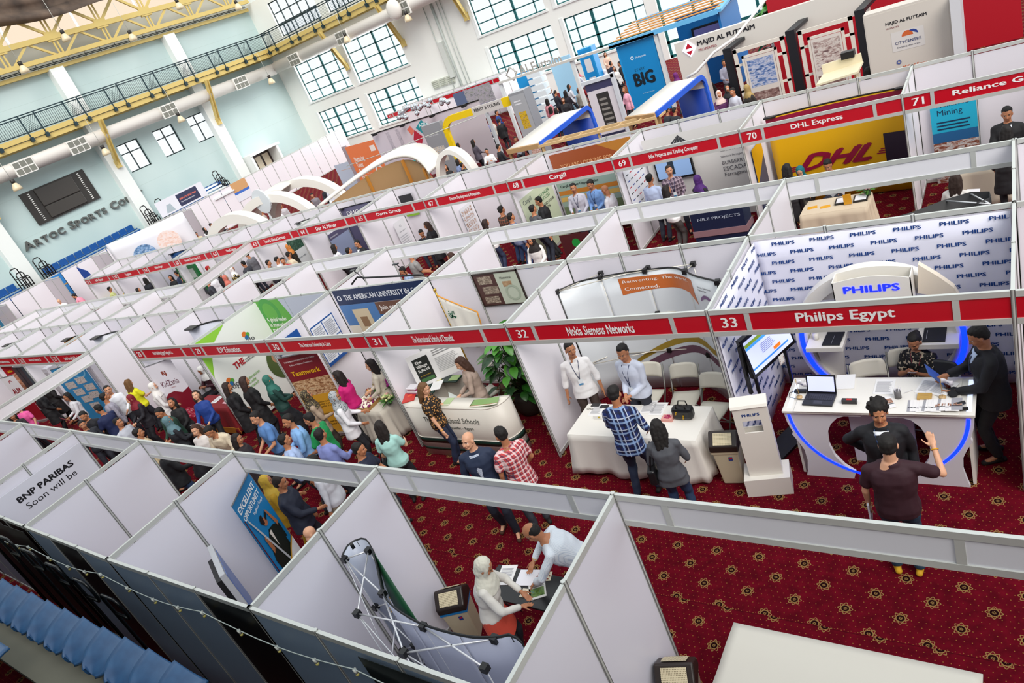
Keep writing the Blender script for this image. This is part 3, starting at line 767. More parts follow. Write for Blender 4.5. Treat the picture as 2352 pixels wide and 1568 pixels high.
duct('white round air duct with square grilles along the window wall', [(LX+1.3, FY-1.0, 8.3), (-14, FY-1.0, 8.3)], [((xx, FY-1.0, 8.3), (1, 0, 0)) for xx in (-41.9, -36.2, -30.0, -24.0)], (0, -1, 0))
# ---------------------------------------------------------------- hanging lamps
def lamp_proto(label, P, drop=0.6):
 P = Vector(P); r = thing('pendant_lamp', tuple(P), label, 'lamp', 'pendant factory lamps'); mb = MB()
 mb.tube([P+Z*0.32, P+Z*(0.5+drop)], 0.015, 5); mb.build('cable', M('#b8b8b0', 0.5), r)
 mb = MB(); mb.cyl(P+Z*0.12, 0.12, 0.22, 12); mb.build('gear_box', M('#2a2723', 0.5), r)
 mb = MB(); mb.tube([P-Z*0.32, P-Z*0.15, P+Z*0.02, P+Z*0.13], [0.27, 0.25, 0.17, 0.1], 16); mb.build('lamp_shade', M('#d9c9a8', 0.35), r)
 return r
lamps = [((35, 425), LX+1.6, 'left of the scoreboard'), ((240, 345), LX+1.6, 'left of the small windows'), ((413, 270), LX+1.6, 'in front of the small windows'), ((621, 183), LX+1.8, 'near the corner of the hall'),
         ((52, 155), LX+2.0, 'below the truss, furthest left'), ((148, 82), LX+2.0, 'below the truss, second from the left'), ((302, 82), LX+2.0, 'below the truss, third from the left'), ((410, 10), LX+2.2, 'below the truss at the top edge'), ((545, 12), LX+2.2, 'below the truss nearest the corner')]
for (u, v), x0, s in lamps:
 p = atx(u, v, x0); lamp_proto('cream pendant lamp with dark gear box, '+s, p, 1.6)
p = aty(795, 87, FY-1.7); lamp_proto('cream pendant lamp with dark gear box, in front of the tall windows', p, 1.2)
p = aty(935, 38, FY-1.7); lamp_proto('cream pendant lamp with dark gear box, beside the round dish under the duct', p, 1.2)
mb = MB(); q = aty(905, 22, FY-1.7); mb.ball(q, 0.62, 16, sc=(1, 0.5, 1.05)); b = mb.build('duct_cap', M('#e4e0d8', 0.5)); tag(b, 'round white duct cap hanging under the duct on the window wall', 'duct cap')
# pipes and conduit cabinet on the window wall
for i, (x0, z0, r_, lb) in enumerate(((-29.4, 2.6, 0.03, 'thin grey conduit on the window wall, left of the wide drainpipe'), (-28.7, 2.6, 0.09, 'wide grey drainpipe on the window wall'), (-28.2, 2.6, 0.03, 'thin grey conduit on the window wall, right of the wide drainpipe'), (-27.9, 2.6, 0.03, 'thin grey conduit on the window wall, nearest the third window'))):
 mb = MB(); mb.tube([(x0, FY-0.1, 0.0), (x0, FY-0.1, 8.2)], r_, 8); tag(mb.build('wall_pipe', M('#b3bbb6', 0.5)), lb, 'pipe')
mb = MB(); mb.box(-29.35, -28.95, FY-0.2, FY, 3.1, 5.5); b = mb.build('conduit_box', M('#cdd2cc', 0.5)); tag(b, 'tall pale conduit box fixed on the window wall between the pipes', 'box')
mb = MB()
for k in range(3): mb.box(-31.2+k*0.72, -30.6+k*0.72, FY-0.1, FY, 2.75, 3.3)
for k in range(3):
 for j in range(4): mb.box(-31.16+k*0.72, -30.64+k*0.72, FY-0.115, FY-0.1, 2.8+j*0.12, 2.85+j*0.12, 1)
b = mb.build('wall_grille', [M('#c4c8bb', 0.6), M('#9da193', 0.6)]); tag(b, 'row of three beige vent grilles low on the window wall', 'vent')
for u, v, lb in ((172, 190, 'long grey wall light on the upper wall near the left pier'), (418, 98, 'long grey wall light on the upper wall near the middle pier')):
 p = atx(u, v, LX+0.6); mb = MB(); mb.box(LX, LX+0.12, p.y-0.16, p.y+0.16, p.z-0.8, p.z+0.5); mb.box(LX+0.12, LX+0.13, p.y-0.1, p.y+0.1, p.z-0.7, p.z+0.4, 1)
 tag(mb.build('wall_light', [M('#9ab0aa', 0.5), M('#7d918c', 0.5)]), lb, 'wall light')
# ---------------------------------------------------------------- scoreboard and lettering
r = thing('scoreboard', (LX, 14, 4.9), 'wide dark basketball backboard panel frame folded on the left wall', 'scoreboard')
tag(r, 'wide dark wall panel with two white dashed strips above the lettering')
mb = MB(); mb.box(LX+.01, LX+0.12, 11.88, 16.1, 4.9, 6.92); mb.build('backing', M('#2d2a27', 0.5), r)
mb = MB(); mb.box(LX+0.12, LX+0.2, 12.75, 15.2, 5.0, 5.75); mb.box(LX+0.12, LX+0.2, 12.75, 15.2, 5.78, 6.85); mb.build('leather_panel', M('#3a3632', 0.35), r, bevel=0.05)
for y0 in (12.35, 15.65):
 mb = MB()
 for k in range(15): mb.box(LX+0.12, LX+0.135, y0-0.06, y0+0.06, 5.05+k*0.12, 5.10+k*0.12)
 mb.build('dashed_strip', M('#e8e8e4', 0.5), r)
mb = MB(); mb.box(LX+0.12, LX+0.135, 13.9, 14.25, 5.04, 5.12); mb.build('name_plate', M('#e8e8e4', 0.5), r)
r = thing('wall_lettering', (LX, 13.9, 3.8), 'silver raised letters reading ARTOC SPORTS COURT on the left wall', 'lettering')
yy = 10.35
for wd, sc in (('A', 1.25), ('RTOC ', 1), ('S', 1.25), ('PORTS ', 1), ('C', 1.25), ('OURT', 1)):
 for ch in wd:
  if ch == ' ': yy += 0.28; continue
  vs_, fs = text_mesh(ch, 0.03, 0.06); wdt = (max(v[0] for v in vs_)-min(v[0] for v in vs_))*0.62*sc
  h = 0.42*sc; mb = MB()
  x0 = min(v[0] for v in vs_); y0 = min(v[1] for v in vs_); y1 = max(v[1] for v in vs_); s = h/(y1-y0)
  mb.add([(LX+0.09+v[2]*1.0, yy+(v[0]-x0)*s*1.15, 3.88+(v[1]-y0)*s) for v in vs_], fs)
  mb.build('letter', M('#6d6f6c', 0.3, 0.7), r); yy += ((max(v[0] for v in vs_)-x0)*s*1.15)+0.07
# ---------------------------------------------------------------- folded blue bleachers on the left wall
BLU = M('#0f4f92', 0.45, name='bleacher_blue'); BLU2 = M('#2f6fbe', 0.4, name='bleacher_blue_light')
def bleacher(y0, y1, label, rows=2, x1=LX+1.6):
 r = thing('folded_bleacher', (LX, y0, 0), label, 'bleacher'); mb = MB(); mb.box(LX+0.05, x1, y0, y1, 0, 1.85); mb.build('frame', M('#1b2a3d', 0.6), r)
 k = y0
 for rr in range(rows):
  mb = MB(); k = y0; xx = LX+0.15+rr*0.75; zz = 2.35-rr*0.45
  while k < y1-0.3:
   mb.obox(Vector((xx+0.25, k+0.26, zz-0.12)), Vector((0.25, 0, 0.02)), Vector((0, 0.25, 0)), Vector((0, 0, 0.03))); mb.obox(Vector((xx, k+0.26, zz+0.05)), Vector((0.03, 0, 0.0)), Vector((0, 0.25, 0)), Vector((0, 0, 0.2))); k += 0.54
  mb.build('seat_row', BLU, r, bevel=0.02)
  mb = MB(); mb.box(xx-0.05, xx+0.6, y0, y1, zz-0.3, zz-0.15); mb.build('step', M('#8fa9b8', 0.6), r)
bleacher(2.2, 8.9, 'folded blue bleacher left of the left pier'); bleacher(10.4, 16.9, 'long folded blue bleacher under the wall lettering', 2); bleacher(19.2, 24.4, 'folded blue bleacher under the small windows', 3, LX+1.8)
def frame_stack(u, v, label, n=3):
 p = atx(u, v, LX+1.2); r = thing('folded_rail_stack', (p.x, p.y, 0), label, 'folded railing', 'black folded railings by the piers')
 for k in range(n):
  mb = MB(); b = Vector((p.x+0.15, p.y+0.1+k*0.16, 1.2-k*0.1)); h = 2.1-k*0.22
  mb.tube([b, b+Z*h, b+Z*(h+0.1)+Y*0.1, b+Z*(h+0.1)+Y*0.35, b+Z*h+Y*0.42, b+Y*0.42], 0.035, 6)
  for j in range(4): mb.tube([b+Z*(0.4+j*0.4), b+Z*(0.4+j*0.4)+Y*0.42], 0.025, 5)
  mb.build('rail_loop', BLACK, r)
 mb = MB(); mb.box(p.x-0.1, p.x+0.5, p.y-0.05, p.y+0.9, 0, 1.6); mb.build('trolley', M('#101114', 0.5), r)
frame_stack(40, 660, 'black folded railings leaning left of the left pier'); frame_stack(85, 625, 'black folded railings at the left end of the lettered wall'); frame_stack(330, 505, 'black folded railings at the right end of the lettered wall', 4)
frame_stack(365, 490, 'black folded railings left of the employment banner', 2); frame_stack(490, 415, 'black folded railings beside the stair opening', 4)
# gallery the photographer stands on
mb = MB(); mb.box(-46, 14, -12, -7.25, 4.55, 4.75); mb.box(-46, 14, -7.35, -7.25, 0, 4.75); tag(mb.build('trim_60', M('#6a6e70', 0.8)), kind='structure')
mb = MB(); mb.box(-50, 18, -20, -9.5, 11.0, 11.2); tag(mb.build('trim_61', M('#8c8f8c', 0.8)), kind='structure')  # unseen slab, added to keep sky and sun off the nearest row
# ================================================================ shell-scheme booths
H = 2.5
def post(p, z1=H+0.012):
 mb = MB(); p = Vector(p); mb.cyl((p.x, p.y, 0), 0.021, z1, 8, 0, smooth=False)
 for k in range(4):
  a = k*PI/2+PI/4; mb.box(p.x+math.cos(a)*0.02-0.004, p.x+math.cos(a)*0.02+0.004, p.y+math.sin(a)*0.02-0.004, p.y+math.sin(a)*0.02+0.004, 0.01, z1-0.004, 1)
 return mb
WALLS = []
def wall_panels(p, q, label, group=None, n=None, front='#e6e2e8', name='partition_wall', posts=True, end_post=True, cols=None, outer=None):
 WALLS.append((p[0], p[1], q[0], q[1]))
 """run of 1 m panels between posts p and q (x, y)"""
 p = Vector((p[0], p[1], 0)); q = Vector((q[0], q[1], 0)); L = (q-p).length; n = n or max(1, round(L)); d = (q-p)/n
 r = thing(name, tuple(p), label, 'partition wall' if name == 'partition_wall' else 'wall panel', group)
 e = d.normalized()
 for i in range(n):
  a = p+d*i+e*0.022; b = p+d*(i+1)-e*0.022
  mb = MB(); mb.seg(a+Z*1.25, b+Z*1.25, 0.012, 2.34); mb.build('panel', M((cols[i] if cols else front), 0.35), r)
  if outer: mb = MB(); o_ = e.cross(Z)*-.0085; mb.seg(a+Z*1.25-Y*.0085, b+Z*1.25-Y*.0085, 0.003, 2.33); mb.build('outer_sheet', M(outer[i % len(outer)], .35), r)
  mb = MB(); mb.seg(a+Z*(H-0.031), b+Z*(H-0.031), 0.034, 0.062); mb.seg(a+Z*0.05, b+Z*0.05, 0.034, 0.062); mb.build('rail', ALU, r)
 if posts:
  for i in range(n+1):
   if i == n and not end_post: continue
   post(p+d*i).build('post', [ALU, ALUD], r)
 return r
def fascia(p, q, num, body, side, label, backside=False, lh=0.13, lw=None, numw=0.19, cut=(0.145, 0.835), group=None, bold=0.04):
 """header board; side = +1/-1: y direction of the red face"""
 p = Vector((p[0], p[1], 0)); q = Vector((q[0], q[1], 0)); d = q-p; L = d.length; e = d.normalized(); n_ = Vector((0, side, 0)) if abs(e.x) > 0.5 else Vector((side, 0, 0))
 r = thing('fascia_board', tuple(p+Z*2.14), label, 'fascia board', group)
 cs = [0.02/L, cut[0], cut[0]+0.06/L, cut[1], cut[1]+0.06/L, 1-0.02/L]
 mb = MB()
 for z in (2.17, 2.468): mb.seg(p+e*0.02+Z*z, q-e*0.02+Z*z, 0.034, 0.064)
 for c in (cs[1]+0.03/L, cs[3]+0.03/L): mb.seg(p+d*c+Z*2.2, p+d*c+Z*2.44, 0.03, 0.06, up=e)
 mb.build('rail_frame', ALU, r)
 for nm, a, b in (('number_panel', cs[0], cs[1]), ('name_panel', cs[2], cs[3]), ('blank_panel', cs[4], cs[5])):
  mb = MB(); mb.seg(p+d*a+Z*2.32, p+d*b+Z*2.32, 0.01, 0.236, mi=0)
  c = n_*0.006; mb.add([p+d*a+Z*2.202+c, p+d*b+Z*2.202+c, p+d*b+Z*2.436+c, p+d*a+Z*2.436+c], [(0, 1, 2, 3)], 1)
  mb.build(nm, [M('#e4e4ea', 0.35), RED], r)
 xd = e if (n_.cross(Z)).dot(e) < 0 else -e
 def put(body_, c, w, h, nm, b_):
  o = text(body_, p+d*c+Z*(2.32-h/2)+n_*0.008, xd, Z, LET, r, nm, h=h, wd=w, bold=b_, align='CENTER')
 if not backside:
  if num: put(num, cs[1]*0.55, min(numw, L*cs[1]*0.6), 0.135, 'booth_number', 0.03)
  if body: put(body, (cs[2]+cs[3])/2, lw or min(len(body)*0.085, L*0.6), lh, 'company_name', bold)
 return r
AX = [3.0, 0.04, -3.0, -6.08, -9.0, -11.9, -14.65]
AF = [(x, 0.0) for x in AX]; AL = [(-17.2, 0.0), (-19.83, 0.0), (-22.5, 0.0), (-25.2, 0.0), (-27.9, 0.0), (-30.6, 0.0)]
AB = [(3.0, 2.0), (0.0, 2.0), (-3.0, 2.0), (-6.13, 2.0), (-9.1, 1.97), (-11.99, 1.95), (-14.7, 1.9)]; ALB = [(-17.44, 1.9), (-20.2, 1.95), (-22.75, 1.93), (-25.3, 1.93), (-28.0, 1.93), (-30.7, 1.93)]
BF = [(2.98, 4.02), (0.05, 4.02), (-3.0, 4.08), (-6.08, 4.07), (-9.15, 4.05), (-11.99, 3.98), (-14.87, 3.98), (-17.9, 3.92), (-20.2, 3.88), (-22.9, 3.85), (-25.5, 3.83), (-27.9, 3.8), (-30.3, 3.79)]
BBk = AB+ALB
CF = [(4.3, 7.3), (1.34, 7.32), (-1.61, 7.38), (-4.6, 7.42), (-7.72, 7.5), (-10.73, 7.5), (-13.75, 7.5), (-16.52, 7.38), (-18.99, 7.15), (-21.35, 6.97), (-23.95, 6.86), (-26.3, 6.75), (-29.0, 6.7), (-31.9, 6.75)]
CB = [(4.3, 9.15), (1.33, 9.2), (-1.65, 9.38), (-4.65, 9.42), (-7.7, 9.5), (-10.8, 9.55), (-13.9, 9.65), (-16.8, 9.6), (-19.6, 9.45), (-22.1, 9.3), (-24.8, 9.15), (-27.6, 9.0), (-29.8, 8.85), (-32.4, 8.8)]
NF = [(6.2, -3.12), (3.2, -3.12), (0.18, -3.12), (-2.88, -3.1), (-5.85, -3.1), (-8.71, -3.06), (-11.55, -2.99), (-14.32, -2.92), (-17.1, -2.9)]
NB = [(6.2, -5.1), (3.2, -5.1), (0.2, -5.1), (-2.83, -5.08), (-5.85, -5.08), (-8.7, -5.02), (-11.5, -4.95), (-14.3, -4.9), (-17.1, -4.9)]
aname = [('33', 'Philips Egypt', 0.155, 0.98), ('32', 'Nokia Siemens Networks', 0.15, 1.02), ('31', 'The International Schools of Choueifat', 0.13, 0.9), ('30', 'The American University in Cairo', 0.12, 0.92), ('29', 'IDP Education', 0.14, 0.85), ('28', 'Arab Publishing Egypt Designed Co.', 0.12, 0.95)]
alname = [('27', 'Louis Puricelli & Mixed', 0.11, 0.95), ('26', 'American University UI', 0.11, 0.95), ('25', 'Microelectronics', 0.1, 1.0), ('24', 'AUM', 0.12, 0.5), ('23', 'Alfa', 0.12, 0.4)]
def nm(s): return 'booth '+s[0]
LACC = {'33': 'PHILIPS'}
# row A: red headers towards the camera
for i, (num, body, lh, lw_) in enumerate(aname):
 fascia(AF[i+1], AF[i], num, body, -1, 'red fascia board numbered %s with the name %s' % (num, body), lh=lh, lw=lw_)
fascia((3.0, 0.0), (6.0, 0.0), '34', '', -1, 'red fascia board running out of the frame right of booth 33')
for i in range(7):
 num = aname[i][0] if i < 6 else None
 lb = 'white partition wall on the left side of booth %s' % aname[i-1][0] if i else 'white partition wall on the right side of booth 33, behind the man in a dark suit'
 wall_panels(AF[i], AB[i], lb, 'partition walls of the near red-fascia row')
for i in range(6):
 wall_panels(AB[i+1], AB[i], 'white back wall of booth %s, top edge showing over the red fascia' % aname[i][0], 'back walls of the near red-fascia row', posts=True, front='#dcd8e0')
wall_panels(AB[6], ALB[0], 'white back wall across the gap between booths 27 and 28', 'back walls of the near red-fascia row', n=3, front='#dcd8e0')
for i, (num, body, lh, lw_) in enumerate(alname):
 fascia(AL[i+1], AL[i], num, body, -1, 'small far red fascia board numbered %s at the left of the near row, %s' % (num, ('beside the gap', 'second from the gap', 'third from the gap', 'fourth from the gap', 'fifth from the gap')[i]), lh=lh, lw=lw_)
for i in range(6):
 wall_panels(AL[i], ALB[i], 'white partition wall on the right side of booth %s' % alname[i][0] if i < 5 else 'white partition wall on the left side of booth 23', 'partition walls of the near red-fascia row')
 if i < 5: wall_panels(ALB[i+1], ALB[i], 'white back wall of booth %s' % alname[i][0], 'back walls of the near red-fascia row', front='#dcd8e0')
wall_panels((6.0, 2.0), AB[0], 'white back wall right of booth 33', None)
# row B behind row A: its headers face away
bt = ['33', '32', '31', '30', '29', '28']
for i in range(12):
 if i == 6: continue
 s = ('the booth backing on booth '+bt[i]) if i < 6 else ('the booth backing on booth %d' % (27-(i-7)))
 fascia(BF[i+1], BF[i], None, None, 1, 'white back of the fascia board of '+s, backside=True, group='fascia boards seen from behind')
bb = AB+ALB
for i in range(13):
 if i in (6,): pass
 s = ('booth '+bt[i-1]) if 1 <= i <= 6 else ('the right end of the row' if i == 0 else ('the gap beside booth 27' if i == 7 else 'booth %d' % (27-(i-8))))
 wall_panels(bb[i], BF[i], 'white partition wall in the second row standing behind the left side of '+s, 'partition walls of the second row')
wall_panels((6.0, 4.02), (3.0, 4.02), 'white panel run right of the second row at the frame edge', None)
# row C: far red headers
cname = [('71', 'Reliance Group', 0.12, 1.45), ('70', 'DHL Express', 0.13, 0.95), ('69', 'Nile Projects and Trading Company', 0.12, 1.15), ('68', 'Cargill', 0.15, 0.5), ('67', 'Orascom Development & Management', 0.12, 1.1), ('65', 'Dorra Group', 0.13, 1.05), ('64', 'Dar Al Mimar', 0.13, 1.0), ('63', 'Tenaris Global Services', 0.12, 1.1), ('61', 'Shell Egypt', 0.13, 0.6), ('60', 'Schneider Electric Egypt S.A.E', 0.12, 1.1), ('59', 'Schlumberger', 0.13, 0.6), ('58', 'Vodafone', 0.13, 0.5), ('57', 'BG Egypt', 0.13, 0.8)]
for i, (num, body, lh, lw_) in enumerate(cname):
 fascia(CF[i+1], CF[i], num, body, -1, ('red fascia board numbered %s with the name %s, in the far row' % (num, body) if len(body.split()) < 4 else 'far row fascia board numbered %s, %s' % (num, body)), lh=lh, lw=lw_)
for i in range(14):
 lb = 'white partition wall on the left side of booth %s in the far row' % cname[i-1][0] if i else 'white partition wall at the right end of the far row'
 wall_panels(CF[i], CB[i], lb, 'partition walls of the far red-fascia row')
 if i < 13: wall_panels(CB[i+1], CB[i], 'white back wall of booth %s in the far row' % cname[i][0], 'back walls of the far red-fascia row', front='#dcd8de')
# row N: nearest row, seen from behind
ntx = ['the empty carpeted booth with the white table', 'the nearest booth with the white headscarf woman', 'the booth with the EXCELLENT OPPORTUNITY banner', 'the BNP PARIBAS booth', 'the booth left of BNP PARIBAS', 'the second booth left of BNP PARIBAS', 'the leftmost visible booth']
fascia(NF[1], NF[0], None, None, 1, 'white fascia back at the right edge of the frame', backside=True)
for i in range(1, 8):
 fascia(NF[i+1], NF[i], None, None, 1, 'white back of the fascia board over '+ntx[i-1], backside=True, group='fascia boards seen from behind')
for i in range(1, 9):
 if i == 1: continue
 wall_panels(NB[i], NF[i], 'white partition wall between %s and the one to its right' % ntx[i-1] if i > 2 and i < 8 else ('white partition wall left of the empty carpeted booth' if i == 2 else 'white partition wall left of the leftmost visible booth'), 'partition walls of the nearest row', front='#e2e0ea')
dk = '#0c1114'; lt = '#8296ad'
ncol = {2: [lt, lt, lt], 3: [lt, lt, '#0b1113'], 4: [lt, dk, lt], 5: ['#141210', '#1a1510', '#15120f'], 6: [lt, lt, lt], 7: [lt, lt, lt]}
for i in range(2, 8):
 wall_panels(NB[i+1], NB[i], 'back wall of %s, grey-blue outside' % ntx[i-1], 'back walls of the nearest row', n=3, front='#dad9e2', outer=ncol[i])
# overhead white beams closing the cross passage
for a, b, lb in (((-17.2, 0.0), (-17.1, -2.9), 'white header beam bridging the aisle beside booth 27'), ((-17.9, 3.92), (-18.99, 7.15), 'white header beam bridging the aisle between the second and the far row')):
 a = Vector(a+(0,)); b = Vector(b+(0,)); mb = MB()
 for z in (2.17, 2.468): mb.seg(a+Z*z, b+Z*z, 0.034, 0.064)
 mb.seg(a+Z*2.32, b+Z*2.32, 0.012, 0.24, mi=1); tag(mb.build('header_beam', [ALU, WHITE]), lb, 'beam')
# ================================================================ printed sheets
_ph = {}
def photo_mat(cols, scale=6.0, name='printed_photo'):
 k = (tuple(cols), scale)
 if k not in _ph:
  t = NT(name, 0.4); n_ = len(cols)
  nz = t.n('ShaderNodeTexNoise'); nz.inputs['Scale'].default_value = scale*1.3; nz.inputs['Detail'].default_value = 9; nz.inputs['Roughness'].default_value = .62; nz.inputs['Distortion'].default_value = .6; mp = t.n('ShaderNodeMapping'); mp.inputs['Scale'].default_value = (1, 1, 2.2); t.l(t.tc.outputs['Object'], mp.inputs[0]); t.l(mp.outputs[0], nz.inputs['Vector']); _ph[k] = t.out(t.ramp(nz.outputs[0], [(0.30+0.42*i/(n_-1), c) for i, c in enumerate(cols)]))
 return _ph[k]
class Print:
 """flat print: local 0..1 coordinates on a real sheet; one mesh, lettering and fields in its surface"""
 def __init__(s, O, xd, yd, W, H_, base='#e8e8ec', th=0.004):
  s.O = Vector(O); s.x = Vector(xd).normalized(); s.y = Vector(yd).normalized(); s.W = W; s.H = H_; s.n = s.x.cross(s.y); s.mb = MB(); s.mats = []; s.k = 1
  c = s.O+s.x*W/2+s.y*H_/2; s.mb.obox(c-s.n*th/2, s.x*W/2, s.y*H_/2, s.n*th/2, s.mat(base))
 def mat(s, m_):
  m_ = M(m_, 0.4) if isinstance(m_, str) else m_
  if m_ not in s.mats: s.mats.append(m_)
  return s.mats.index(m_)
 def P(s, u, v): return s.O+s.x*(u*s.W)+s.y*(v*s.H)+s.n*(0.0012*s.k)
 def poly(s, pts, m_):
  s.mb.add([s.P(*p) for p in pts], [tuple(range(len(pts)))], s.mat(m_)); s.k += 1; return s
 def rect(s, a, b, c, d, m_): return s.poly([(a, c), (b, c), (b, d), (a, d)], m_)
 def disc(s, cx, cy, r, m_, r0=0.0, a0=0, a1=360, n=28):
  asp = s.W/s.H; q = [(cx+r*math.cos(math.radians(a0+(a1-a0)*i/n)), cy+r*asp*math.sin(math.radians(a0+(a1-a0)*i/n))) for i in range(n+1)]
  if r0: q2 = [(cx+r0*math.cos(math.radians(a0+(a1-a0)*i/n)), cy+r0*asp*math.sin(math.radians(a0+(a1-a0)*i/n))) for i in range(n+1)];
  if r0:
   k = s.mat(m_)
   for i in range(n): s.mb.add([s.P(*q[i]), s.P(*q[i+1]), s.P(*q2[i+1]), s.P(*q2[i])], [(0, 1, 2, 3)], k)
   s.k += 1; return s
  return s.poly(q if a1-a0 < 360 else q[:-1], m_)
 def txt(s, body, u, v, m_, h=None, w=None, bold=0.02, align='LEFT', line=1.0, slant=0.0, rot=0.0):
  xd, yd = s.x, s.y
  if rot: a = math.radians(rot); xd, yd = s.x*math.cos(a)+s.y*math.sin(a), -s.x*math.sin(a)+s.y*math.cos(a)
  put_text(s.mb, body, s.P(u, v), xd, yd, h=h*s.H if h else None, wd=w*s.W if w else None, bold=bold, th=0.0006, mi=s.mat(m_), align=align, line=line, slant=slant); s.k += 1; return s
 def lines(s, a, b, c, d, n, m_, rag=0.12):
  rnd = random.Random(n)
  for i in range(n):
   v = d-(d-c)*(i+0.5)/n; s.rect(a, b-(b-a)*rnd.random()*rag*2, v-(d-c)/n*0.22, v+(d-c)/n*0.22, m_); s.k -= 1
  s.k += 1; return s
 def build(s, name, label, cat, parent=None, group=None):
  o = s.mb.build(name, s.mats, parent)
  if parent is None: tag(o, label, cat, group)
  elif label: o['label'] = label
  return o
# ================================================================ furniture kinds
def chair_local(rz, loc, label, col='#d9d3c4', group='white folding chairs'):
 r = thing('folding_chair', loc, label, 'chair', group, rz=rz, local=True); W_ = M(col, 0.45, name='cream_resin'); F_ = M('#8b8a84', 0.35, 0.6, name='grey_steel_tube')
 def part(nm_, mb, m_, bv=0.0):
  o = local_part(mb, nm_, m_, r)
  if bv: b = o.modifiers.new('b', 'BEVEL'); b.width = bv; b.segments = 2
  return o
 g = [[(x_*.21*(1-.12*(j/5)**2), -.19+.40*j/5, .455-.012*math.sin(PI*j/5)) for x_ in (-1, -.5, 0, .5, 1)] for j in range(6)]
 mb = MB(); mb.sheet(g, .03); part('seat', mb, W_)
 g = []
 for j in range(7):
  t = j/6; zz = .66+.21*t; wdt = .215*(1-max(0, t-.72)**2*2.2)
  g.append([(x_*wdt, -.235-.09*t-.035*(1-x_*x_), zz) for x_ in (-1, -.6, -.2, .2, .6, 1)])
 mb = MB(); mb.sheet(g, .022); part('backrest', mb, W_)
 for s in (-1, 1):
  mb = MB(); mb.tube([(s*.225, -.33, .84), (s*.225, -.18, .46), (s*.225, .2, .0)], .012, 8); part('leg', mb, F_)
  mb = MB(); mb.tube([(s*.21, .15, .44), (s*.21, -.22, .0)], .012, 8); part('leg', mb, F_)
 mb = MB(); mb.tube([(-.225, .13, .12), (.225, .13, .12)], .009, 6); mb.tube([(-.21, -.15, .12), (.21, -.15, .12)], .009, 6); part('stretcher', mb, F_)
 return r
def bin_(loc, rz, label, logo=True, liner='#1f7fc0'):
 r = thing('waste_bin', loc, label, 'bin', 'pyramid-lidded waste bins', rz=rz, local=True); B_ = M('#c9bda0', 0.5, name='beige_plastic'); D_ = M('#2b211d', 0.4, name='brown_plastic')
 def ring(w_, d_, z): return [Vector((-w_, -d_, z)), Vector((w_, -d_, z)), Vector((w_, d_, z)), Vector((-w_, d_, z))]
 a, b = ring(.13, .12, 0), ring(.165, .15, .56); mb = MB(); mb.add(a+b, [(3, 2, 1, 0), (4, 5, 6, 7), (0, 1, 5, 4), (1, 2, 6, 5), (2, 3, 7, 6), (3, 0, 4, 7)]); o = local_part(mb, 'body', B_, r); bv = o.modifiers.new('b', 'BEVEL'); bv.width = .015; bv.segments = 2
 mb = MB(); a, b = ring(.172, .157, .53), ring(.176, .16, .575); mb.add(a+b, [(3, 2, 1, 0), (4, 5, 6, 7), (0, 1, 5, 4), (1, 2, 6, 5), (2, 3, 7, 6), (3, 0, 4, 7)]); local_part(mb, 'liner', M(liner, 0.4), r)
 mb = MB(); P = ring(.185, .17, .565)+ring(.185, .17, .66)+[Vector((-.185, 0, .80)), Vector((.185, 0, .80))]
 mb.add(P, [(3, 2, 1, 0), (0, 1, 5, 4), (2, 3, 7, 6), (1, 2, 6, 9, 5), (3, 0, 4, 8, 7), (4, 5, 9, 8), (6, 7, 8, 9)]); o = local_part(mb, 'lid', D_, r); bv = o.modifiers.new('b', 'BEVEL'); bv.width = .02; bv.segments = 3
 t = bpy.data.materials.get('beige_mesh')
 if not t:
  q = NT('beige_mesh', 0.5); x, y, z = q.xyz(); a_ = q.ma('LESS_THAN', q.ma('FRACT', q.ma('MULTIPLY', x, 70)), .45); b_ = q.ma('LESS_THAN', q.ma('FRACT', q.ma('MULTIPLY', z, 90)), .5); t = q.out(q.mix(q.ma('MAXIMUM', a_, b_), '#8a7c5e', '#ddd0ae'))
 for s in (-1, 1):
  n_ = Vector((0, s*.14, .17)).normalized(); mb = MB(); mb.add([Vector((-.12, s*.155, .678))+n_*.006, Vector((.12, s*.155, .678))+n_*.006, Vector((.12, s*.03, .78))+n_*.006, Vector((-.12, s*.03, .78))+n_*.006], [(0, 1, 2, 3) if s < 0 else (3, 2, 1, 0)]); local_part(mb, 'flap', t, r)
 if logo: mb = MB(); mb.add([(.03, -.152, .42), (.08, -.152, .42), (.08, -.152, .48), (.03, -.152, .48)], [(0, 1, 2, 3)], 0); mb.add([(.035, -.1535, .445), (.075, -.1535, .445), (.075, -.1535, .475), (.035, -.1535, .46)], [(0, 1, 2, 3)], 1); local_part(mb, 'sticker', [M('#1c3f8a', 0.4), M('#c01a28', 0.4)], r)
 return r
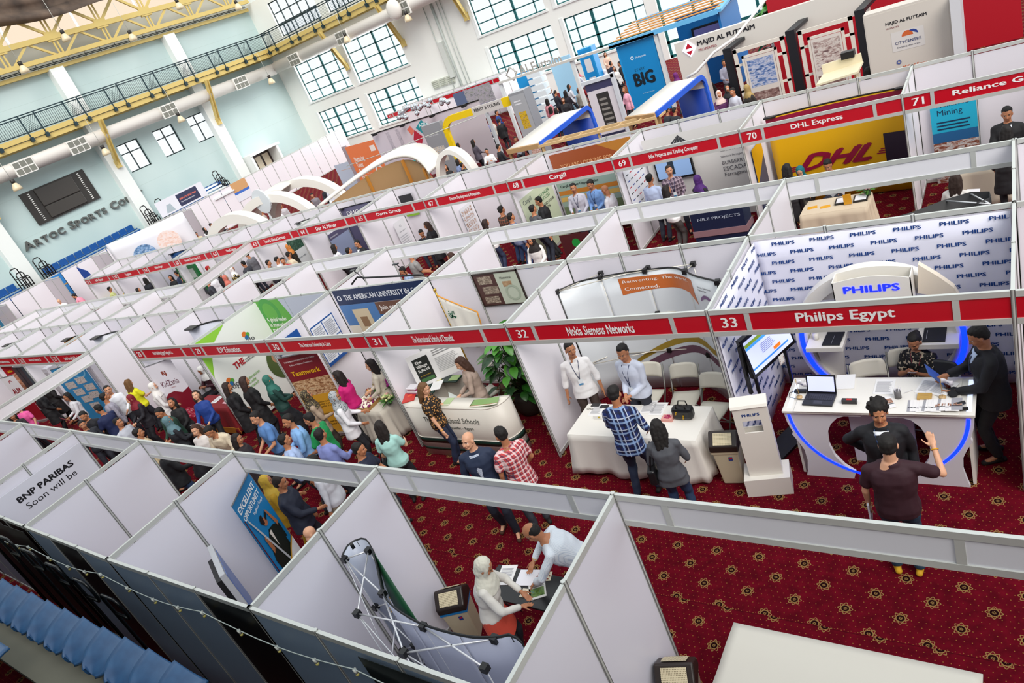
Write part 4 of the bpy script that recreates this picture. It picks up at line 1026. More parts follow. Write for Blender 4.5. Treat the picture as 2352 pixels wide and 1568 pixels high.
def cloth_table(x0, x1, y0, y1, z, label, col='#e6e2da', tcol=None, drop=.7, seed=0, name='table', group=None):
 """table under a cloth that hangs in folds"""
 r = thing(name, ((x0+x1)/2, (y0+y1)/2, 0), 'table under the '+label, 'table', group)
 mb = MB(); mb.box(x0+.02, x1-.02, y0+.02, y1-.02, z-.03, z-.008); mb.build('tabletop', M('#6b5a44', 0.5), r)
 for a in (x0+.08, x1-.08):
  for b in (y0+.08, y1-.08): mb = MB(); mb.box(a-.02, a+.02, b-.02, b+.02, 0, z-.03); mb.build('leg', M('#3c3c3c', 0.4, .5), r)
 per = []; n_ = 26
 def side(a, b): return [(a[0]+(b[0]-a[0])*i/n_, a[1]+(b[1]-a[1])*i/n_) for i in range(n_)]
 c = [(x0, y0), (x1, y0), (x1, y1), (x0, y1)]
 for i in range(4): per += side(c[i], c[(i+1) % 4])
 g = []; cx, cy = (x0+x1)/2, (y0+y1)/2
 for j in range(7):
  t = j/6; row = []
  for i, (a, b) in enumerate(per):
   d = Vector((a-cx, b-cy, 0)); ex = Vector((1 if abs(a-x1) < 1e-6 else (-1 if abs(a-x0) < 1e-6 else 0), 1 if abs(b-y1) < 1e-6 else (-1 if abs(b-y0) < 1e-6 else 0), 0))
   f = .035*t*math.sin(i*.62+seed)+.02*t*math.sin(i*1.37+seed*2)+.05*t**1.5
   row.append(Vector((a, b, z-drop*t+.02*t*math.sin(i*.4+seed)))+ex*(f+.004))
  row.append(row[0]); g.append(row)
 mb = MB(); mb.sheet(g, 0); mb.add([Vector((a, b, z)) for a, b in c], [(0, 1, 2, 3)])
 o = mb.build('tablecloth', M(col, 0.8)); tag(o, label, 'tablecloth'); sd = o.modifiers.new('s', 'SOLIDIFY'); sd.thickness = .004; sd.offset = 1
 return r
def papers(name, loc, rz, label, cat='papers', w_=.21, h_=.297, th=.004, col='#eceae8', lines=10, extra=None, group=None):
 c, s = math.cos(rz), math.sin(rz); p = Print(Vector(loc)+Z*th, (c, s, 0), (-s, c, 0), w_, h_, col, th)
 if lines: p.lines(.1, .9, .12, .85, lines, '#9a9aa0')
 if extra: extra(p)
 return p.build(name, label, cat, group=group)
def simple(name, label, cat, mats, fn, group=None, bevel=0.0):
 mb = MB(); fn(mb); o = mb.build(name, mats, bevel=bevel); return tag(o, label, cat, group)
# ================================================================ booth 33: white and blue
PB = M('#0b3f86', 0.5, name='wordmark_blue'); FAB = M('#dfdfee', 0.7, name='backdrop_fabric'); WG = M('#e6e2da', 0.3, name='gloss_white'); LED = M('#0624ff', 0.4, emit=3.2, name='blue_led')
def wordwall(org, xd, W_, label, seed, skip=0):
 r = thing('printed_backdrop', org, label, 'backdrop'); org = Vector(org); xd = Vector(xd); n_ = xd.cross(Z)
 g = [[org+xd*(W_*i/24)+Z*(.06+2.36*j/8)+n_*(.012+.006*math.sin(i*.9+j*.4+seed)) for i in range(25)] for j in range(9)]
 mb = MB(); mb.sheet(g, .002) if n_.dot((g[1][0]-g[0][0]).cross(g[0][1]-g[0][0])) > 0 else mb.sheet([list(reversed(x)) for x in g], .002); mb.build('fabric', FAB, r)
 mb = MB(); k = 0; z_ = 2.335
 while z_ > .15:
  a = .25+((k*.22) % .49)-.49
  while a < W_-.02:
   if a > -.12:
    vs_, fs = text_mesh('PHILIPS', .045); x0 = min(v[0] for v in vs_); x1 = max(v[0] for v in vs_); y0 = min(v[1] for v in vs_); y1 = max(v[1] for v in vs_)
    P = [org+xd*min(W_-.01, max(.01, a+(v[0]-x0)/(x1-x0)*.30))+Z*(z_+(v[1]-y0)/(y1-y0)*.052)+n_*(.022+.0006*v[2]) for v in vs_]; mb.add(P, fs)
   a += .49
  z_ -= .1435; k += 1
 mb.build('printed_wordmarks', PB, r); return r
wordwall((.06, 1.965, 0), (1, 0, 0), 2.9, 'white fabric wall covered with blue PHILIPS words at the back of booth 33', 0)
wordwall((.062, .05, 0), (0, 1, 0), 1.9, 'white fabric covered with blue PHILIPS words on the left partition of booth 33', 2)
# ring stand
r = thing('ring_display', (1.51, 1.55, 0), 'round white display stand with a glowing blue ring behind the counter', 'display stand')
def ring(mb, cx, y0, y1, cz, ro, ri, a0, a1, n=48, mi=0, zmin=0.0):
 for i in range(n):
  t0 = math.radians(a0+(a1-a0)*i/n); t1 = math.radians(a0+(a1-a0)*(i+1)/n)
  P = []
  for y in (y0, y1):
   for t, r_ in ((t0, ri), (t0, ro), (t1, ro), (t1, ri)): P.append((cx+r_*math.cos(t), y, max(zmin, cz+r_*math.sin(t))))
  mb.add(P, [(0, 1, 2, 3), (7, 6, 5, 4), (0, 4, 5, 1), (1, 5, 6, 2), (2, 6, 7, 3), (3, 7, 4, 0)], mi)
mb = MB(); ring(mb, 1.51, 1.52, 1.72, 1.05, 1.02, .86, -5, 185); ring(mb, 1.51, 1.52, 1.72, 1.05, 1.02, .86, 185, 238); ring(mb, 1.51, 1.52, 1.72, 1.05, 1.02, .86, 302, 355); mb.build('ring_frame', WG, r)
mb = MB(); ring(mb, 1.51, 1.505, 1.52, 1.05, .965, .905, 150, 228); ring(mb, 1.51, 1.505, 1.52, 1.05, .965, .905, -48, 38); mb.build('blue_light_strip', LED, r)
mb = MB(); mb.prism([(1.51+.87*math.cos(math.radians(a)), 1.6, 1.05+.87*math.sin(math.radians(a))) for a in range(42, 139, 6)], (0, .06, 0)); mb.build('arch_panel', WG, r)
mb = MB(); mb.prism([(2.03, 1.42, 1.74), (2.46, 1.42, 1.60), (2.40, 1.42, 1.78), (2.25, 1.42, 1.95), (2.07, 1.42, 2.12)], (0, .09, 0)); mb.build('side_fin', M('#e2d6c4', 0.4), r)
for x0, x1 in ((.66, 1.12), (1.95, 2.4)): mb = MB(); mb.box(x0, x1, 1.28, 1.72, 1.02, 1.09); mb.build('shelf', WG, r, bevel=.005)
mb = MB(); mb.prism([(.7, 1.58, 1.0), (1.05, 1.58, 1.0), (.98, 1.58, .05), (.80, 1.58, .05)], (0, .1, 0)); mb.build('shelf_bracket', WG, r)
g = [(1.14+.86*i/16, 1.25, 2.05+.06*math.sin(PI*i/16)) for i in range(17)]
mb = MB(); mb.prism([(2.0, 1.25, 1.62), (1.14, 1.25, 1.62)]+g, (0, .012, 0)); mb.prism([(2.0, 1.50, 1.62), (1.14, 1.50, 1.62)]+[(a, 1.5, c) for a, b, c in g], (0, .012, 0)); mb.box(1.14, 1.152, 1.25, 1.51, 1.62, 2.06); mb.box(1.988, 2.0, 1.25, 1.51, 1.62, 2.06); mb.box(1.14, 2.0, 1.25, 1.51, 1.62, 1.64)
hb = mb.build('header_box', WG, r); text('PHILIPS', (1.57, 1.248, 1.895), X, Z, M('#1020f0', 0.4, emit=1.6, name='blue_lit_letters'), hb, 'lit_wordmark', 'glowing blue wordmark', h=.10, wd=.62, bold=.05, align='CENTER')
# counter
r = thing('exhibition_counter', (1.6, .3, 0), 'long white counter with glowing blue arcs on its front', 'counter'); CZ = 1.05
mb = MB(); mb.box(.64, 2.61, -.04, .66, CZ-.035, CZ); mb.box(.78, 2.47, -.055, .64, CZ, CZ+.012); mb.build('countertop', WG, r, bevel=.006)
def wing(sx):
 # outer edge scooped, inner edge following an oval
 pts = []
 ox = (lambda a: a) if sx > 0 else (lambda a: 3.245-a)
 out = [(.645, 1.01), (.66, .85), (.70, .70), (.685, .66), (.74, .55), (.79, .42), (.80, .25), (.77, .08), (.75, .0)]
 inn = [(1.30, .0), (1.33, .10), (1.22, .2), (1.13, .35), (1.09, .52), (1.10, .7), (1.16, .84), (1.24, .93), (1.32, .96), (1.5, .96), (1.5, 1.01)]
 return [(ox(a), .0, b) for a, b in out]+[(ox(a), .0, b) for a, b in inn]
for s in (1, -1): mb = MB(); mb.prism(wing(s), (0, .05, 0)); mb.build('front_panel', M('#dcd9e0', 0.35), r)
mb = MB(); mb.box(1.28, 1.965, .34, .38, 0, 1.0); mb.build('recessed_panel', M('#d3cfd2', 0.4), r)
for a in (.70, 2.52): mb = MB(); mb.box(a, a+.03, .06, .62, 0, 1.0); mb.build('side_panel', WG, r)
def arc(pts, w_, mb):
 P = [Vector(p) for p in pts]; n_ = len(P)
 for i in range(n_-1):
  d = (P[i+1]-P[i]).normalized(); q = d.cross(Y); mb.add([P[i]-q*w_/2, P[i+1]-q*w_/2, P[i+1]+q*w_/2, P[i]+q*w_/2], [(0, 1, 2, 3)])
for s in (1, -1):
 mb = MB(); cx, cz, rr = (1.66, 1.02, .96) if s > 0 else (1.585, 1.02, .96)
 arc([(cx-s*rr*math.cos(math.radians(a)), -.004, cz-rr*math.sin(math.radians(a))) for a in range(3, 78, 4) if cz-rr*math.sin(math.radians(a)) > .04], .035, mb); mb.build('blue_light_arc', LED, r)
for a in (.69, 2.53): mb = MB(); mb.box(a, a+.045, .02, .6, CZ+.0005, CZ+.003); mb.build('light_strip', M('#cfdcff', 0.4, emit=.8), r)
# kiosk
a = math.radians(15); r = thing('information_kiosk', (.36, -.28, 0), 'tall slim white kiosk on a box plinth reading PHILIPS, left of the counter', 'kiosk', rz=a, local=True)
mb = MB(); mb.box(-.275, .275, -.15, .19, 0, .27); local_part(mb, 'plinth', WG, r)
mb = MB(); mb.box(-.2, .2, -.07, -.05, .27, .95); mb.box(-.2, -.115, -.07, -.05, .95, 1.13); mb.box(.105, .2, -.07, -.05, .95, 1.13); mb.box(-.2, .2, -.07, -.05, 1.13, 1.33); mb.box(-.2, -.185, -.05, .06, .27, 1.33); mb.box(.185, .2, -.05, .06, .27, 1.33); mb.box(-.2, .2, .055, .07, .27, .95)
mb.prism([(-.215, -.09, 1.33), (-.215, .08, 1.33), (-.215, .08, 1.40), (-.215, -.07, 1.36)], (.43, 0, 0)); local_part(mb, 'tower', M('#e9e4da', 0.35), r)
mb = MB(); put_text(mb, 'PHILIPS', (0, -.0715, 1.20), X, Z, h=.04, wd=.205, bold=.045, align='CENTER', th=.001); local_part(mb, 'wordmark', PB, r)
# TV on a stand
p0 = atz(1741, 868, 1.42); p1 = atz(1831, 786, 1.42); e = (p1-p0); e.z = 0; L = e.length; e.normalize(); n_ = e.cross(Z); tl = (Z*.985-n_*.17).normalized()
r = thing('television', tuple((p0+p1)/2-n_*.1), 'large flat television standing diagonally in the left corner of booth 33', 'television'); Ht = L*.60; cc = p0+e*L/2+tl*Ht/2-n_*.04
mb = MB(); mb.obox(cc-n_*.03, e*(L/2+.02), tl*(Ht/2+.02), n_*.03); mb.build('housing', M('#0a0a0c', 0.2), r, bevel=.006)
pr = Print(p0+tl*.03-n_*.035+e*.02, e, tl, L-.04, Ht-.06, M('#bfc6f2', 0.3, emit=.55, name='lit_screen'), .003); SC = lambda h, e_=.5: M(h, 0.3, emit=e_)
pr.rect(0, .45, .92, 1, SC('#b9c2ee')).rect(0, .75, .82, .92, SC('#6f8a2c')).rect(0, 1, .74, .82, SC('#3f8fe0')).rect(.0, .9, .12, .17, SC('#2f7ad8')).rect(.55, .72, .2, .3, SC('#d8741c')).lines(.3, .62, .36, .66, 6, SC('#7a80a8')).build('screen', None, None, r)
mb = MB(); mb.obox(p0-n_*.14+Z*.1-e*.03, e*.02, n_*.02, Z*.35); mb.build('side_mount', BLACK, r)
for q in (p0+e*.1, p1-e*.1): mb = MB(); mb.seg(q-n_*.13+Z*.3, Vector((q.x-n_.x*.13, q.y-n_.y*.13, 0)), .035, .035); mb.build('leg', BLACK, r)
mb = MB(); q = Vector((cc.x, cc.y, 0))-n_*.1; mb.seg(q-e*.5+Z*.02, q+e*.5+Z*.02, .3, .04); mb.build('base', M('#1c1c1e', 0.5), r)
pq = p0+e*.44; pr = Print(pq-Z*.10+n_*.0, e, Z, .1, .13, '#efe9e2', .003); [pr.disc(x_, y_, .06, '#7a2a2a') for x_, y_ in ((.12, .12), (.35, .08), (.6, .1), (.85, .15), (.88, .4), (.85, .65), (.1, .4), (.1, .65))]; pr.build('gift_card', 'small white card with dotted edge hung on the television frame', 'card')
# things on the counter
def laptop(loc, rz, label):
 r = thing('laptop', loc, label, 'laptop', rz=rz, local=True); mb = MB(); mb.box(-.17, .17, -.12, .12, 0, .022); b = local_part(mb, 'keyboard_base', M('#15151d', 0.35), r)
 mb = MB()
 for i in range(12):
  for j in range(5): mb.box(-.15+i*.0252, -.128+i*.0252, -.02+j*.022, -.002+j*.022, .022, .025)
 mb.box(-.05, .05, -.1, -.035, .022, .0235, 1); local_part(mb, 'keys', [M('#26262f', 0.4), M('#30303a', 0.3)], r)
 sd = Vector((0, .28, .96)).normalized(); c = Vector((0, .125, .02))+sd*.115; nn = Vector((0, -.96, .28)); mb = MB(); mb.obox(c, X*.17, sd*.115, nn*.005); li = local_part(mb, 'lid', M('#101016', 0.3), r)
 mb = MB(); mb.obox(c+nn*.006, X*.152, sd*.095, nn*.001); local_part(mb, 'screen', M('#c3c8f4', 0.3, emit=.6), li)
 return r
laptop((1.04, .17, CZ+.012), math.radians(-3), 'open black laptop on the white counter')
def flag(loc, label):
 p = Vector(loc); r = thing('table_flag', loc, label, 'flag'); mb = MB(); mb.cyl(p, .035, .018, 14); mb.build('base', M('#c9a878', 0.5), r); mb = MB(); mb.tube([p+Z*.015, p+Z*.27], .003, 6); mb.ball(p+Z*.275, .007, 6); mb.build('pole', M('#c9a050', 0.4, .5), r)
 g = [[p+X*(.004+.11*i/6)+Z*(.26-.06*j-.035*i/6)+Y*.012*math.sin(i*1.1) for i in range(7)] for j in range(2)]; mb = MB(); mb.sheet(g, .001); fl_ = mb.build('cloth', M('#e6e4ec', 0.7), r); text('PHILIPS', p+X*.03+Z*.215-Y*.014, X-Z*.3, Z, PB, fl_, 'wordmark', h=.012, wd=.05, bold=.04)
flag((.80, .22, CZ+.012), 'small white table flag on the left end of the counter'); flag((2.30, .25, CZ+.012), 'small white table flag on the right end of the counter')
simple('power_adapter', 'black laptop power adapter on the left end of the counter', 'power adapter', BLACK, lambda mb: mb.box(.72, .86, .30, .36, CZ+.012, CZ+.045), bevel=.006)
simple('power_cable', 'black cable looping over the left end of the counter', 'cable', BLACK, lambda mb: mb.tube([(.86, .33, CZ+.03), (.92, .42, CZ+.02), (.90, .52, CZ+.02), (.8, .6, CZ+.02), (.78, .7, CZ), (.76, .74, .8), (.72, .8, .3), (.6, .85, .02)], .004, 6))
simple('power_cable', 'black cable from the adapter to the laptop', 'cable', BLACK, lambda mb: mb.tube([(.72, .33, CZ+.03), (.66, .3, CZ+.02), (.68, .22, CZ+.02), (.8, .17, CZ+.02), (.87, .16, CZ+.025)], .004, 6))
simple('portable_speaker', 'small black portable speaker on the counter, right of the laptop', 'speaker', [M('#2c2a2b', 0.5), M('#c02020', 0.4)], lambda mb: (mb.box(1.30, 1.46, .10, .15, CZ+.012, CZ+.065), mb.box(1.35, 1.41, .11, .14, CZ+.065, CZ+.067, 1)), bevel=.012)
papers('paper_sheet', (1.18, .38, CZ+.012), .1, 'stack of white sheets on the counter behind the laptop', th=.012, lines=0); papers('paper_sheet', (1.60, .30, CZ+.012), 0, 'white printed sheet lying on the counter, left of the pen holder', lines=14)
papers('paper_sheet', (2.02, .34, CZ+.012), -.25, 'printed list fanned behind the wooden box on the counter', lines=16); papers('paper_sheet', (2.13, .33, CZ+.018), -.45, 'second printed list lying over the first on the counter', lines=16)
r = thing('pen_holder', (1.87, .24, CZ+.012), 'grey mesh pen holder full of white pens', 'pen holder'); mb = MB(); mb.cyl((1.87, .24, CZ+.012), .036, .1, 16); mb.build('cup', M('#6a686a', 0.5), r)
for i in range(6): mb = MB(); a = i*1.05; mb.tube([(1.87+.018*math.cos(a), .24+.018*math.sin(a), CZ+.06), (1.87+.04*math.cos(a), .24+.03*math.sin(a), CZ+.16)], .004, 6); mb.build('pen', M('#e4e2e8', 0.4), r)
simple('pen', 'white pen lying on the counter beside the pen holder', 'pen', M('#d8d6da', 0.4), lambda mb: mb.tube([(1.92, .32, CZ+.017), (2.0, .38, CZ+.017)], .004, 6))
simple('wooden_box', 'small engraved wooden box on the counter', 'box', [M('#b8924a', 0.5), M('#5a4424', 0.6)], lambda mb: (mb.box(2.06, 2.2, .19, .3, CZ+.012, CZ+.04), mb.box(2.09, 2.17, .215, .22, CZ+.04, CZ+.041, 1), mb.box(2.09, 2.17, .25, .255, CZ+.04, CZ+.041, 1)), bevel=.004)
rnd = random.Random(5)
for i in range(16):
 x0 = 1.98+i*.028; papers('leaflet', (x0, -.02+rnd.uniform(-.01, .01), CZ+.013+.0022*i), rnd.uniform(-.06, .06), 'narrow leaflet fanned out at the front of the counter', 'leaflet', .1, .21, .002, '#e6e3e2' if i % 5 else '#9b9aa0', 0, (lambda p: p.rect(.02, .98, .3, .36, '#22242a').rect(.4, .95, .4, .6, photo_mat(['#2a2a2e', '#a06a4a', '#d8d0c8'], 30))) if i > 7 else (lambda p: p.rect(.05, .95, .3, .36, '#2a2c34')), group='leaflets fanned at the front of the counter')
for i in range(5): papers('leaflet', (1.70+.02*i, .02, CZ+.013+.002*i), .1*i, 'narrow leaflet beside the curly-haired man', 'leaflet', .1, .21, .002, '#e6e3e2', 0, lambda p: p.rect(.02, .98, .3, .36, '#22242a').rect(.3, .95, .4, .8, photo_mat(['#2a2a2e', '#a06a4a', '#d8d0c8'], 30)), group='leaflets behind the curly-haired man')
simple('stapler', 'black stapler lying open at the right end of the counter', 'stapler', BLACK, lambda mb: (mb.seg((2.40, .08, CZ+.03), (2.52, .13, CZ+.045), .035, .03), mb.seg((2.42, .02, CZ+.03), (2.55, .04, CZ+.03), .035, .03)), bevel=.006)
simple('drinking_glass', 'small glass of dark drink on the counter by the right flag', 'glass', [M('#3a1410', 0.2)], lambda mb: mb.cyl((2.34, .42, CZ+.012), .03, .08, 14, r2=.034))
simple('cloth_pouch', 'black cloth pouch lying on the counter by the right flag', 'pouch', M('#121216', 0.8), lambda mb: mb.ball((2.40, .33, CZ+.03), .075, 12, sc=(.8, 1.3, .3)))
simple('mug', 'white mug on the left shelf of the round stand', 'mug', WG, lambda mb: mb.tube([(.76, 1.5, 1.09), (.76, 1.5, 1.18)], [.033, .04], 16))
papers('gift_bag', (.86, 1.33, 1.09), -.05, 'flat black gift bag on the left shelf of the round stand', 'bag', .22, .32, .015, '#14161e', 0, lambda p: p.rect(.5, .52, .1, .7, '#8a8c94')); papers('gift_bag', (2.02, 1.33, 1.09), 0, 'flat black gift bag on the right shelf of the round stand', 'bag', .24, .32, .015, '#10121a', 0, lambda p: p.rect(.15, .17, .2, .8, '#b0b2ba'))
chair_local(math.radians(195), (1.45, .98, 0), 'cream folding chair in front of the round stand, left of the seated woman'); chair_local(math.radians(185), (1.82, 1.22, 0), 'cream folding chair directly left of the seated woman in booth 33'); chair_local(math.radians(170), (2.12, .93, 0), 'folding chair under the seated woman in booth 33', '#26262a', group=None)
mb = MB()
for i in range(9): mb.ball((1.35+.09*(i % 4), 1.05+.08*(i//4), .5+.04*(i % 3)), .08, 8, sc=(1, 1, .6))
tag(mb.build('plastic_sheet', M('#a9a49c', 0.25)), 'crumpled clear plastic wrapping heaped on the chair behind the counter', 'wrapping', kind='stuff')
# ================================================================ booth 32: curved pop-up wall, cloth table
def popup(uvs, off, label, height, zt, pan_cols, name='popup_display', back=None, truss=None):
 pts = [atz(off(u, v)[0], off(u, v)[1], zt) for u, v in uvs]
 for p in pts: p.z = 0
 # resample
 d = [0]
 for a, b in zip(pts, pts[1:]): d.append(d[-1]+(b-a).length)
 def S(s):
  s = max(0, min(d[-1], s))
  for i in range(len(pts)-1):
   if s <= d[i+1]+1e-9:
    t = (s-d[i])/(d[i+1]-d[i]); p0, p1, p2, p3 = pts[max(i-1, 0)], pts[i], pts[i+1], pts[min(i+2, len(pts)-1)]
    return 0.5*((2*p1)+(-p0+p2)*t+(2*p0-5*p1+4*p2-p3)*t*t+(-p0+3*p1-3*p2+p3)*t*t*t)
  return pts[-1]
 return S, d[-1]
def dN(a, b): return 1240+a/5.345, 580+b/5.345
S, L = popup([(210, 480), (480, 365), (750, 305), (1020, 258), (1290, 222), (1600, 190), (1775, 230), (1900, 290), (2180, 360)], dN, '', 2.2, 2.2, None)
r = thing('popup_display', tuple(S(L/2)), 'curved white pop-up wall with an orange speech bubble reading Reinventing. The world. Connected.', 'display')
def nrm(S, s): d = S(s+.02)-S(s-.02); d.normalize(); return d.cross(Z)
def surf_sheet(S, s0, s1, z0, z1, off, mat_, nm_, par, n=14, m=6, th=.004):
 g = [[S(s0+(s1-s0)*i/n)+nrm(S, s0+(s1-s0)*i/n)*off+Z*(z0+(z1-z0)*j/m) for i in range(n+1)] for j in range(m+1)]
 mb = MB(); mb.sheet(g, -th); return mb.build(nm_, mat_, par)
def surf_poly(S, mb, pts, off, mi=0):
 mb.add([S(a)+nrm(S, a)*off+Z*b for a, b in pts], [tuple(range(len(pts)))], mi)
def surf_strip(S, mb, fn0, fn1, s0, s1, off, n=30, mi=0):
 for i in range(n):
  a = s0+(s1-s0)*i/n; b = s0+(s1-s0)*(i+1)/n
  mb.add([S(a)+nrm(S, a)*off+Z*fn0(a), S(b)+nrm(S, b)*off+Z*fn0(b), S(b)+nrm(S, b)*off+Z*fn1(b), S(a)+nrm(S, a)*off+Z*fn1(a)], [(0, 1, 2, 3)], mi)
def surf_text(S, mb, body, s0, z0, w_, h_, off, mi=0, bold=0.0):
 vs_, fs = text_mesh(body, bold); x0 = min(v[0] for v in vs_); x1 = max(v[0] for v in vs_); y0 = min(v[1] for v in vs_); y1 = max(v[1] for v in vs_)
 P = []
 for v in vs_:
  a = s0+(v[0]-x0)/(x1-x0)*w_; P.append(S(a)+nrm(S, a)*(off+.0006*v[2])+Z*(z0+(v[1]-y0)/(y1-y0)*h_))
 mb.add(P, fs, mi)
for i in range(4):
 surf_sheet(S, L*i/4+.004, L*(i+1)/4-.004, .02, 2.2, .0, M('#d5dade', 0.35), 'panel', r)
mb = MB(); mb.tube([S(L*i/40)+Z*2.21-nrm(S, L*i/40)*.0 for i in range(41)], .014, 6); mb.tube([S(0)+Z*.02, S(0)+Z*2.2], .014, 6); mb.tube([S(L)+Z*.02, S(L)+Z*2.2], .02, 6); mb.build('edge_rail', BLACK, r)
mb = MB(); k0, k1 = L*.34, L*.80
surf_strip(S, mb, lambda a: 1.83+.05*math.sin((a-k0)/(k1-k0)*PI*1.0)+(-.02 if a > k1-.12 else 0), lambda a: 2.125-.02*((a-k0)/(k1-k0)), k0, k1, .008); surf_poly(S, mb, [(k1-.16, 1.84), (k1+.05, 1.70), (k1-.01, 1.90), (k1-.0, 2.0)], .008)
surf_strip(S, mb, lambda a: .55+.35*math.sin((a-L*.3)/(L*.7)*PI*.9), lambda a: .62+.40*math.sin((a-L*.3)/(L*.7)*PI*.9), L*.3, L*.98, .006, mi=1); surf_strip(S, mb, lambda a: .35+.35*math.sin((a-L*.3)/(L*.7)*PI*.9), lambda a: .47+.37*math.sin((a-L*.3)/(L*.7)*PI*.9), L*.3, L*.98, .006, mi=2)
surf_strip(S, mb, lambda a: .02, lambda a: .9, L*.86, L*.99, .004, mi=3, n=6)
mb.build('printed_graphics', [M('#c2672c', 0.4), M('#9a7f2c', 0.5), M('#6b4a5a', 0.5), M('#6f8a4a', 0.5)], r)
mb = MB(); surf_text(S, mb, 'Reinventing. The world.', k0+.06, 2.02, (k1-k0)*.86, .065, .012); surf_text(S, mb, 'Connected.', k0+.06, 1.90, (k1-k0)*.42, .06, .012); surf_text(S, mb, 'Nokia Siemens', L*.845, 2.02, L*.085, .032, .012, 1, .02); surf_text(S, mb, 'Networks', L*.845, 1.97, L*.055, .032, .012, 1, .02)
surf_strip(S, mb, lambda a: 1.80+.06*math.sin((a-L*.85)*14), lambda a: 1.84+.08*math.sin((a-L*.85)*14), L*.85, L*.93, .012, mi=2, n=10); mb.build('printed_text', [M('#efe9e4', 0.4), M('#26262e', 0.4), M('#7a5a82', 0.4)], r)
def truss(pts_f, pts_b, r, zt=2.2, hub=.035, nz=(0.75, 1.45, 2.2)):
 hb = MB(); br = MB()
 for z in nz:
  for p in pts_f+pts_b: hb.obox(Vector((p[0], p[1], z)), X*hub, Y*hub, Z*hub)
  for i in range(min(len(pts_f), len(pts_b))):
   for j in (i-1, i, i+1):
    if 0 <= j < len(pts_f): br.tube([(pts_b[i][0], pts_b[i][1], z), (pts_f[j][0], pts_f[j][1], z)], .0085, 5)
 for p in pts_b+pts_f: br.tube([(p[0], p[1], .05), (p[0], p[1], zt)], .006, 5)
 hb.build('hub', BLACK, r); br.build('strut', M('#d4cfc2', 0.3, .4), r)
truss([tuple(S(L*i/4)[:2]) for i in range(5)], [(-2.42, 1.96), (-1.59, 1.96), (-.85, 1.93)], r)
# cloth table and what lies on it
cloth_table(-2.42, -.44, -.33, .41, .75, 'white cloth hanging in folds over the long table of booth 32', drop=.69, seed=1)
T = .755
for (u, v, rz, lb) in ((1545/5.227, 920/5.227, .0, ''),): pass
def ont(a, b, z=T): return atz(1240+a/5.227, 760+b/5.227, z)
p = ont(570, 1020); papers('paper_sheet', tuple(p), 0.05, 'printed sheet at the left end of the cloth-covered table', lines=14); p = ont(1190, 990); papers('paper_sheet', tuple(p), .1, 'printed sheet in the middle of the cloth-covered table', lines=14); p = ont(1300, 1010); papers('paper_sheet', tuple(p), .02, 'printed sheet right of the middle one on the cloth-covered table', lines=14)
for a, b, lb in ((670, 892, 'dark smartphone at the left end of the cloth-covered table'), (775, 910, 'black smartphone beside the plaid man on the table')):
 p = ont(a, b); simple('smartphone', lb, 'phone', M('#14161c', 0.2), lambda mb: mb.obox(p+Z*.006, X*.07, Y*.036, Z*.005), bevel=.002)
p = ont(605, 940); simple('sunglasses', 'folded sunglasses on the cloth-covered table', 'sunglasses', M('#6b675c', 0.3), lambda mb: [mb.tube([p+Z*.012+Vector((.022*math.cos(t*PI/5)+s*.03, .016*math.sin(t*PI/5), 0)) for t in range(10)], .003, 5, closed=True) for s in (-1, 1)])
p = ont(700, 1060); simple('place_card', 'small white card with a yellow triangle on the table', 'card', [M('#e8e6e2', 0.5), M('#c9b01c', 0.5)], lambda mb: (mb.obox(p+Z*.03, X*.07, Y*.004, Z*.03), mb.obox(p+Z*.04+X*.03-Y*.006, X*.015, Y*.001, Z*.015, 1)))
p = ont(1740, 1040); r = thing('handbag', tuple(p), 'black leather handbag standing on the cloth-covered table', 'handbag')
mb = MB(); mb.obox(p+Z*.10, X*.15, Y*.075, Z*.095); b = mb.build('bag_body', M('#0e0e10', 0.35), r, bevel=.05)
for s in (-1, 1): mb = MB(); mb.tube([p+Vector((-.07, s*.04, .18)), p+Vector((-.05, s*.05, .25)), p+Vector((.05, s*.05, .25)), p+Vector((.07, s*.04, .18))], .009, 6); mb.build('handle', BLACK, r)
mb = MB(); mb.tube([p+Vector((-.06, -.08, .15)), p+Vector((-.07, -.09, .11))], .006, 5); mb.tube([p+Vector((.03, -.08, .1)), p+Vector((.02, -.09, .04))], .008, 5); mb.build('gold_charm', M('#d8a820', 0.3, .8), r)
p = ont(1540, 1060); simple('wrapped_gift', 'pink ribboned parcel on the table, left of the black handbag', 'gift', [M('#d89a90', 0.5), M('#b02860', 0.4)], lambda mb: (mb.obox(p+Z*.02, X*.08, Y*.06, Z*.02), [mb.obox(p+Z*.045+Vector((.03*math.cos(t), .03*math.sin(t), 0)), X*.02, Y*.006, Z*.01, 1) for t in (0, 1.3, 2.6, 3.9, 5.2)]))
chair_local(math.radians(180), (-1.74, 1.02, 0), 'cream folding chair behind the pale blue shirt'); chair_local(math.radians(186), (-1.12, .98, 0), 'cream folding chair in the middle behind the cloth-covered table'); chair_local(math.radians(176), (-.62, .72, 0), 'cream folding chair at the right end behind the cloth-covered table')
bin_((-.13, -.15, 0), math.radians(8), 'beige waste bin with a brown pyramid lid right of the cloth-covered table', liner='#c9bda0')
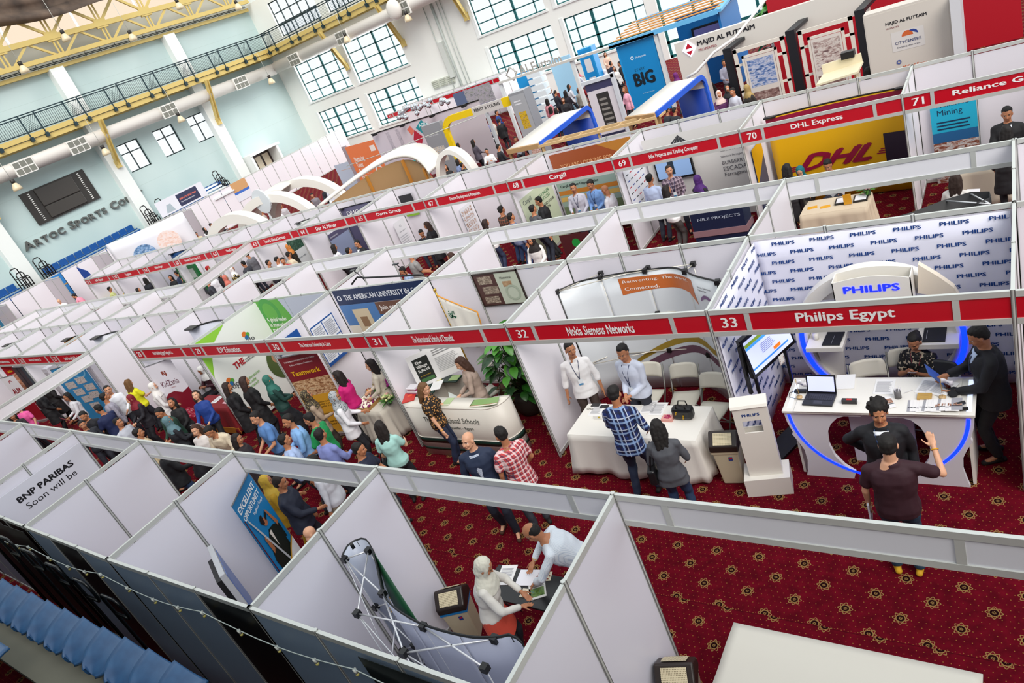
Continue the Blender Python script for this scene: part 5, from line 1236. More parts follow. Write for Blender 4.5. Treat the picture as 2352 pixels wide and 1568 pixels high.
# ================================================================ booth 31: curved reception desk
def desk_curve(off=0.0, n=40):
 """plan of the front: a straight run with rounded ends"""
 P = []
 x0, x1, y0, yb, rr = -5.98, -3.62, -.20, .20, .34
 for i in range(9): t = math.radians(180+90*i/8); P.append(Vector((x0+rr+(rr-off)*math.cos(t), y0+rr+(rr-off)*math.sin(t), 0)))
 for i in range(9): t = math.radians(270+100*i/8); P.append(Vector((x1-rr-.05+(rr-off)*math.cos(t), y0+rr+(rr-off)*math.sin(t)+.0, 0)))
 return P
r = thing('reception_desk', (-4.8, 0, 0), 'curved cream reception desk with dark green bands in booth 31', 'reception desk'); P0 = desk_curve()
DK = M('#d9d3c8', 0.4, name='cream_laminate'); GRN = M('#0d2b22', 0.4, name='dark_green_band')
def band(z0, z1, off, mat_, nm_):
 P = desk_curve(-off); g = [[p+Z*z for p in P] for z in (z0, z1)]; mb = MB(); mb.sheet(g, .02+off); return mb.build(nm_, mat_, r)
band(.02, 1.05, 0, DK, 'front_panel'); band(.30, .40, .006, GRN, 'green_band'); band(.14, .19, .006, GRN, 'green_band'); band(.405, .415, .01, M('#e4dfd2', 0.3), 'bead')
mb = MB(); P1 = desk_curve(.0); P2 = desk_curve(.30); g = [[p+Z*1.05 for p in P1], [p+Z*1.05 for p in P2]]; mb.sheet([g[1], g[0]], .02); mb.build('desktop', M('#e2dcd0', 0.35), r)
mb = MB(); mb.box(-5.98, -5.6, .1, .78, 1.05, 1.075); mb.box(-5.65, -5.1, .55, .78, 1.05, 1.075); mb.box(-5.62, -5.4, .1, .3, 1.05, 1.075); mb.build('green_top', GRN, r, bevel=.01)
mb = MB(); mb.box(-5.98, -5.94, .1, .78, .02, 1.05); mb.box(-5.66, -5.62, .1, .78, .02, 1.05); mb.box(-5.62, -5.1, .74, .78, .02, 1.05); mb.build('return_panel', DK, r)
mb = MB(); put_text(mb, 'The International Schools', (-4.80, -.2065, .76), X, Z, h=.115, wd=1.25, bold=0.0, align='CENTER', slant=.12); put_text(mb, 'of Choueifat - Egypt', (-4.72, -.2065, .62), X, Z, h=.07, wd=.72, bold=.02, align='CENTER'); mb.build('lettering', M('#2f3a34', 0.5), r)
for i in range(22):
 papers('booklet', (-4.40+i*.026, -.165, 1.055+.003*i), .12+.01*i, 'green booklet in the fan on the curved desk', 'booklet', .15, .21, .003, '#7fa05e', 0, lambda p: p.rect(.0, 1, .0, .16, '#d8d2c0').rect(0, 1, .16, .2, '#b0402c'), group='green booklets fanned on the curved desk')
for i in range(7): papers('booklet', (-5.02+i*.018, -.14, 1.055+.003*i), -.25+.06*i, 'pale green booklet beside the leopard print blouse', 'booklet', .15, .21, .003, '#a9c08a', 0, lambda p: p.rect(.0, 1, .0, .16, '#d8d2c0'), group='pale green booklets beside the leopard print blouse')
papers('red_folder', (-5.88, -.12, 1.078), .5, 'red folder on the left end of the curved desk', 'folder', .24, .32, .012, '#c0281c', 0, lambda p: p.rect(.3, .7, .5, .75, '#d8502c'))
papers('booklet', (-5.3, .58, 1.078), .1, 'green booklet on the far arm of the curved desk', 'booklet', .2, .16, .004, '#8fa86a', 0); papers('notepad', (-5.58, .56, 1.078), .2, 'yellow notepad on the far arm of the curved desk', 'notepad', .1, .08, .012, '#d8d07a', 0)
papers('paper_sheet', (-5.5, .25, 1.08), .4, 'blank white sheets on the curved desk behind the leopard print blouse', lines=0, th=.01); papers('mouse_pad', (-4.72, -.12, 1.055), 0, 'white mouse on a white sheet on the curved desk', 'mouse', .24, .13, .004, '#e9e6e0', 0)
simple('book_stack', 'stack of pink and white books at the left end of the curved desk', 'books', [M('#d8d4d8', 0.5), M('#8a2a5a', 0.5)], lambda mb: (mb.box(-5.97, -5.72, .16, .34, 1.077, 1.13), mb.box(-5.97, -5.72, .155, .16, 1.09, 1.10, 1), mb.box(-5.96, -5.75, .18, .33, 1.13, 1.16, 1), mb.box(-5.97, -5.76, .17, .33, 1.16, 1.19)))
q0 = Vector((-5.80, .32, 1.09)); xd = Vector((.62, .62, .0)).normalized(); ud = Vector((-.12, .12, 1)).normalized()
p = Print(q0, xd, ud, .98, .62, '#e6e4e2', .008); p.rect(.08, .38, .1, .85, '#20241f').rect(.1, .36, .12, .22, '#3f6a3a').txt('The\nVillage\nSchool', .11, .42, '#e8e6e0', w=.22, bold=.04).txt('A school by design', .12, .28, '#c9a020', w=.2); p.lines(.48, .93, .72, .92, 3, '#8a8a8a').lines(.48, .93, .2, .66, 10, '#b8b8b8'); p.build('open_book_board', 'large white display board like an open book on the curved desk', 'display board')
# plant in a round pot
def leaf(mb, c, d, up, L_, W_, mi=0):
 d = Vector(d).normalized(); s = d.cross(Vector(up)).normalized(); u = s.cross(d); P = []
 for i in range(6):
  t = i/5; w_ = W_*math.sin(PI*min(1, t*.85+.12))**.8*(1-.3*t) if i < 5 else 0.001
  b = Vector(c)+d*(L_*t)-u*(.25*L_*t*t); P += [b-s*w_+u*w_*.25, b, b+s*w_+u*w_*.25]
 fs = []
 for i in range(5): a = i*3; fs += [(a, a+1, a+4, a+3), (a+1, a+2, a+5, a+4)]
 mb.add(P, fs, mi, True)
def plant(loc, label, hgt, rad, n, LL, pot='#2a211c', potr=.24, poth=.42, cols=('#2f6a24', '#4f9a34', '#1d4a1c'), seed=1, name='potted_plant', trunk=0.0):
 p = Vector(loc); r = thing(name, loc, label, 'plant'); mb = MB()
 mb.tube([p, p+Z*poth*.12, p+Z*poth*.5, p+Z*poth*.85, p+Z*poth], [potr*.6, potr*.8, potr, potr*.9, potr*.85], 18); mb.build('pot', M(pot, 0.6), r)
 rnd = random.Random(seed); mb = MB(); st = MB()
 for i in range(n):
  a = rnd.uniform(0, 2*PI); zz = poth+trunk+hgt*rnd.random()**.8; rr = rad*(.35+.65*rnd.random())*math.sin(PI*min(.95, max(.15, (zz-poth-trunk)/hgt*.8+.15)))
  c = p+Vector((math.cos(a)*rr, math.sin(a)*rr, zz)); d = Vector((math.cos(a), math.sin(a), rnd.uniform(-.6, .35))); leaf(mb, c, d, (0, 0, 1), LL*rnd.uniform(.7, 1.15), LL*.36, rnd.randrange(3))
  if i % 3 == 0: st.tube([p+Z*poth*.9, p+Vector((math.cos(a)*rr*.5, math.sin(a)*rr*.5, (zz+poth)/2)), c], .007, 5)
 mb.build('leaves', [M(c_, 0.35) for c_ in cols], r); st.build('stem', M('#3a4a20', 0.6), r); return r
plant((-4.2, 1.15, 0), 'large leafy green pothos in a dark round pot behind the curved desk', 1.35, .5, 190, .25, potr=.27, cols=('#2a6a1c', '#4f962c', '#173f14'))
simple('cardboard_box', 'brown cardboard box beside the dark plant pot', 'box', M('#6b4a30', 0.8), lambda mb: mb.box(-4.85, -4.5, 1.15, 1.45, 0, .48)); simple('cardboard_box', 'smaller brown cardboard box in front of the plant pot', 'box', M('#7a5538', 0.8), lambda mb: mb.box(-4.72, -4.45, .95, 1.13, 0, .3))
chair_local(math.radians(150), (-5.05, 1.1, 0), 'cream folding chair behind the far arm of the curved desk')
# framed picture, flag on a pole
r = thing('framed_picture', (-4.55, 1.95, 1.75), 'brown framed picture with old photographs hanging on the back wall of booth 31', 'picture')
mb = MB(); X0, X1, Z0, Z1 = -5.05, -4.03, 1.78, 2.45
for a, b, c, d in ((X0, X1, Z0, Z0+.02), (X0, X1, Z1-.02, Z1), (X0, X0+.02, Z0, Z1), (X1-.02, X1, Z0, Z1)): mb.box(a, b, 1.955, 1.985, c, d)
mb.build('frame', M('#2a1b16', 0.4), r); OLD = photo_mat(['#2a1f1c', '#8a7868', '#d8ccb8'], 14); p = Print((X0+.02, 1.965, Z0+.02), X, Z, X1-X0-.04, Z1-Z0-.04, '#4a2c28'); p.rect(.5, 1, 0, 1, '#b9bfae').rect(.08, .4, .68, .93, OLD).rect(.12, .48, .36, .6, OLD).rect(.08, .42, .06, .28, OLD).rect(.62, .82, .55, .72, photo_mat(['#8a5a3a', '#c9b08a'], 12)).disc(.78, .35, .16, '#a3ac9a', .12).txt('Historical', .6, .8, '#4a4a44', w=.25); p.build('print', None, None, r)
r = thing('flag_on_pole', (-5.85, 1.75, 0), 'white flag with gold fringe and a green tree hanging from a pole in booth 31', 'flag'); mb = MB(); mb.tube([(-5.85, 1.75, 0), (-5.85, 1.75, 2.3)], .015, 8); mb.ball((-5.85, 1.75, 2.33), .035, 8); mb.build('pole', M('#c9a040', 0.3, .7), r); mb = MB(); mb.cyl((-5.85, 1.75, 0), .15, .05, 16); mb.build('base', M('#3a3028', 0.5), r)
def fpt(i, j): t = i/12; s = j/10; return Vector((-5.84+.78*t**1.1*(1-.15*s), 1.74+.05*math.sin(i*1.3)*s, 2.22-.42*t-1.15*s*(1-.35*t)))
mb = MB(); mb.sheet([[fpt(i, j) for i in range(13)] for j in range(11)], .002); mb.build('cloth', M('#dfdcd2', 0.8), r); mb = MB(); mb.tube([fpt(i, 0) for i in range(13)], .013, 5); mb.tube([fpt(12, j) for j in range(11)], .013, 5); mb.build('fringe', M('#d8902c', 0.7), r)
mb = MB(); rnd = random.Random(4)
for k in range(30): q = fpt(3, 3)+Vector((rnd.uniform(-.08, .08), -.012, rnd.uniform(-.08, .08))); mb.obox(q, X*.012, Y*.001, Z*.012)
mb.build('tree_emblem', M('#1f6a4a', 0.7), r)
# ================================================================ booth 30: university
p = Print((-9.0, 1.955, .05), X, Z, 2.86, 2.43, '#e2e0e6'); p.rect(0, 1, .85, 1, '#14284e').txt('THE AMERICAN UNIVERSITY IN CAIRO', .1, .895, '#e6e8ee', w=.86, h=.05, bold=.03).disc(.045, .92, .022, '#e6e8ee', .014)
SAND = photo_mat(['#6b5a48', '#b09a7c', '#d8ccb8'], 7); p.rect(0, .40, .40, .85, '#4a78b0').rect(.0, .40, .40, .55, SAND).rect(.12, .30, .5, .80, '#cdbd9e').rect(.17, .25, .62, .72, '#8a6a48').rect(.0, .12, .5, .64, '#d8d2c4').rect(.30, .40, .5, .66, '#d4cdbb').rect(.19, .23, .52, .58, '#5a4430').rect(.40, 1, .73, .85, '#6b4a3a').txt('Join one of Egypt\'s', .43, .76, '#ece6e0', w=.4, h=.06, bold=.03).rect(.40, 1, .40, .73, '#1c5a96').txt('· Competitive salaries', .43, .66, '#e6ecf4', w=.35).txt('· World class facilities', .43, .58, '#e6ecf4', w=.36); p.build('printed_backdrop', 'university backdrop with a dark blue header and a stone gate on the back wall of booth 30', 'backdrop')
r = thing('booth_spotlight', (-7.6, 2.1, 2.5), 'pair of black arm spotlights clipped over the university backdrop', 'spotlight'); mb = MB(); mb.tube([(-8.4, 2.05, 2.53), (-8.3, 2.2, 2.62), (-8.0, 2.15, 2.6), (-7.0, 2.1, 2.56), (-6.3, 2.08, 2.53)], .02, 6); mb.build('cross_tube', BLACK, r)
for x0 in (-8.0, -6.75): mb = MB(); mb.tube([(x0, 2.1, 2.56), (x0+.05, 2.0, 2.75), (x0+.12, 1.85, 2.92)], .01, 6); mb.obox(Vector((x0+.13, 1.83, 2.93)), X*.07, Y*.03, Z*.012); mb.build('arm', M('#3a3c40', 0.4, .5), r)
p = Print((-8.945, .97, 1.17), Y, Z, .68, .96, '#e4e6ec'); p.rect(0, .03, 0, 1, '#1d4f96').rect(.97, 1, 0, 1, '#1d4f96').rect(0, 1, .97, 1, '#1d4f96').rect(0, 1, 0, .08, '#1d4f96').rect(.48, .51, 0, 1, '#1d4f96').rect(0, 1, .5, .52, '#1d4f96'); [p.lines(a, a+.38, b, b+.36, 9, '#a9adb8') for a in (.07, .55) for b in (.12, .57)]; p.build('notice_poster', 'white poster with a dark blue window frame on the left partition of booth 30', 'poster')
p = Print((-8.945, .1, 1.0), Y, Z, .62, 1.3, '#1d4f96'); p.rect(.0, .8, .0, .8, '#e4e6ec'); p.lines(.08, .7, .08, .72, 14, '#a9adb8'); p.build('notice_poster', 'white poster with a dark blue edge hidden behind the red and yellow banner', 'poster')
def rollup(tl, tr, z, label, base, fn, h=2.0, name='rollup_banner', group=None, lean=0.0):
 """retractable banner: top corners given on the plane z"""
 tl = Vector(tl); tr = Vector(tr); e = tr-tl; e.z = 0; W_ = e.length; e.normalize(); n_ = e.cross(Z); r = thing(name, (tl.x, tl.y, 0), label, 'banner', group)
 O = Vector((tl.x, tl.y, z-h+.08)); p = Print(O+n_*.0, e, Z, W_, h-.08, base, .003); fn(p); p.build('print', None, None, r)
 mb = MB(); mb.obox(O+e*W_/2-Z*.04, e*(W_/2+.01), n_*.07, Z*.04); mb.build('cassette_base', M('#a9abad', 0.3, .7), r, bevel=.01)
 mb = MB(); mb.seg(O-Z*.0+Z*(h-.075)-n_*.0, O+e*W_+Z*(h-.075), .015, .02); mb.build('top_rail', M('#a9abad', 0.3, .7), r); mb = MB(); mb.tube([O+e*W_/2-n_*.03-Z*.02, O+e*W_/2-n_*.02+Z*(h-.08)], .007, 6); mb.build('pole', M('#8a8c8e', 0.3, .7), r); return r
def v2(p): return Vector((p[0], p[1], 0))
def fn(p):
 p.rect(0, 1, .70, 1, '#7a1c26').txt('THE AMERICAN UNIVERSITY IN CAIRO', .1, .93, '#e8dcdc', w=.8, bold=.03).txt('Office of Human Resources', .2, .885, '#e8dcdc', w=.6).txt('Teamwork', .12, .76, '#e0b01c', w=.76, h=.06, bold=.04)
 p.rect(0, 1, .50, .70, photo_mat(['#3a1c1c', '#9a6a44', '#d8b890', '#2a2a30'], 9)).rect(0, 1, 0, .50, '#c9942c').txt('"Coming together is a beginning.\nKeeping together is progress.\nWorking together is success."', .1, .33, '#4a3418', w=.8).txt('Together Everyone Achieves More.', .1, .24, '#4a3418', w=.8, bold=.03).txt('You and me\nThe bond for us.', .25, .1, '#4a3418', w=.5, bold=.03)
rollup(v2((-9.0, .02)), v2((-8.1, .30)), 2.02, 'roll-up banner reading Teamwork, dark red above and mustard yellow below', '#c9942c', fn)
cloth_table(-7.55, -6.75, .0, .9, .78, 'pale grey table of booth 30 with flowers on it', '#c9c2b4', drop=.72, seed=3)
mb = MB(); mb.box(-7.55, -7.05, -.02, .40, .785, .84); r = thing('flower_cake', (-7.3, .2, .785), 'square bed of white flowers with purple lettering shapes on the booth 30 table', 'flower arrangement'); mb.build('tray', M('#9a7440', 0.6), r)
mb = MB(); rnd = random.Random(2)
for i in range(140): mb.ball((rnd.uniform(-7.53, -7.07), rnd.uniform(0, .38), .855), .024, 6, 0 if not (0 < (i % 7) < 3) else 1)
mb.build('blossoms', [M('#ece6d4', 0.8), M('#7a1458', 0.8)], r)
def bouquet(loc, label, cols, R=.13, n=60, stems=.25, vase='#4a6a4a'):
 p = Vector(loc); r = thing('flower_bouquet', loc, label, 'flowers'); mb = MB(); rnd = random.Random(n); mb.tube([p, p+Z*stems], [.05, .07], 10); mb.build('vase', M(vase, 0.4), r); mb = MB()
 for i in range(n):
  v = Vector((rnd.gauss(0, 1), rnd.gauss(0, 1), abs(rnd.gauss(0, 1)))).normalized()*R*rnd.uniform(.6, 1); mb.ball(p+Z*(stems+.04)+v, .026, 6, rnd.randrange(len(cols)))
 mb.build('blossoms', [M(c, 0.8) for c in cols], r); mb = MB()
 for i in range(18): a = rnd.uniform(0, 2*PI); leaf(mb, p+Z*(stems*.8), (math.cos(a), math.sin(a), rnd.uniform(.1, 1)), (0, 0, 1), .2, .03)
 mb.build('leaves', M('#4a7a34', 0.5), r)
bouquet((-6.75, .55, .785), 'purple and pink flowers with green lilies on the booth 30 table', ['#8a1470', '#a02488', '#e08aa0'], .14, 70); bouquet((-7.75, 1.35, .6), 'white bouquet at the back of booth 30', ['#e8e6cc', '#dcdcc0'], .16, 80, .3); bouquet((-7.45, 1.30, .55), 'magenta bouquet beside the white one at the back of booth 30', ['#8a1450', '#a8246a'], .12, 50, .3); bouquet((-7.35, .62, .785), 'pink lily in a small vase on the booth 30 table', ['#e09098', '#7aa04a'], .06, 16, .12); bouquet((-6.7, .25, .785), 'pale lilies at the front of the booth 30 table', ['#e0a8a0', '#a9c27a', '#d8d49a'], .1, 30, .08)
simple('side_table', 'small brown side table under the white bouquet', 'table', M('#6a5a50', 0.6), lambda mb: (mb.box(-8.0, -7.3, 1.1, 1.55, .5, .545), [mb.box(a, a+.03, b, b+.03, 0, .5) for a in (-7.98, -7.35) for b in (1.12, 1.5)]))
r = thing('glass_bowl', (-7.62, .42, .785), 'round glass bowl of sweets on the booth 30 table', 'bowl'); mb = MB(); mb.tube([(-7.45, .50, .785), (-7.45, .50, .83), (-7.45, .50, .89), (-7.45, .50, .93)], [.05, .095, .1, .075], 16); mb.build('bowl', M('#9a8a80', 0.15), r); mb = MB()
for i in range(30): mb.ball((-7.45+rnd.uniform(-.06, .06), .50+rnd.uniform(-.06, .06), .93), .014, 6, i % 4)
mb.build('sweets', [M(c, 0.5) for c in ('#8a2020', '#c98a30', '#4a2a1c', '#d8c8a0')], r)
papers('newspaper', (-7.0, .42, .79), .3, 'open newspaper sheets on the booth 30 table', 'newspaper', .4, .45, .003, '#cfd0d4', 16)
# ================================================================ booths 29, 28 and left
p = Print((-11.845, .05, .06), Y, Z, 1.9, 2.40, '#e6e8e2'); p.poly([(0, 1), (.0, .62), (.1, .78), (.22, .9), (.42, .98), (.46, 1)], '#8cc63c').poly([(0, .0), (.0, .2), (.16, .05), (.22, 0)], '#8cc63c').disc(.62, .8, .035, '#d8702c').disc(.66, .78, .03, '#5aa03c').disc(.63, .76, .028, '#2a6aa0').txt('idp', .6, .68, '#5a5a5e', w=.12, bold=.02).disc(.13, .52, .035, '#d8702c').disc(.165, .5, .03, '#5aa03c').disc(.14, .48, .028, '#2a6aa0').txt('idp', .1, .40, '#5a5a5e', w=.13)
p.txt('THE', .28, .56, '#b01c28', w=.16, h=.07, bold=.06).txt('WORLD\nRANKINGS', .45, .56, '#24242a', w=.14, bold=.03).txt('IDP Education\nis proudly\nassociated', .24, .32, '#6aa83c', w=.3, bold=.01).disc(.93, .36, .26, '#4a5a2c', 0, 90, 270).rect(.82, 1, .0, .34, photo_mat(['#1a1a22', '#8a5a44', '#1c2c54'], 5)); p.disc(.86, .42, .09, '#b08060').disc(.86, .49, .085, '#15110f', 0, 0, 180); p.build('wall_poster', 'green and white idp Education panel on the left partition of booth 29', 'poster')
p = Print((-11.93, 1.91, 1.2), X, Z, 1.25, 1.27, '#58a83a'); p.disc(.35, .75, .3, '#3f9a3c', .2, 0, 360).txt('A global leader\nin international\nstudent placement', .12, .3, '#eaf2e4', w=.78, h=.34, bold=.04, line=.95).poly([(.8, 1), (1, 1), (1, 0), (.98, .3), (.92, .7)], '#b9c0d0'); p.build('wall_poster', 'green panel reading A global leader in international student placement', 'poster')
p = Print((-10.68, 1.91, 1.2), X, Z, 1.4, 1.27, '#b9bfd0'); p.build('wall_poster', 'plain pale blue panel right of the green one in booth 29', 'poster')
def fn(p): p.rect(0, 1, 0, .5, '#7a0f24').poly([(0, .5), (.2, .56), (.45, .57), (.7, .52), (1, .57), (1, .4), (0, .4)], '#7a0f24').txt('RJ', .42, .8, '#8a3a2a', w=.16, bold=.08).txt('KidZania', .18, .66, '#6a3a4a', w=.64, h=.08, bold=.0).txt('CAIRO', .42, .62, '#b98a90', w=.2).disc(.5, .22, .2, photo_mat(['#2a1018', '#c02a4a', '#d8d0d0'], 12))
t0, t1 = atz(300+95/3.136, 600+765/3.136, 2.05), atz(300+265/3.136, 600+705/3.136, 2.05); rollup(t0, t1+(t1-t0)*.1, 2.05, 'white and dark red roll-up banner reading KidZania in booth 28', '#dcdae2', fn)
cloth_table(-13.5, -11.95, -.05, .45, .76, 'dark red cloth with a gold hem over the table of booth 28', '#7a0c16', drop=.66, seed=5); papers('paper_sheet', (-12.9, .1, .77), .1, 'papers on the red cloth of booth 28', lines=8); papers('paper_sheet', (-12.4, .12, .77), -.1, 'pink leaflets on the red cloth of booth 28', lines=4, col='#e0a8b0')
simple('gold_hem', 'gold lower band of the red cloth of booth 28', 'tablecloth band', M('#b0701c', 0.6), lambda mb: mb.box(-13.52, -11.86, -.13, -.11, .08, .24))
def pop_small(x0, x1, y, label, cols, fn=None):
 r = thing('popup_display', ((x0+x1)/2, y, 0), label, 'display'); n_ = 16; pts = [(x0+(x1-x0)*i/n_, y-.35*(abs(i/n_-.5)*2)**2) for i in range(n_+1)]
 g = [[Vector((a, b, .05+2.2*j/4)) for a, b in pts] for j in range(5)]; mb = MB(); mb.sheet(g, .004); mb.build('panel', M(cols[0], 0.4), r); mb = MB(); mb.tube([Vector((a, b, 2.26)) for a, b in pts], .02, 6); mb.obox(Vector((pts[0][0]+.12, pts[0][1]+.05, 2.27)), X*.2, Y*.1, Z*.02); mb.build('edge_rail', BLACK, r)
 if fn: mb = MB(); fn(mb, pts); mb.build('printed_graphics', [M(c, 0.4) for c in cols[1:]], r)
 return r
def rainbow(mb, pts):
 for k in range(4):
  rr = .34-.05*k; c = Vector(((pts[3][0]+pts[8][0])/2, pts[5][1]-.12, 1.62))
  for i in range(20):
   t0, t1 = PI*i/20, PI*(i+1)/20; P = [c+Vector((math.cos(t)*q, 0, math.sin(t)*q)) for t, q in ((t0, rr), (t1, rr), (t1, rr-.045), (t0, rr-.045))]; mb.add(P, [(3, 2, 1, 0)], k)
pop_small(-14.1, -12.2, 1.55, 'curved white pop-up wall with a rainbow arch in booth 28', ['#c9cbd8', '#1d4fa0', '#e8e6ee', '#4a9a9a', '#7a2a4a'], rainbow)
def yel(mb, pts):
 for i in range(len(pts)-1):
  a, b = pts[i], pts[i+1]; mb.add([(a[0], a[1]-.012, 1.95-.02*i), (b[0], b[1]-.012, 1.93-.02*i), (b[0], b[1]-.012, 2.24), (a[0], a[1]-.012, 2.24)], [(0, 1, 2, 3)], 0)
pop_small(-21.9, -20.3, 1.55, 'curved pop-up wall with a yellow top, left of the gap', ['#cfd0da', '#c98a1c'], yel); pop_small(-27.3, -25.6, 1.55, 'small curved white pop-up wall far left in the near row', ['#cdd0d8', '#8a8c98'])
pop_small(-19.6, -17.6, 1.5, 'curved white pop-up wall in booth 27', ['#d8d8e0', '#8a8c98'])
def fn(p):
 p.poly([(0, 1), (1, 1), (1, 0), (0, 0)], '#2f7fb0').txt('OASIS', .12, .80, '#e6eef4', w=.5, h=.06, bold=.0).disc(.75, .88, .2, '#6aa6c8', .16)
 for a, b in ((.12, .62), (.5, .66), (.22, .48), (.62, .52), (.3, .34), (.6, .38), (.4, .2)): p.rect(a, a+.3, b, b+.11, photo_mat(['#2a2a30', '#c9c4c0', '#7a3a4a'], 14))
t0, t1 = atz(450/3.92, 800+195/3.92, 2.05), atz(720/3.92, 800+120/3.92, 2.05); rollup(t0, t1, 2.05, 'tall blue banner reading OASIS with small photographs in booth 27', '#2f7fb0', fn)
def fn(p): p.txt('AUM', .15, .62, '#8a1020', w=.6, h=.12, bold=.06).disc(.5, .86, .14, '#a01828', .1, 20, 200).lines(.15, .85, .52, .58, 3, '#8a8a90').rect(0, 1, 0, .38, '#8a1020')
t0, t1 = atz(0, 800+270/3.92, 1.85), atz(115/3.92, 800+240/3.92, 1.85); rollup(t0, t1, 1.85, 'white and red banner reading AUM at the left edge', '#e2e0e4', fn, 1.85)
t0, t1 = atz(0, 842, 2.1), atz(70/3.92, 800+138/3.92, 2.1)
def fn(p): p.rect(.1, .9, .45, .8, photo_mat(['#5a2a20', '#c98a6a', '#d8d4d0'], 6)).txt('Alfa', .25, .84, '#e8c020', w=.5, bold=.05)
rollup(t0, t1+(t1-t0)*.2, 2.1, 'red and white poster with a smiling face at the left edge', '#a01420', fn)
simple('grey_cabinet', 'tall dark grey cabinet at the left edge between the AUM banner and the OASIS banner', 'cabinet', [M('#3c4148', 0.4), M('#2a2e34', 0.4)], lambda mb: (mb.box(-24.4, -23.6, .2, .8, 0, 1.95), mb.box(-24.02, -23.98, .19, .2, 0, 1.95, 1)))
def stand_white(u, v, lb):
 p = atz(u, v, 1.9); simple('display_column', lb, 'display stand', [M('#d8d4dc', 0.4), M('#b8b4bc', 0.4)], lambda mb: (mb.box(p.x-.2, p.x+.2, p.y, p.y+.35, 0, 1.9), mb.box(p.x-.12, p.x+.12, p.y-.01, p.y, 1.3, 1.8, 1)))
stand_white(198, 838, 'tall white display column right of the OASIS banner'); stand_white(100, 848, 'white display column left of the OASIS banner')
# ================================================================ nearest row
t0 = atz(300+640/2.76, 1000+450/2.76, 2.12); t1 = atz(300+745/2.76, 1000+232/2.76, 2.12)
def fn(p):
 p.txt('EXCELLENT', .07, .895, '#eef4f8', w=.86, h=.05, bold=.05).txt('OPPORTUNITY', .07, .83, '#eef4f8', w=.86, h=.045, bold=.04).txt('ﺎﻫﺮﻈﺘﻨﺗ ﺔﺻﺮﻓ', .4, .78, '#eef4f8', w=.5, bold=.03)
 SK = '#a86a48'; p.poly([(.2, .30), (.85, .30), (.84, .5), (.72, .60), (.5, .62), (.3, .56), (.16, .44)], '#17201c').poly([(.72, .6), (.9, .55), (.9, .42), (.78, .45)], '#17201c').poly([(.46, .60), (.56, .60), (.52, .46)], '#dcd6cc').disc(.55, .68, .085, SK).disc(.50, .71, .095, '#1c1210', 0, 60, 280).poly([(.58, .70), (.70, .73), (.71, .70), (.6, .67)], '#15171a').poly([(.7, .74), (.76, .72), (.9, .57), (.82, .55)], SK).poly([(.22, .62), (.3, .64), (.34, .50), (.24, .48)], SK).poly([(.1, .82), (.13, .83), (.6, .30), (.56, .28)], '#b9bcc0')
 p.poly([(0, 0), (1, 0), (1, .40), (.75, .36), (.45, .29), (.2, .24), (0, .22)], '#c9952a').poly([(0, 0), (1, 0), (1, .38), (.75, .34), (.45, .27), (.2, .22), (0, .20)], '#e9e9ec').txt('Apply Now:', .3, .18, '#15151a', w=.5, h=.035, bold=.03, slant=.1).txt('www.banquemisr.com', .3, .12, '#15151a', w=.62).txt('Career Section', .38, .07, '#15151a', w=.45).poly([(0, .0), (.03, 0), (.03, .85), (0, .86)], '#5a0c18')
rollup(t0, t1, 2.12, 'blue banner reading EXCELLENT OPPORTUNITY with a woman looking through binoculars', '#1479b4', fn, 2.1)
g1 = Vector((-11.47, -4.93, 0)); p = Print((-11.455, -4.85, .83), Y, Z, 1.8, 1.42, '#d9dae4', .02); p.txt('BNP PARIBAS', .25, .795, '#15151a', w=.59, h=.085, bold=.055).txt('Soon will be', .28, .665, '#15151a', w=.53, h=.085, bold=.0); p.build('hanging_sheet', 'long white sheet reading BNP PARIBAS Soon will be on a partition', 'sheet')
q = atz(300+630/2.76, 1000+905/2.76, .8);
r = thing('monitor', (-5.3, -4.5, 1.2), 'grey-framed monitor on a black stand in the booth with the blue banner', 'monitor'); a = atz(300+485/2.76, 1000+700/2.76, 1.95); b = atz(300+450/2.76, 1000+735/2.76, 1.95); e = Vector((1, -.22, 0)).normalized(); n_ = Vector((.25, 1, 0)).normalized()
a = Vector((-5.40, -4.22, 0)); b = Vector((-4.62, -4.55, 0)); e = (b-a).normalized(); n_ = Z.cross(e)
mb = MB(); mb.obox((a+b)/2+Z*1.42, e*.42, n_*.035, Z*.5); mb.build('housing', M('#b4b6ba', 0.4), r, bevel=.01); mb = MB(); mb.obox((a+b)/2+Z*1.42+n_*.037, e*.36, n_*.004, Z*.43); mb.build('screen', M('#5f79b8', 0.3), r)
mb = MB(); mb.obox((a+b)/2+Z*1.4-n_*.07, e*.3, n_*.04, Z*.4); mb.seg((a+b)/2-n_*.06, (a+b)/2-n_*.06+Z*1.1, .07, .07); mb.obox((a+b)/2+Z*.02, e*.3, n_*.25, Z*.02); mb.build('stand', BLACK, r)
# pop-up seen from behind in the nearest booth
def cN(a, b): return 740+a/4.042, 1180+b/4.042
S, L = popup([(190, 400), (250, 290), (370, 235), (440, 290), (500, 480), (560, 740), (640, 850), (760, 940), (930, 1030), (1150, 1100), (1400, 1150), (1620, 1150), (1750, 1130), (1850, 1200)], cN, '', 2.2, 2.2, None)
r = thing('popup_display', tuple(S(L/2)), 'curved pop-up wall seen from behind with a crossed aluminium frame in the nearest booth', 'display')
surf_sheet(S, 0, L*.19, .03, 2.2, 0, M('#c3cada', 0.4), 'end_cap', r)
for i in range(4): surf_sheet(S, L*(.19+.81*i/4)+.004, L*(.19+.81*(i+1)/4)-.004, .03, 2.19, 0, M('#b7bdd2', 0.4), 'panel', r)
def strip(s0, s1, nm_):
 mb = MB(); g = [[S(s0+(s1-s0)*i/40)+Z*z for i in range(41)] for z in (2.13, 2.215)]; mb.sheet(g, .012); mb.build(nm_, M('#15171a', 0.5), r)
strip(0, L, 'black_edge_band')
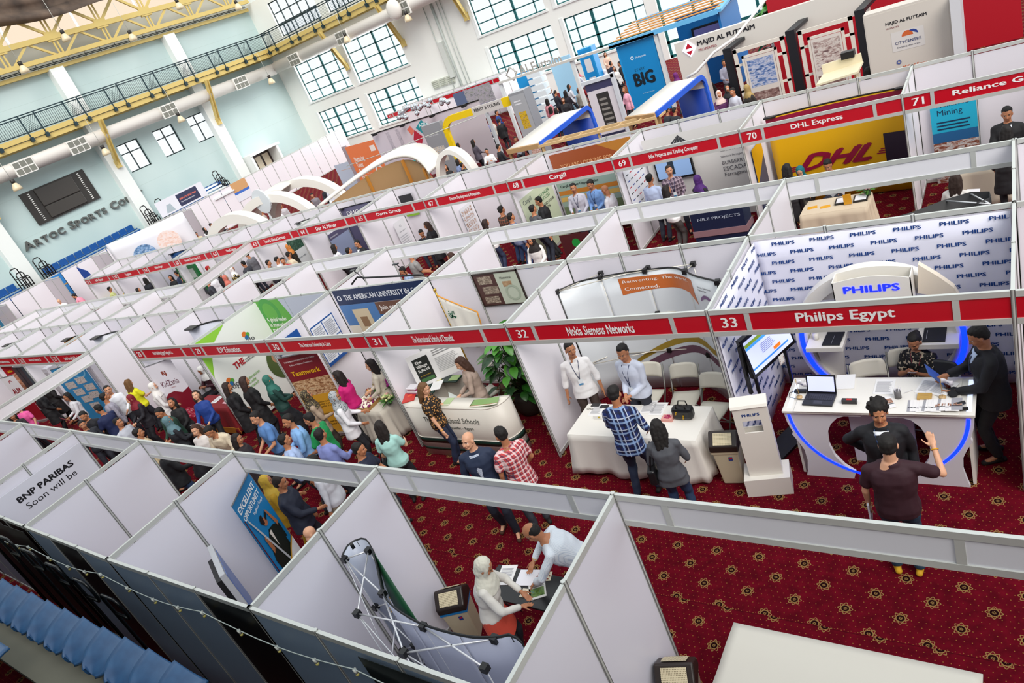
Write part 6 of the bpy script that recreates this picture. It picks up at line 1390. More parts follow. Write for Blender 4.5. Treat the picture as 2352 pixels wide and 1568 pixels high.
A0 = [atz(*cN(*q), 2.2) for q in ((445, 300), (560, 480), (700, 700), (880, 980))]; B0 = [atz(*cN(*q), 2.2) for q in ((440, 400), (545, 640), (640, 800), (860, 960))]
g = [[p.copy() for p in A0], [p*.5+q*.5-Z*.1 for p, q in zip(A0, B0)], [q-Z*.22 for q in B0]]
mb = MB(); mb.sheet(g, .006); gp = mb.build('green_panel', M('#0f4a2c', 0.5), r); mb = MB(); c = A0[2]*.5+B0[2]*.5-Z*.06; e = (A0[3]-A0[0]).normalized(); u_ = (A0[2]-B0[2]+Z*.2).normalized(); n_ = e.cross(u_)
put_text(mb, 'nk', c-e*.42-u_*.03+n_*.02, -u_, e, h=.10, wd=.12, bold=.03, th=.01) ; put_text(mb, 'ﻚﻨﺑ', c-e*.2-u_*.05+n_*.02, -u_, e, h=.12, wd=.14, bold=.03, th=.01); mb.build('gold_lettering', M('#d8a81c', 0.4), gp)
fr = [atz(*cN(*q), 2.18) for q in ((430, 340), (560, 740), (940, 1045), (1600, 1160))]; bk = [atz(*cN(*q), 2.18) for q in ((210, 420), (325, 925), (760, 1290), (1510, 1430))]
hb = MB(); br = MB()
for z in (2.18, 1.45, .75):
 for q in fr+bk: hb.obox(Vector((q.x, q.y, z)), X*.03, Y*.03, Z*.03)
 for i, j in ((0, 1), (1, 0), (1, 2), (2, 1), (2, 3), (3, 2), (0, 0)): br.tube([Vector((bk[i].x, bk[i].y, z)), Vector((fr[j].x, fr[j].y, z))], .009, 6)
for q in fr+bk: br.tube([Vector((q.x, q.y, .05)), Vector((q.x, q.y, 2.18))], .006, 5)
for i in range(3): br.tube([Vector((bk[i].x, bk[i].y, 2.18)), Vector((bk[i+1].x, bk[i+1].y, 1.45))], .006, 5)
hb.build('hub', BLACK, r); br.build('strut', M('#dcdde0', 0.3, .5), r)
# black table with papers in front of the writing woman
r = thing('folding_table', (-1.6, -3.05, 0), 'black folding table between the writing woman and the stooping man', 'table'); mb = MB(); mb.box(-2.12, -1.12, -3.25, -2.78, .73, .755); mb.build('tabletop', M('#121315', 0.3), r, bevel=.006)
for a in (-2.05, -1.2): mb = MB(); mb.tube([(a, -3.2, .02), (a, -2.85, .73)], .012, 6); mb.tube([(a, -2.85, .02), (a, -3.2, .73)], .012, 6); mb.build('leg', M('#6a6c70', 0.3, .6), r)
papers('paper_sheet', (-1.98, -3.08, .756), .25, 'white sheets in front of the writing woman', lines=12, th=.006); papers('open_notebook', (-1.72, -3.03, .756), .2, 'open notebook with white pages on the black table', 'notebook', .32, .23, .012, '#e9e8ee', 0); papers('greeting_card', (-1.5, -2.92, .756), .3, 'cream card with small brown flowers on the black table', 'card', .19, .13, .004, '#e4dcc0', 0, lambda p: [p.disc(a, b, .06, '#8a3a2a') for a, b in ((.12, .2), (.3, .1), (.5, .12), (.8, .2), (.88, .5), (.8, .85), (.5, .9), (.2, .8), (.1, .5))])
papers('brochure', (-1.42, -3.18, .757), .6, 'blue and green brochure at the right end of the black table', 'brochure', .2, .28, .006, '#dcdcd6', 0, lambda p: p.rect(.1, .9, .1, .55, photo_mat(['#2a4a20', '#6a8a3c', '#1c5a7a'], 20)).rect(.1, .9, .6, .62, '#24242a'))
papers('magazine', (-1.58, -3.16, .757), .1, 'cream booklet in the middle of the black table', 'booklet', .16, .12, .006, '#dcd2bc', 0)
chair_local(math.radians(60), (-1.95, -3.95, 0), 'cream folding chair behind the white bin in the nearest booth'); chair_local(math.radians(20), (-1.42, -4.02, 0), 'cream folding chair behind the writing woman')
bin_((-2.55, -3.30, 0), math.radians(28), 'beige waste bin with a brown lid and blue liner beside the writing woman'); bin_((.40, -3.50, 0), math.radians(18), 'beige waste bin with a brown lid at the bottom edge of the frame')
# big white table lower right
def cover(mb):
 mb.box(.80, 2.70, -4.2, -2.93, .74, .75);
r = thing('white_table', (1.7, -3.5, 0), 'large bare white table at the bottom right corner', 'table'); g = []
for i in range(25):
 for_ = []
 for j in range(19): x_ = .80+1.95*i/24; y_ = -4.3+1.38*j/18; for_.append(Vector((x_, y_, .75+.004*noise.noise(Vector((x_*5, y_*5, 0)))+.003*math.sin(y_*14+x_*2))))
 g.append(for_)
mb = MB(); mb.sheet([list(x) for x in zip(*g)], -.03); mb.build('tabletop', M('#cfcbc0', 0.5), r)
for a in (.88, 2.65):
 for b in (-4.2, -3.0): mb = MB(); mb.box(a-.02, a+.02, b-.02, b+.02, 0, .72); mb.build('leg', M('#4a4a4c', 0.4, .5), r)
mb = MB(); mb.box(.2, .232, -5.1, -5.09, 0, 0.01);
# strip of lamps strung along the outside of the back wall, outer prints
mb = MB(); lamps_ = []; pts = []
for k in range(60):
 x_ = 1.0-k*.3; s = (k % 8)/8; pts.append((x_, -5.17, 2.26-.13*math.sin(PI*s)))
r = thing('string_light', (0, -5.17, 2.3), 'string of small clear bulbs on a thin cable along the outside of the nearest row', 'string light'); mb.tube(pts, .006, 5); mb.build('cable', M('#b8c4c0', 0.5), r)
for k in range(2, 58, 2): q = Vector(pts[k]); mb = MB(); mb.tube([q, q-Z*.05], [.018, .014], 8); mb.ball(q-Z*.065, .018, 8, 1); mb.build('bulb', [M('#d8dcd4', 0.4), M('#c9c070', 0.3)], r)
p = Print((-.3, -5.125, .1), -X, Z, 1.0, 2.3, '#0d1a1c'); p.txt('THE AMERICAN', .2, .92, '#9fb0b4', w=.6); p.disc(.1, .93, .04, '#9fb0b4', .028); p.build('wall_poster', 'dark outer panel with a small university mark at the bottom edge', 'poster')
for k, x0 in enumerate((-8.8, -9.75, -10.7)):
 p = Print((x0, -5.06+.02*k+.0, .15), -X, Z, .9, 2.25, '#0c0d0e'); p.txt('Banque Misr', .15, .93, '#c9ccd0', w=.7).rect(.3, .6, .45, .7, photo_mat(['#0c0d0e', '#8a1c14', '#c9a01c'], 6)); p.build('wall_poster', ('dark poster with gold and red figures outside the BNP booth, nearest', 'dark poster with gold and red figures outside the BNP booth, middle', 'dark poster with gold and red figures outside the BNP booth, furthest')[k], 'poster')
# ================================================================ prints and furniture in the far row
def xprint(x, tl, tr, zb, base, label, fn=None):
 a = atx(tl[0], tl[1], x); b = atx(tr[0], tr[1], x); y1 = min(b.y, 9.35); p = Print((x, a.y, zb), Y, Z, y1-a.y, (a.z+b.z)/2-zb, base)
 if fn: fn(p)
 return p.build('wall_poster', label, 'poster')
def cprint(a, b, z0, z1, base, label, fn=None, y=9.2, name='wall_poster', cat='poster'):
 p = Print((a, y, z0), X, Z, b-a, z1-z0, base)
 if fn: fn(p)
 return p.build(name, label, cat)
def pop_top(x0, x1, y, zt, base, label, fn=None, dip=.3):
 r = thing('popup_display', ((x0+x1)/2, y, 0), label, 'display'); n_ = 20; f = lambda t: Vector((x0+(x1-x0)*t, y-dip*(2*t-1)**2, 0)); g = [[f(i/n_)+Z*(.04+(zt-.04)*j/5) for i in range(n_+1)] for j in range(6)]
 mb = MB(); mb.sheet(g, .004); mb.build('panel', M(base, 0.4), r); mb = MB(); mb.tube([f(i/n_)+Z*(zt+.01) for i in range(n_+1)], .016, 6); mb.obox(f(0)+Z*(zt+.01)+X*.1, X*.13, Y*.06, Z*.015); mb.obox(f(1)+Z*(zt+.01)-X*.1, X*.13, Y*.06, Z*.015); mb.build('edge_rail', BLACK, r)
 if fn:
  mb = MB(); mats = fn(mb, lambda t, z: f(t)+Z*z-Y*.012); mb.build('printed_graphics', [M(c, 0.4) for c in mats], r)
 return r
def dhl(mb, P):
 def q(a, b, c, d, mi, sk=0): n_ = 10; [mb.add([P(a+(b-a)*i/n_, c), P(a+(b-a)*(i+1)/n_, c), P(a+(b-a)*(i+1)/n_, d), P(a+(b-a)*i/n_, d)], [(0, 1, 2, 3)], mi) for i in range(n_)]
 q(0, 1, 1.72, 2.15, 0); q(.80, 1, .3, 1.32, 1)
 vs_, fs = text_mesh('DHL', .075); x0 = min(v[0] for v in vs_); x1 = max(v[0] for v in vs_); y0 = min(v[1] for v in vs_); y1 = max(v[1] for v in vs_)
 mb.add([P(.15+.54*(v[0]-x0)/(x1-x0)+.12*(v[1]-y0)/(y1-y0), .80+.38*(v[1]-y0)/(y1-y0))-Y*(.006+.001*v[2]) for v in vs_], fs, 0)
 for k in range(3): q(.10, .17+.015*k, .84+.045*k, .865+.045*k, 0); q(.74+.015*k, .80, .90+.045*k, .925+.045*k, 0)
 for s in (.84, .88): mb.add([P(s, .45), P(s+.01, .45), P(s+.005, .95)], [(0, 1, 2)], 2)
 return ['#8a0a34', '#241a30', '#c9a84a']
pop_top(-1.52, 1.25, 9.05, 2.18, '#d8a40a', 'yellow curved pop-up wall with a maroon top and DHL letters in booth 70', dhl, .12)
p = Print((-1.58, 7.75, .3), Y, Z, .75, 1.6, '#3a4a6a'); p.poly([(0, 1), (1, 1), (1, .8), (0, .5)], '#dca414').rect(.3, .9, 0, .3, '#d89a18').txt('DHL', .4, .12, '#8a0a34', w=.4, bold=.06); p.build('wall_poster', 'yellow and blue panel on the left partition of booth 70', 'poster')
def fn(p): p.rect(0, 1, .62, 1, '#1ca3c4').txt('Reliance\nMining', .15, .80, '#0f3050', w=.7, bold=.0).lines(.12, .9, .64, .76, 3, '#0f3050').rect(0, 1, .50, .62, '#1c5a8c').rect(0, 1, 0, .50, photo_mat(['#2a2a30', '#8a4a30', '#c9c4c0', '#3a4a6a'], 8))
cprint(1.55, 2.32, .0, 1.72, '#1ca3c4', 'tall cyan poster reading Reliance Mining in booth 71', fn, 9.1)
cprint(-4.55, -1.75, .02, 2.3, '#d6d4d0', 'off-white false wall with a pyramid mark in booth 69', lambda p: [p.poly([(.34, .98), (.26+.03*k, .90), (.285+.03*k, .90)], '#33363a') for k in range(5)] and [p.txt(t, .66, .78-.07*i, '#55555c', w=.2, bold=.0) for i, t in enumerate(('BURBERRY', 'CERRUTI 1881', 'Salvatore Ferragamo', 'BURBERRY', 'ESCADA', 'Ferragamo'))], 9.0)
p = Print((-4.56, 7.7, 1.0), Y, Z, 1.1, 1.05, '#e6e6ea')
for i in range(5):
 for j in range(6): p.rect(.08+.18*i, .2+.18*i, .08+.15*j, .105+.15*j, ('#c04048', '#4a5a9a', '#3a3a3a')[(i+j) % 3]); p.k -= 1
p.build('logo_board', 'white board covered with small coloured marks on the left partition of booth 69', 'board')
r = thing('television', (-3.85, 8.9, 1.5), 'flat television on the back wall of booth 69', 'television'); mb = MB(); mb.box(-4.35, -3.38, 8.92, 8.99, 1.22, 1.80); mb.build('housing', BLACK, r); mb = MB(); mb.box(-4.31, -3.42, 8.915, 8.92, 1.27, 1.76, 0); mb.box(-4.0, -3.85, 8.912, 8.915, 1.35, 1.74, 1); mb.build('screen', [M('#7f9cc4', 0.3, emit=.3), M('#23303c', 0.3)], r)
r = simple('display_counter', 'dark navy counter with a pink stripe and the letters PROJECTS in booth 69', 'counter', [M('#12203c', 0.4), M('#8a6a70', 0.4)], lambda mb: (mb.box(-2.95, -1.78, 7.0, 7.45, 0, 1.0), mb.box(-2.97, -1.76, 6.98, 7.47, .42, .56, 1))); text('NILE PROJECTS', (-2.8, 6.995, .78), X, Z, M('#a9b4c4', 0.4), r, 'lettering', h=.08, wd=.95)
cprint(-7.5, -5.0, .2, 2.38, '#9a4a22', 'orange-brown wall print reading YOU ARE LOOKING FOR in booth 68', lambda p: p.txt('YOU ARE LOOKING FOR', .1, .80, '#d89a6a', w=.65, h=.05, bold=.04).poly([(.6, 1), (1, 1), (1, .75)], '#b8782c'), 9.42)
cprint(-7.5, -4.75, .1, 1.66, '#8fa39a', 'green-grey panel reading Cargill Career Opportunities in booth 68', lambda p: p.rect(0, 1, .72, .80, '#b8742c').rect(0, 1, .96, 1, '#8a3a2a').rect(0, 1, .6, .68, '#c9a45a').rect(0, 1, 0, .5, '#6a7a5a').txt('Cargill Career Opportunities', .04, .85, '#24302c', w=.44, bold=.03), 9.30)
xprint(-7.68, (1184, 437), (1277, 419), .1, '#c9d4b8', 'pale green panel with the words YOU HUNGER FOR SUCCESS in booth 68', lambda p: p.txt('Cargill', .06, .86, '#24344a', w=.26, bold=.0).txt('YOU HUNGER\nFOR SUCCESS', .38, .74, '#3a7a4a', w=.5, bold=.02).txt('WE\'LL FEED YOUR\nASPIRATION.', .38, .58, '#2a2f2a', w=.56, bold=.02))
def fn(p):
 for i in range(5):
  for j in range(6): p.rect(.05+.18*i, .2+.18*i, .06+.15*j, .18+.15*j, ('#6a5a1c' if (i*7+j*3) % 7 == 0 else photo_mat(['#2a2a34', '#b08a70', '#d8dce4', '#4a7ab0'], 9+(i+j) % 3))); p.k -= 1
xprint(-10.70, (1051, 473), (1106, 453), .25, '#d9dade', 'panel of small square portrait photographs in booth 67', fn)
xprint(-13.71, (898, 505), (960, 486), .25, '#dcdce0', 'white notice with a pale crest in booth 65', lambda p: p.disc(.5, .85, .09, '#a9abb0', .05).txt('DORRA GROUP', .2, .70, '#8a8c92', w=.6).lines(.1, .9, .1, .62, 9, '#b4b6bc'))
cprint(-13.7, -13.1, 1.45, 2.2, '#17181c', 'black and lime photograph above the notice in booth 65', lambda p: p.rect(0, 1, 0, .1, '#7aa81c'), 9.55)
def fn(p): p.rect(0, 1, .86, 1, '#55506a').rect(0, 1, 0, .86, '#8a94b0').rect(0, 1, 0, .35, photo_mat(['#1c1e26', '#4a4a5a', '#6a6a7a'], 7)).rect(0, 1, .32, .46, photo_mat(['#3a3a48', '#8a94b0', '#2a2a34'], 20)).txt('ENGINEERING', .05, .9, '#c9c8d4', w=.4)
xprint(-16.50, (746, 529), (820, 511), .15, '#55506a', 'grey-blue city skyline print in booth 64', fn)
pop_top(-16.4, -14.2, 9.4, 2.28, '#4a4660', 'dark purple pop-up wall with the letters DMC in booth 64', None, .1); text('DMC', (-16.0, 9.20, 2.02), X, Z, LET, None, 'sign_letters', h=.16, wd=.6, bold=.0); tag(C.objects[-1] if False else bpy.data.objects['sign_letters'], 'thin white letters DMC on the dark purple pop-up wall', 'lettering')
pop_top(-18.7, -17.0, 9.3, 2.2, '#c9cec9', 'curved pale pop-up wall with the word Tenaris in booth 63', None, .25)
xprint(-18.95, (654, 550), (689, 538), .15, '#c9ccce', 'white and green panel reading Work with in booth 63', lambda p: p.rect(0, 1, .7, 1, photo_mat(['#0f1a18', '#2a4a3a', '#5a7a6a'], 9)).txt('Work with', .15, .5, '#3a4450', w=.6))
mb = MB(); mb.box(-25.0, -23.6, 7.3, 7.42, 1.25, 2.0); r = thing('green_frame_stand', (-24.3, 7.3, 0), 'green stand with two white windows in booth 60', 'display stand'); mb.build('board', M('#0f6a30', 0.5), r); mb = MB(); mb.box(-24.9, -24.6, 7.29, 7.3, 1.45, 1.8); mb.box(-24.4, -23.75, 7.29, 7.3, 1.45, 1.85); mb.build('window', M('#a9b4ac', 0.5), r); mb = MB(); [mb.box(a, a+.08, 7.32, 7.4, 0, 1.25) for a in (-24.95, -23.7)]; mb.build('leg', M('#0f5a2a', 0.5), r)
pop_top(-27.2, -25.2, 8.7, 2.25, '#123a6a', 'dark blue pop-up wall edge showing over booth 59', None, .15)
cloth_table(-.55, .65, 6.55, 7.25, .78, 'beige cloth on the table of booth 70', '#c9b8a0', drop=.74, seed=7); cloth_table(2.0, 3.2, 7.6, 8.3, .78, 'pale beige cloth in booth 71 beside the cyan poster', '#d0c4b0', drop=.74, seed=8)
for x0, y0, c, lb in ((-.45, 6.8, '#d89a1c', 'yellow leaflet at the left of the booth 70 table'), (-.2, 6.75, '#d89a1c', 'yellow leaflet second from the left on the booth 70 table')): papers('leaflet', (x0, y0, .785), .2, lb, 'leaflet', .18, .12, .004, c, 0)
for x0, lb in ((.05, 'black tray with white sheets, left one on the booth 70 table'), (.38, 'black tray with white sheets, right one on the booth 70 table')): papers('paper_tray', (x0, 6.8, .79), .05, lb, 'tray', .25, .3, .03, '#1a1a1c', 0, lambda p: p.rect(.1, .9, .1, .9, '#dcdce0'))
simple('gold_pennant', 'golden pennant standing on the booth 70 table', 'pennant', M('#c98f1c', 0.5), lambda mb: mb.prism([(.23, 6.75, .8), (.37, 6.75, .8), (.37, 6.75, 1.0), (.23, 6.75, 1.0)], (0, .02, 0)))
bouquet((.6, 7.1, .785), 'small dusky pink flowers on the booth 70 table', ['#8a5a64', '#a97a84'], .1, 30, .12)
cprint(-6.35, -5.5, .0, 1.0, '#4a1c20', 'dark red counter front with a green leaf and the word Cargill', lambda p: p.txt('Cargill', .15, .3, '#15181a', w=.7, bold=.04).disc(.5, .75, .14, '#1c8a3a'), 6.9, 'counter_front', 'counter')
W0 = [(1.0, 2.12), (1.5, 2.15), (1.96, 2.36), (2.3, 2.62), (2.55, 2.74), (2.74, 2.68), (2.76, 2.5), (2.62, 2.4)]
r = thing('popup_display', (2.0, 2.4, 0), 'black-backed pop-up wall with white struts behind the PHILIPS fabric', 'display'); f = lambda t: Vector((W0[min(7, int(t*7))][0], W0[min(7, int(t*7))][1], 0)); g = [[Vector((a, b, z)) for a, b in W0] for z in (.05, 1.2, 2.38)]; mb = MB(); mb.sheet(g, .01); mb.build('panel', M('#121214', 0.6), r); mb = MB()
for a, b in ((.45, .99), (.6, .99)): mb.tube([f(a)+Z*2.36, f(b)-Y*.15+Z*2.36], .01, 6)
mb.build('strut', M('#cfd0d2', 0.3, .5), r)
# prints on the second row seen from above
p = Print((-14.83, 2.35, 1.25), Y, Z, 1.1, .62, '#c9a9b4'); p.rect(.5, 1, .3, 1, '#9ac4d4').txt('S P\nD', .5, .4, '#2a3a8a', w=.3, bold=.08).txt('W', .1, .5, '#b08a9a', w=.15); p.build('wall_poster', 'pink and pale blue panel with scattered capital letters in the second row', 'poster')
p = Print((-22.78, 2.5, 1.1), Y, Z, 1.0, .12, '#c9d8e4'); p.rect(.55, 1, 0, 1, '#2a6aa0'); p.build('printed_strip', 'thin blue and white strip on a far left partition', 'poster')
# ================================================================ perimeter row along the left wall and rows behind the far one
for k in range(30):
 y0 = 4.4+k*.955*1.0
 if k < 30: wall_panels((-40.3, y0), (-40.3, y0+.955), 'white wall panel of the perimeter row under the left wall, position %s' % ('far left end' if k < 3 else 'near the lettering' if k < 10 else 'below the small windows' if k < 16 else 'near the stair opening'), 'wall panels along the left wall', n=1, posts=(k % 3 == 0), name='wall_panel')
for k, y0 in enumerate((5.35, 8.2, 11.1, 14.0, 16.9)):
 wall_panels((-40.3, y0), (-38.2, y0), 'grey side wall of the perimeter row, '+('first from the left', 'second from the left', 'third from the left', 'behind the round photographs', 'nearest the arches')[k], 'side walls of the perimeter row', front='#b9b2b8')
for y0, w_, base, lb, f_ in ((4.5, .8, '#2a6a8a', 'teal EMPLOYMENT poster at the far left edge', 'EMPLOYMENT'), (8.25, .9, '#2a7ac0', 'blue RIGHT poster under the left wall', 'RIGHT')):
 p = Print((-40.27, y0, .4), Y, Z, w_, 2.05, base); p.txt(f_, .15, .8, '#dcdcc0', w=.7, bold=.03).rect(0, 1, .66, .7, '#b08a4a').rect(0, 1, 0, .3, '#1c3f7a').rect(.3, .8, .38, .62, photo_mat(['#2a2a30', '#8a6a60', '#c9c4c0'], 8)); p.build('poster', lb, 'poster')
p = Print((-40.27, 16.1, 2.55), Y, Z, 3.6, .95, '#e0e2ea', .03); p.rect(.42, .86, .1, .9, '#2a3050').txt('EMPLOYMENT FAIR', .46, .5, '#d8705a', w=.36, bold=.05).txt('Supporting employment', .46, .3, '#d8dae4', w=.3).poly([(.12, .1), (.3, .1), (.26, .6), (.18, .6)], '#a9b8c0'); p.build('hanging_banner', 'wide white banner reading EMPLOYMENT FAIR above the perimeter row', 'banner')
mb = MB(); [mb.box(-41.9+.35*k, -41.6+.35*k, 19.9, 21.6, 2.75-.18*k, 2.85-.18*k) for k in range(5)]; tag(mb.build('bench_stack', M('#dfe3e4', 0.4)), 'stack of white bench boards on the bleacher below the small windows', 'benches')
p = Print((-40.27, 21.5, 1.2), Y, Z, 1.3, 1.3, '#dcdee6'); p.rect(.0, 1, .45, 1, '#c99a68').rect(0, 1, .38, .5, '#3a6ac0'); p.build('poster', 'orange and blue poster on the perimeter row near the arches', 'poster')
# curved white wall with round photographs
g = []
for j in range(6): g.append([Vector((-36.3+2.9*i/16, 10.4+3.2*i/16-.5*math.sin(PI*i/16), .1+2.9*j/5)) for i in range(17)])
r = thing('curved_stand', (-35, 12, 0), 'curved white stand wall with two round photographs below the lettering', 'display stand'); mb = MB(); mb.sheet(g, .05); mb.build('wall', M('#dcdce2', 0.4), r)
e = Vector((2.9, 3.2, 0)).normalized(); n_ = e.cross(Z)
for c, rr, m_ in ((Vector((-34.9, 11.45, 1.75)), .62, photo_mat(['#1c2c4a', '#6a94c0', '#d8dce4'], 4)), (Vector((-33.95, 12.5, 1.95)), .6, photo_mat(['#d8a890', '#e8d4cc', '#dce4ec'], 4))): mb = MB(); mb.prism([c+n_*.42+e*(rr*math.cos(t*PI/12))+Z*(rr*math.sin(t*PI/12)) for t in range(24)], n_*.02); mb.build('round_photograph', m_, r)
mb = MB(); mb.tube([Vector((-37.6, 9.0, 0)), Vector((-37.6, 9.0, 1.5))], .02, 6); mb.prism([(-37.6, 9.0, .9), (-37.0, 9.3, 1.2), (-37.2, 9.2, 2.2), (-37.6, 9.0, 2.55)], (.0, .02, 0), 1); tag(mb.build('sail_flag', [BLACK, M('#1c3f8a', 0.5)]), 'dark blue sail-shaped flag left of the round photographs', 'flag')
# ================================================================ big stands between the far row and the window wall
BL = M('#1493d6', 0.45, name='sky_blue_board'); BLD = M('#0a6fb8', 0.45, name='sky_blue_board_dark'); CLB = M('#1f5fd8', 0.4, name='canopy_blue'); CLD = M('#0a3a9c', 0.5, name='canopy_blue_wall'); OFF = M('#e0dad0', 0.6, name='canopy_top'); WOOD = M('#b08a5c', 0.6, name='raw_wood'); PLY = M('#8a6a44', 0.7, name='brown_board')
def canopy(nl, nr, fr_, fl, h, label):
 nl, nr, fr_, fl = [Vector((p[0], p[1], h)) for p in (nl, nr, fr_, fl)]; r = thing('blue_canopy', (nr.x, nr.y, 0), label, 'canopy', 'white-topped blue canopies'); d = (fr_-nr).normalized()
 prof = [(0, 0), (1, 0)]; L = (fr_-nr).length; pts = [(0, 0), (L*.9, .02)]+[(L*.9+.3*math.sin(a*PI/10), .02-.3+.3*math.cos(a*PI/10)) for a in range(1, 6)]+[(L*.9+.45, -h)]
 def sec(off, s0): return [s0+d*a+Z*(b-off) for a, b in pts]
 mb = MB(); A_, B_ = sec(0, nl), sec(0, nr); mb.sheet([A_, B_], -.06) ; mb.build('top_board', OFF, r)
 mb = MB(); A2, B2 = sec(.08, nl), sec(.08, nr+X*.0)
 mb.sheet([[p-d*.07 for p in A2[-2:]], [p-d*.07 for p in B2[-2:]]], .04); mb.build('blue_wall', CLD, r); mb = MB(); q = nr-nl; q.normalize()
 for i in range(len(pts)-1): a, b = sec(.03, nr+q*.03)[i], sec(.03, nr+q*.03)[i+1]; mb.seg(a, b, .06, .14, up=(0, 0, 1) if i < 3 else tuple(d))
 mb.build('blue_edge', CLB, r); mb = MB(); mb.seg(nl-Z*.06, nr-Z*.06, .1, .13); mb.build('wood_edge', WOOD, r)
 for p in (nl, nr): mb = MB(); mb.seg(p+d*.1-Z*.1, Vector((p.x, p.y, 0))+d*.1, .08, .08); mb.build('leg', WOOD, r)
canopy((-9.14, 9.95), (-7.87, 9.75), (-7.93, 13.2), (-9.0, 13.4), 2.7, 'white-topped blue canopy behind booth 68'); canopy((-5.34, 10.2), (-4.34, 9.8), (-4.13, 13.0), (-5.07, 13.0), 2.7, 'white-topped blue canopy behind booth 69')
mb = MB(); [mb.seg((-7.9, 9.72+.35*s, 2.62), (-4.3, 9.66+.35*s, 2.62), .05, .07) for s in (0, 1)]; [mb.seg((-7.8+.6*k, 9.7, 2.62), (-7.8+.6*k, 10.06, 2.62), .05, .05) for k in range(7)]; [mb.seg((a, 9.75, 0), (a, 9.75, 2.6), .05, .05) for a in (-7.8, -6.0, -4.35)]; tag(mb.build('timber_ladder_frame', M('#c9a878', 0.6)), 'raw timber ladder frame between the two blue canopies', 'timber frame')
# wave stand with arches
r = thing('wave_stand', (-14, 12.5, 0), 'white arched stand with a brown board back behind booth 67', 'stand'); n_ = 24
def wv(t): return Vector((-18.6+5.4*t, 10.25+1.9*math.sin(PI*t*.9), 2.25+.65*math.sin(PI*min(1, t*.95))))
mb = MB(); g = [[wv(i/n_), wv(i/n_)+Vector((0, .9, .12))] for i in range(n_+1)]; mb.sheet(g, .12); mb.build('arched_roof', WG, r)
mb = MB(); g = [[Vector((wv(i/n_).x, wv(i/n_).y+.08, .0)), wv(i/n_)+Y*.08-Z*.1] for i in range(n_+1)]; mb.sheet(g, .03); mb.build('back_board', PLY, r); mb = MB(); [mb.seg(Vector((wv(t).x, wv(t).y, 0)), wv(t)-Z*.08, .09, .09) for t in (.03, .3, .6, .88)]; mb.build('timber_post', M('#b87a2c', 0.6), r)
def arch(cx, y0, dx, dy, rr, w_, hz, label, zc=1.2):
 d = Vector((dx, dy, 0)).normalized(); n2 = d.cross(Z); c = Vector((cx, y0, 0)); mb = MB(); N = 26
 def ar(k_, off): return [c+n2*off-d*((rr-k_)*math.cos(PI*i/N))+Z*(zc+(hz-k_)*math.sin(PI*i/N)) for i in range(N+1)]
 q = (ar(0, 0), ar(w_, 0), ar(w_, .4), ar(0, .4))
 for a, b in ((0, 1), (1, 2), (2, 3), (3, 0)): mb.sheet([q[b], q[a]], 0, smooth=True)
 for s in (-1, 1): mb.obox(c+d*(s*(rr-w_/2))+n2*.2+Z*zc/2, d*w_/2, n2*.2, Z*zc/2)
 return tag(mb.build('white_arch', WG), label, 'arch')
arch(-12.6, 11.7, 1, .1, .8, .16, 1.3, 'white arch at the right end of the wave stand', 1.6); arch(-23.5, 9.95, 1, .1, 2.3, .4, 1.85, 'low white arch at the left, nearest the far row'); arch(-22.5, 11.2, 1, .15, 2.4, .35, 2.0, 'white arch in the middle of the arched stand'); arch(-22.0, 12.6, 1, .15, 2.4, .35, 2.0, 'white arch at the back, beside the blue-grey wall')
mb = MB(); g = [[Vector((-22.5-.5*j/4+2.3*math.cos(math.radians(t)), 11.25+1.3*j/4+.34*math.cos(math.radians(t)), 1.2+1.97*math.sin(math.radians(t)))) for t in range(70, 181, 10)] for j in range(5)]; mb.sheet(g, .05); tag(mb.build('vaulted_roof', WG), 'white vaulted roof between the two larger arches', 'roof')
mb = MB(); c = aty(600, 463, 10.8); mb.prism([c+Vector((.52*math.cos(t*PI/12), 0, .52*math.sin(t*PI/12))) for t in range(24)], (0, .08, 0)); mb.seg(c-Z*.4+Y*.04, Vector((c.x, c.y+.04, 0)), .06, .06); tag(mb.build('round_sign', M('#d4dade', 0.4)), 'plain round white sign on the arched stand', 'sign')
cprint(-25.6, -22.4, .4, 2.35, '#b4bccc', 'blue-grey wall with a thin orange line behind the arches', lambda p: p.rect(.1, .9, .82, .83, '#c99a7a').rect(.89, .9, .3, .83, '#c99a7a'), 17.9); p = Print((-20.6, 12.9, .8), X, Z, 2.2, 1.1, '#b8b0c0'); p.txt('when its sustainable\nit just feels sound', .1, .4, '#5a5468', w=.7); p.build('wall_poster', 'mauve panel with small writing under the white arches', 'poster')
r = thing('orange_panel', (-20.3, 16, 0), 'orange panel reading Nurturing Talent Building Partnerships', 'panel'); p = Print((-22.6, 16.4, .3), Vector((2.3, -.35, 0)), Z, 2.35, 2.95, '#e87a44'); p.txt('Nurturing\nTalent\nBuilding\nPartnerships', .12, .42, '#f0e4dc', w=.42, h=.40, bold=.04, line=.9).disc(.78, .52, .13, '#f0e4dc', .09).poly([(.70, .45), (.86, .45), (.78, .36)], '#f0e4dc').rect(.78, .95, .84, .93, '#f0e4dc'); p.build('print', None, None, r); mb = MB(); mb.obox(Vector((-22.75, 16.5, 1.7)), X*.1, Y*.08, Z*1.6); mb.build('side_column', M('#9a8a90', 0.5), r)
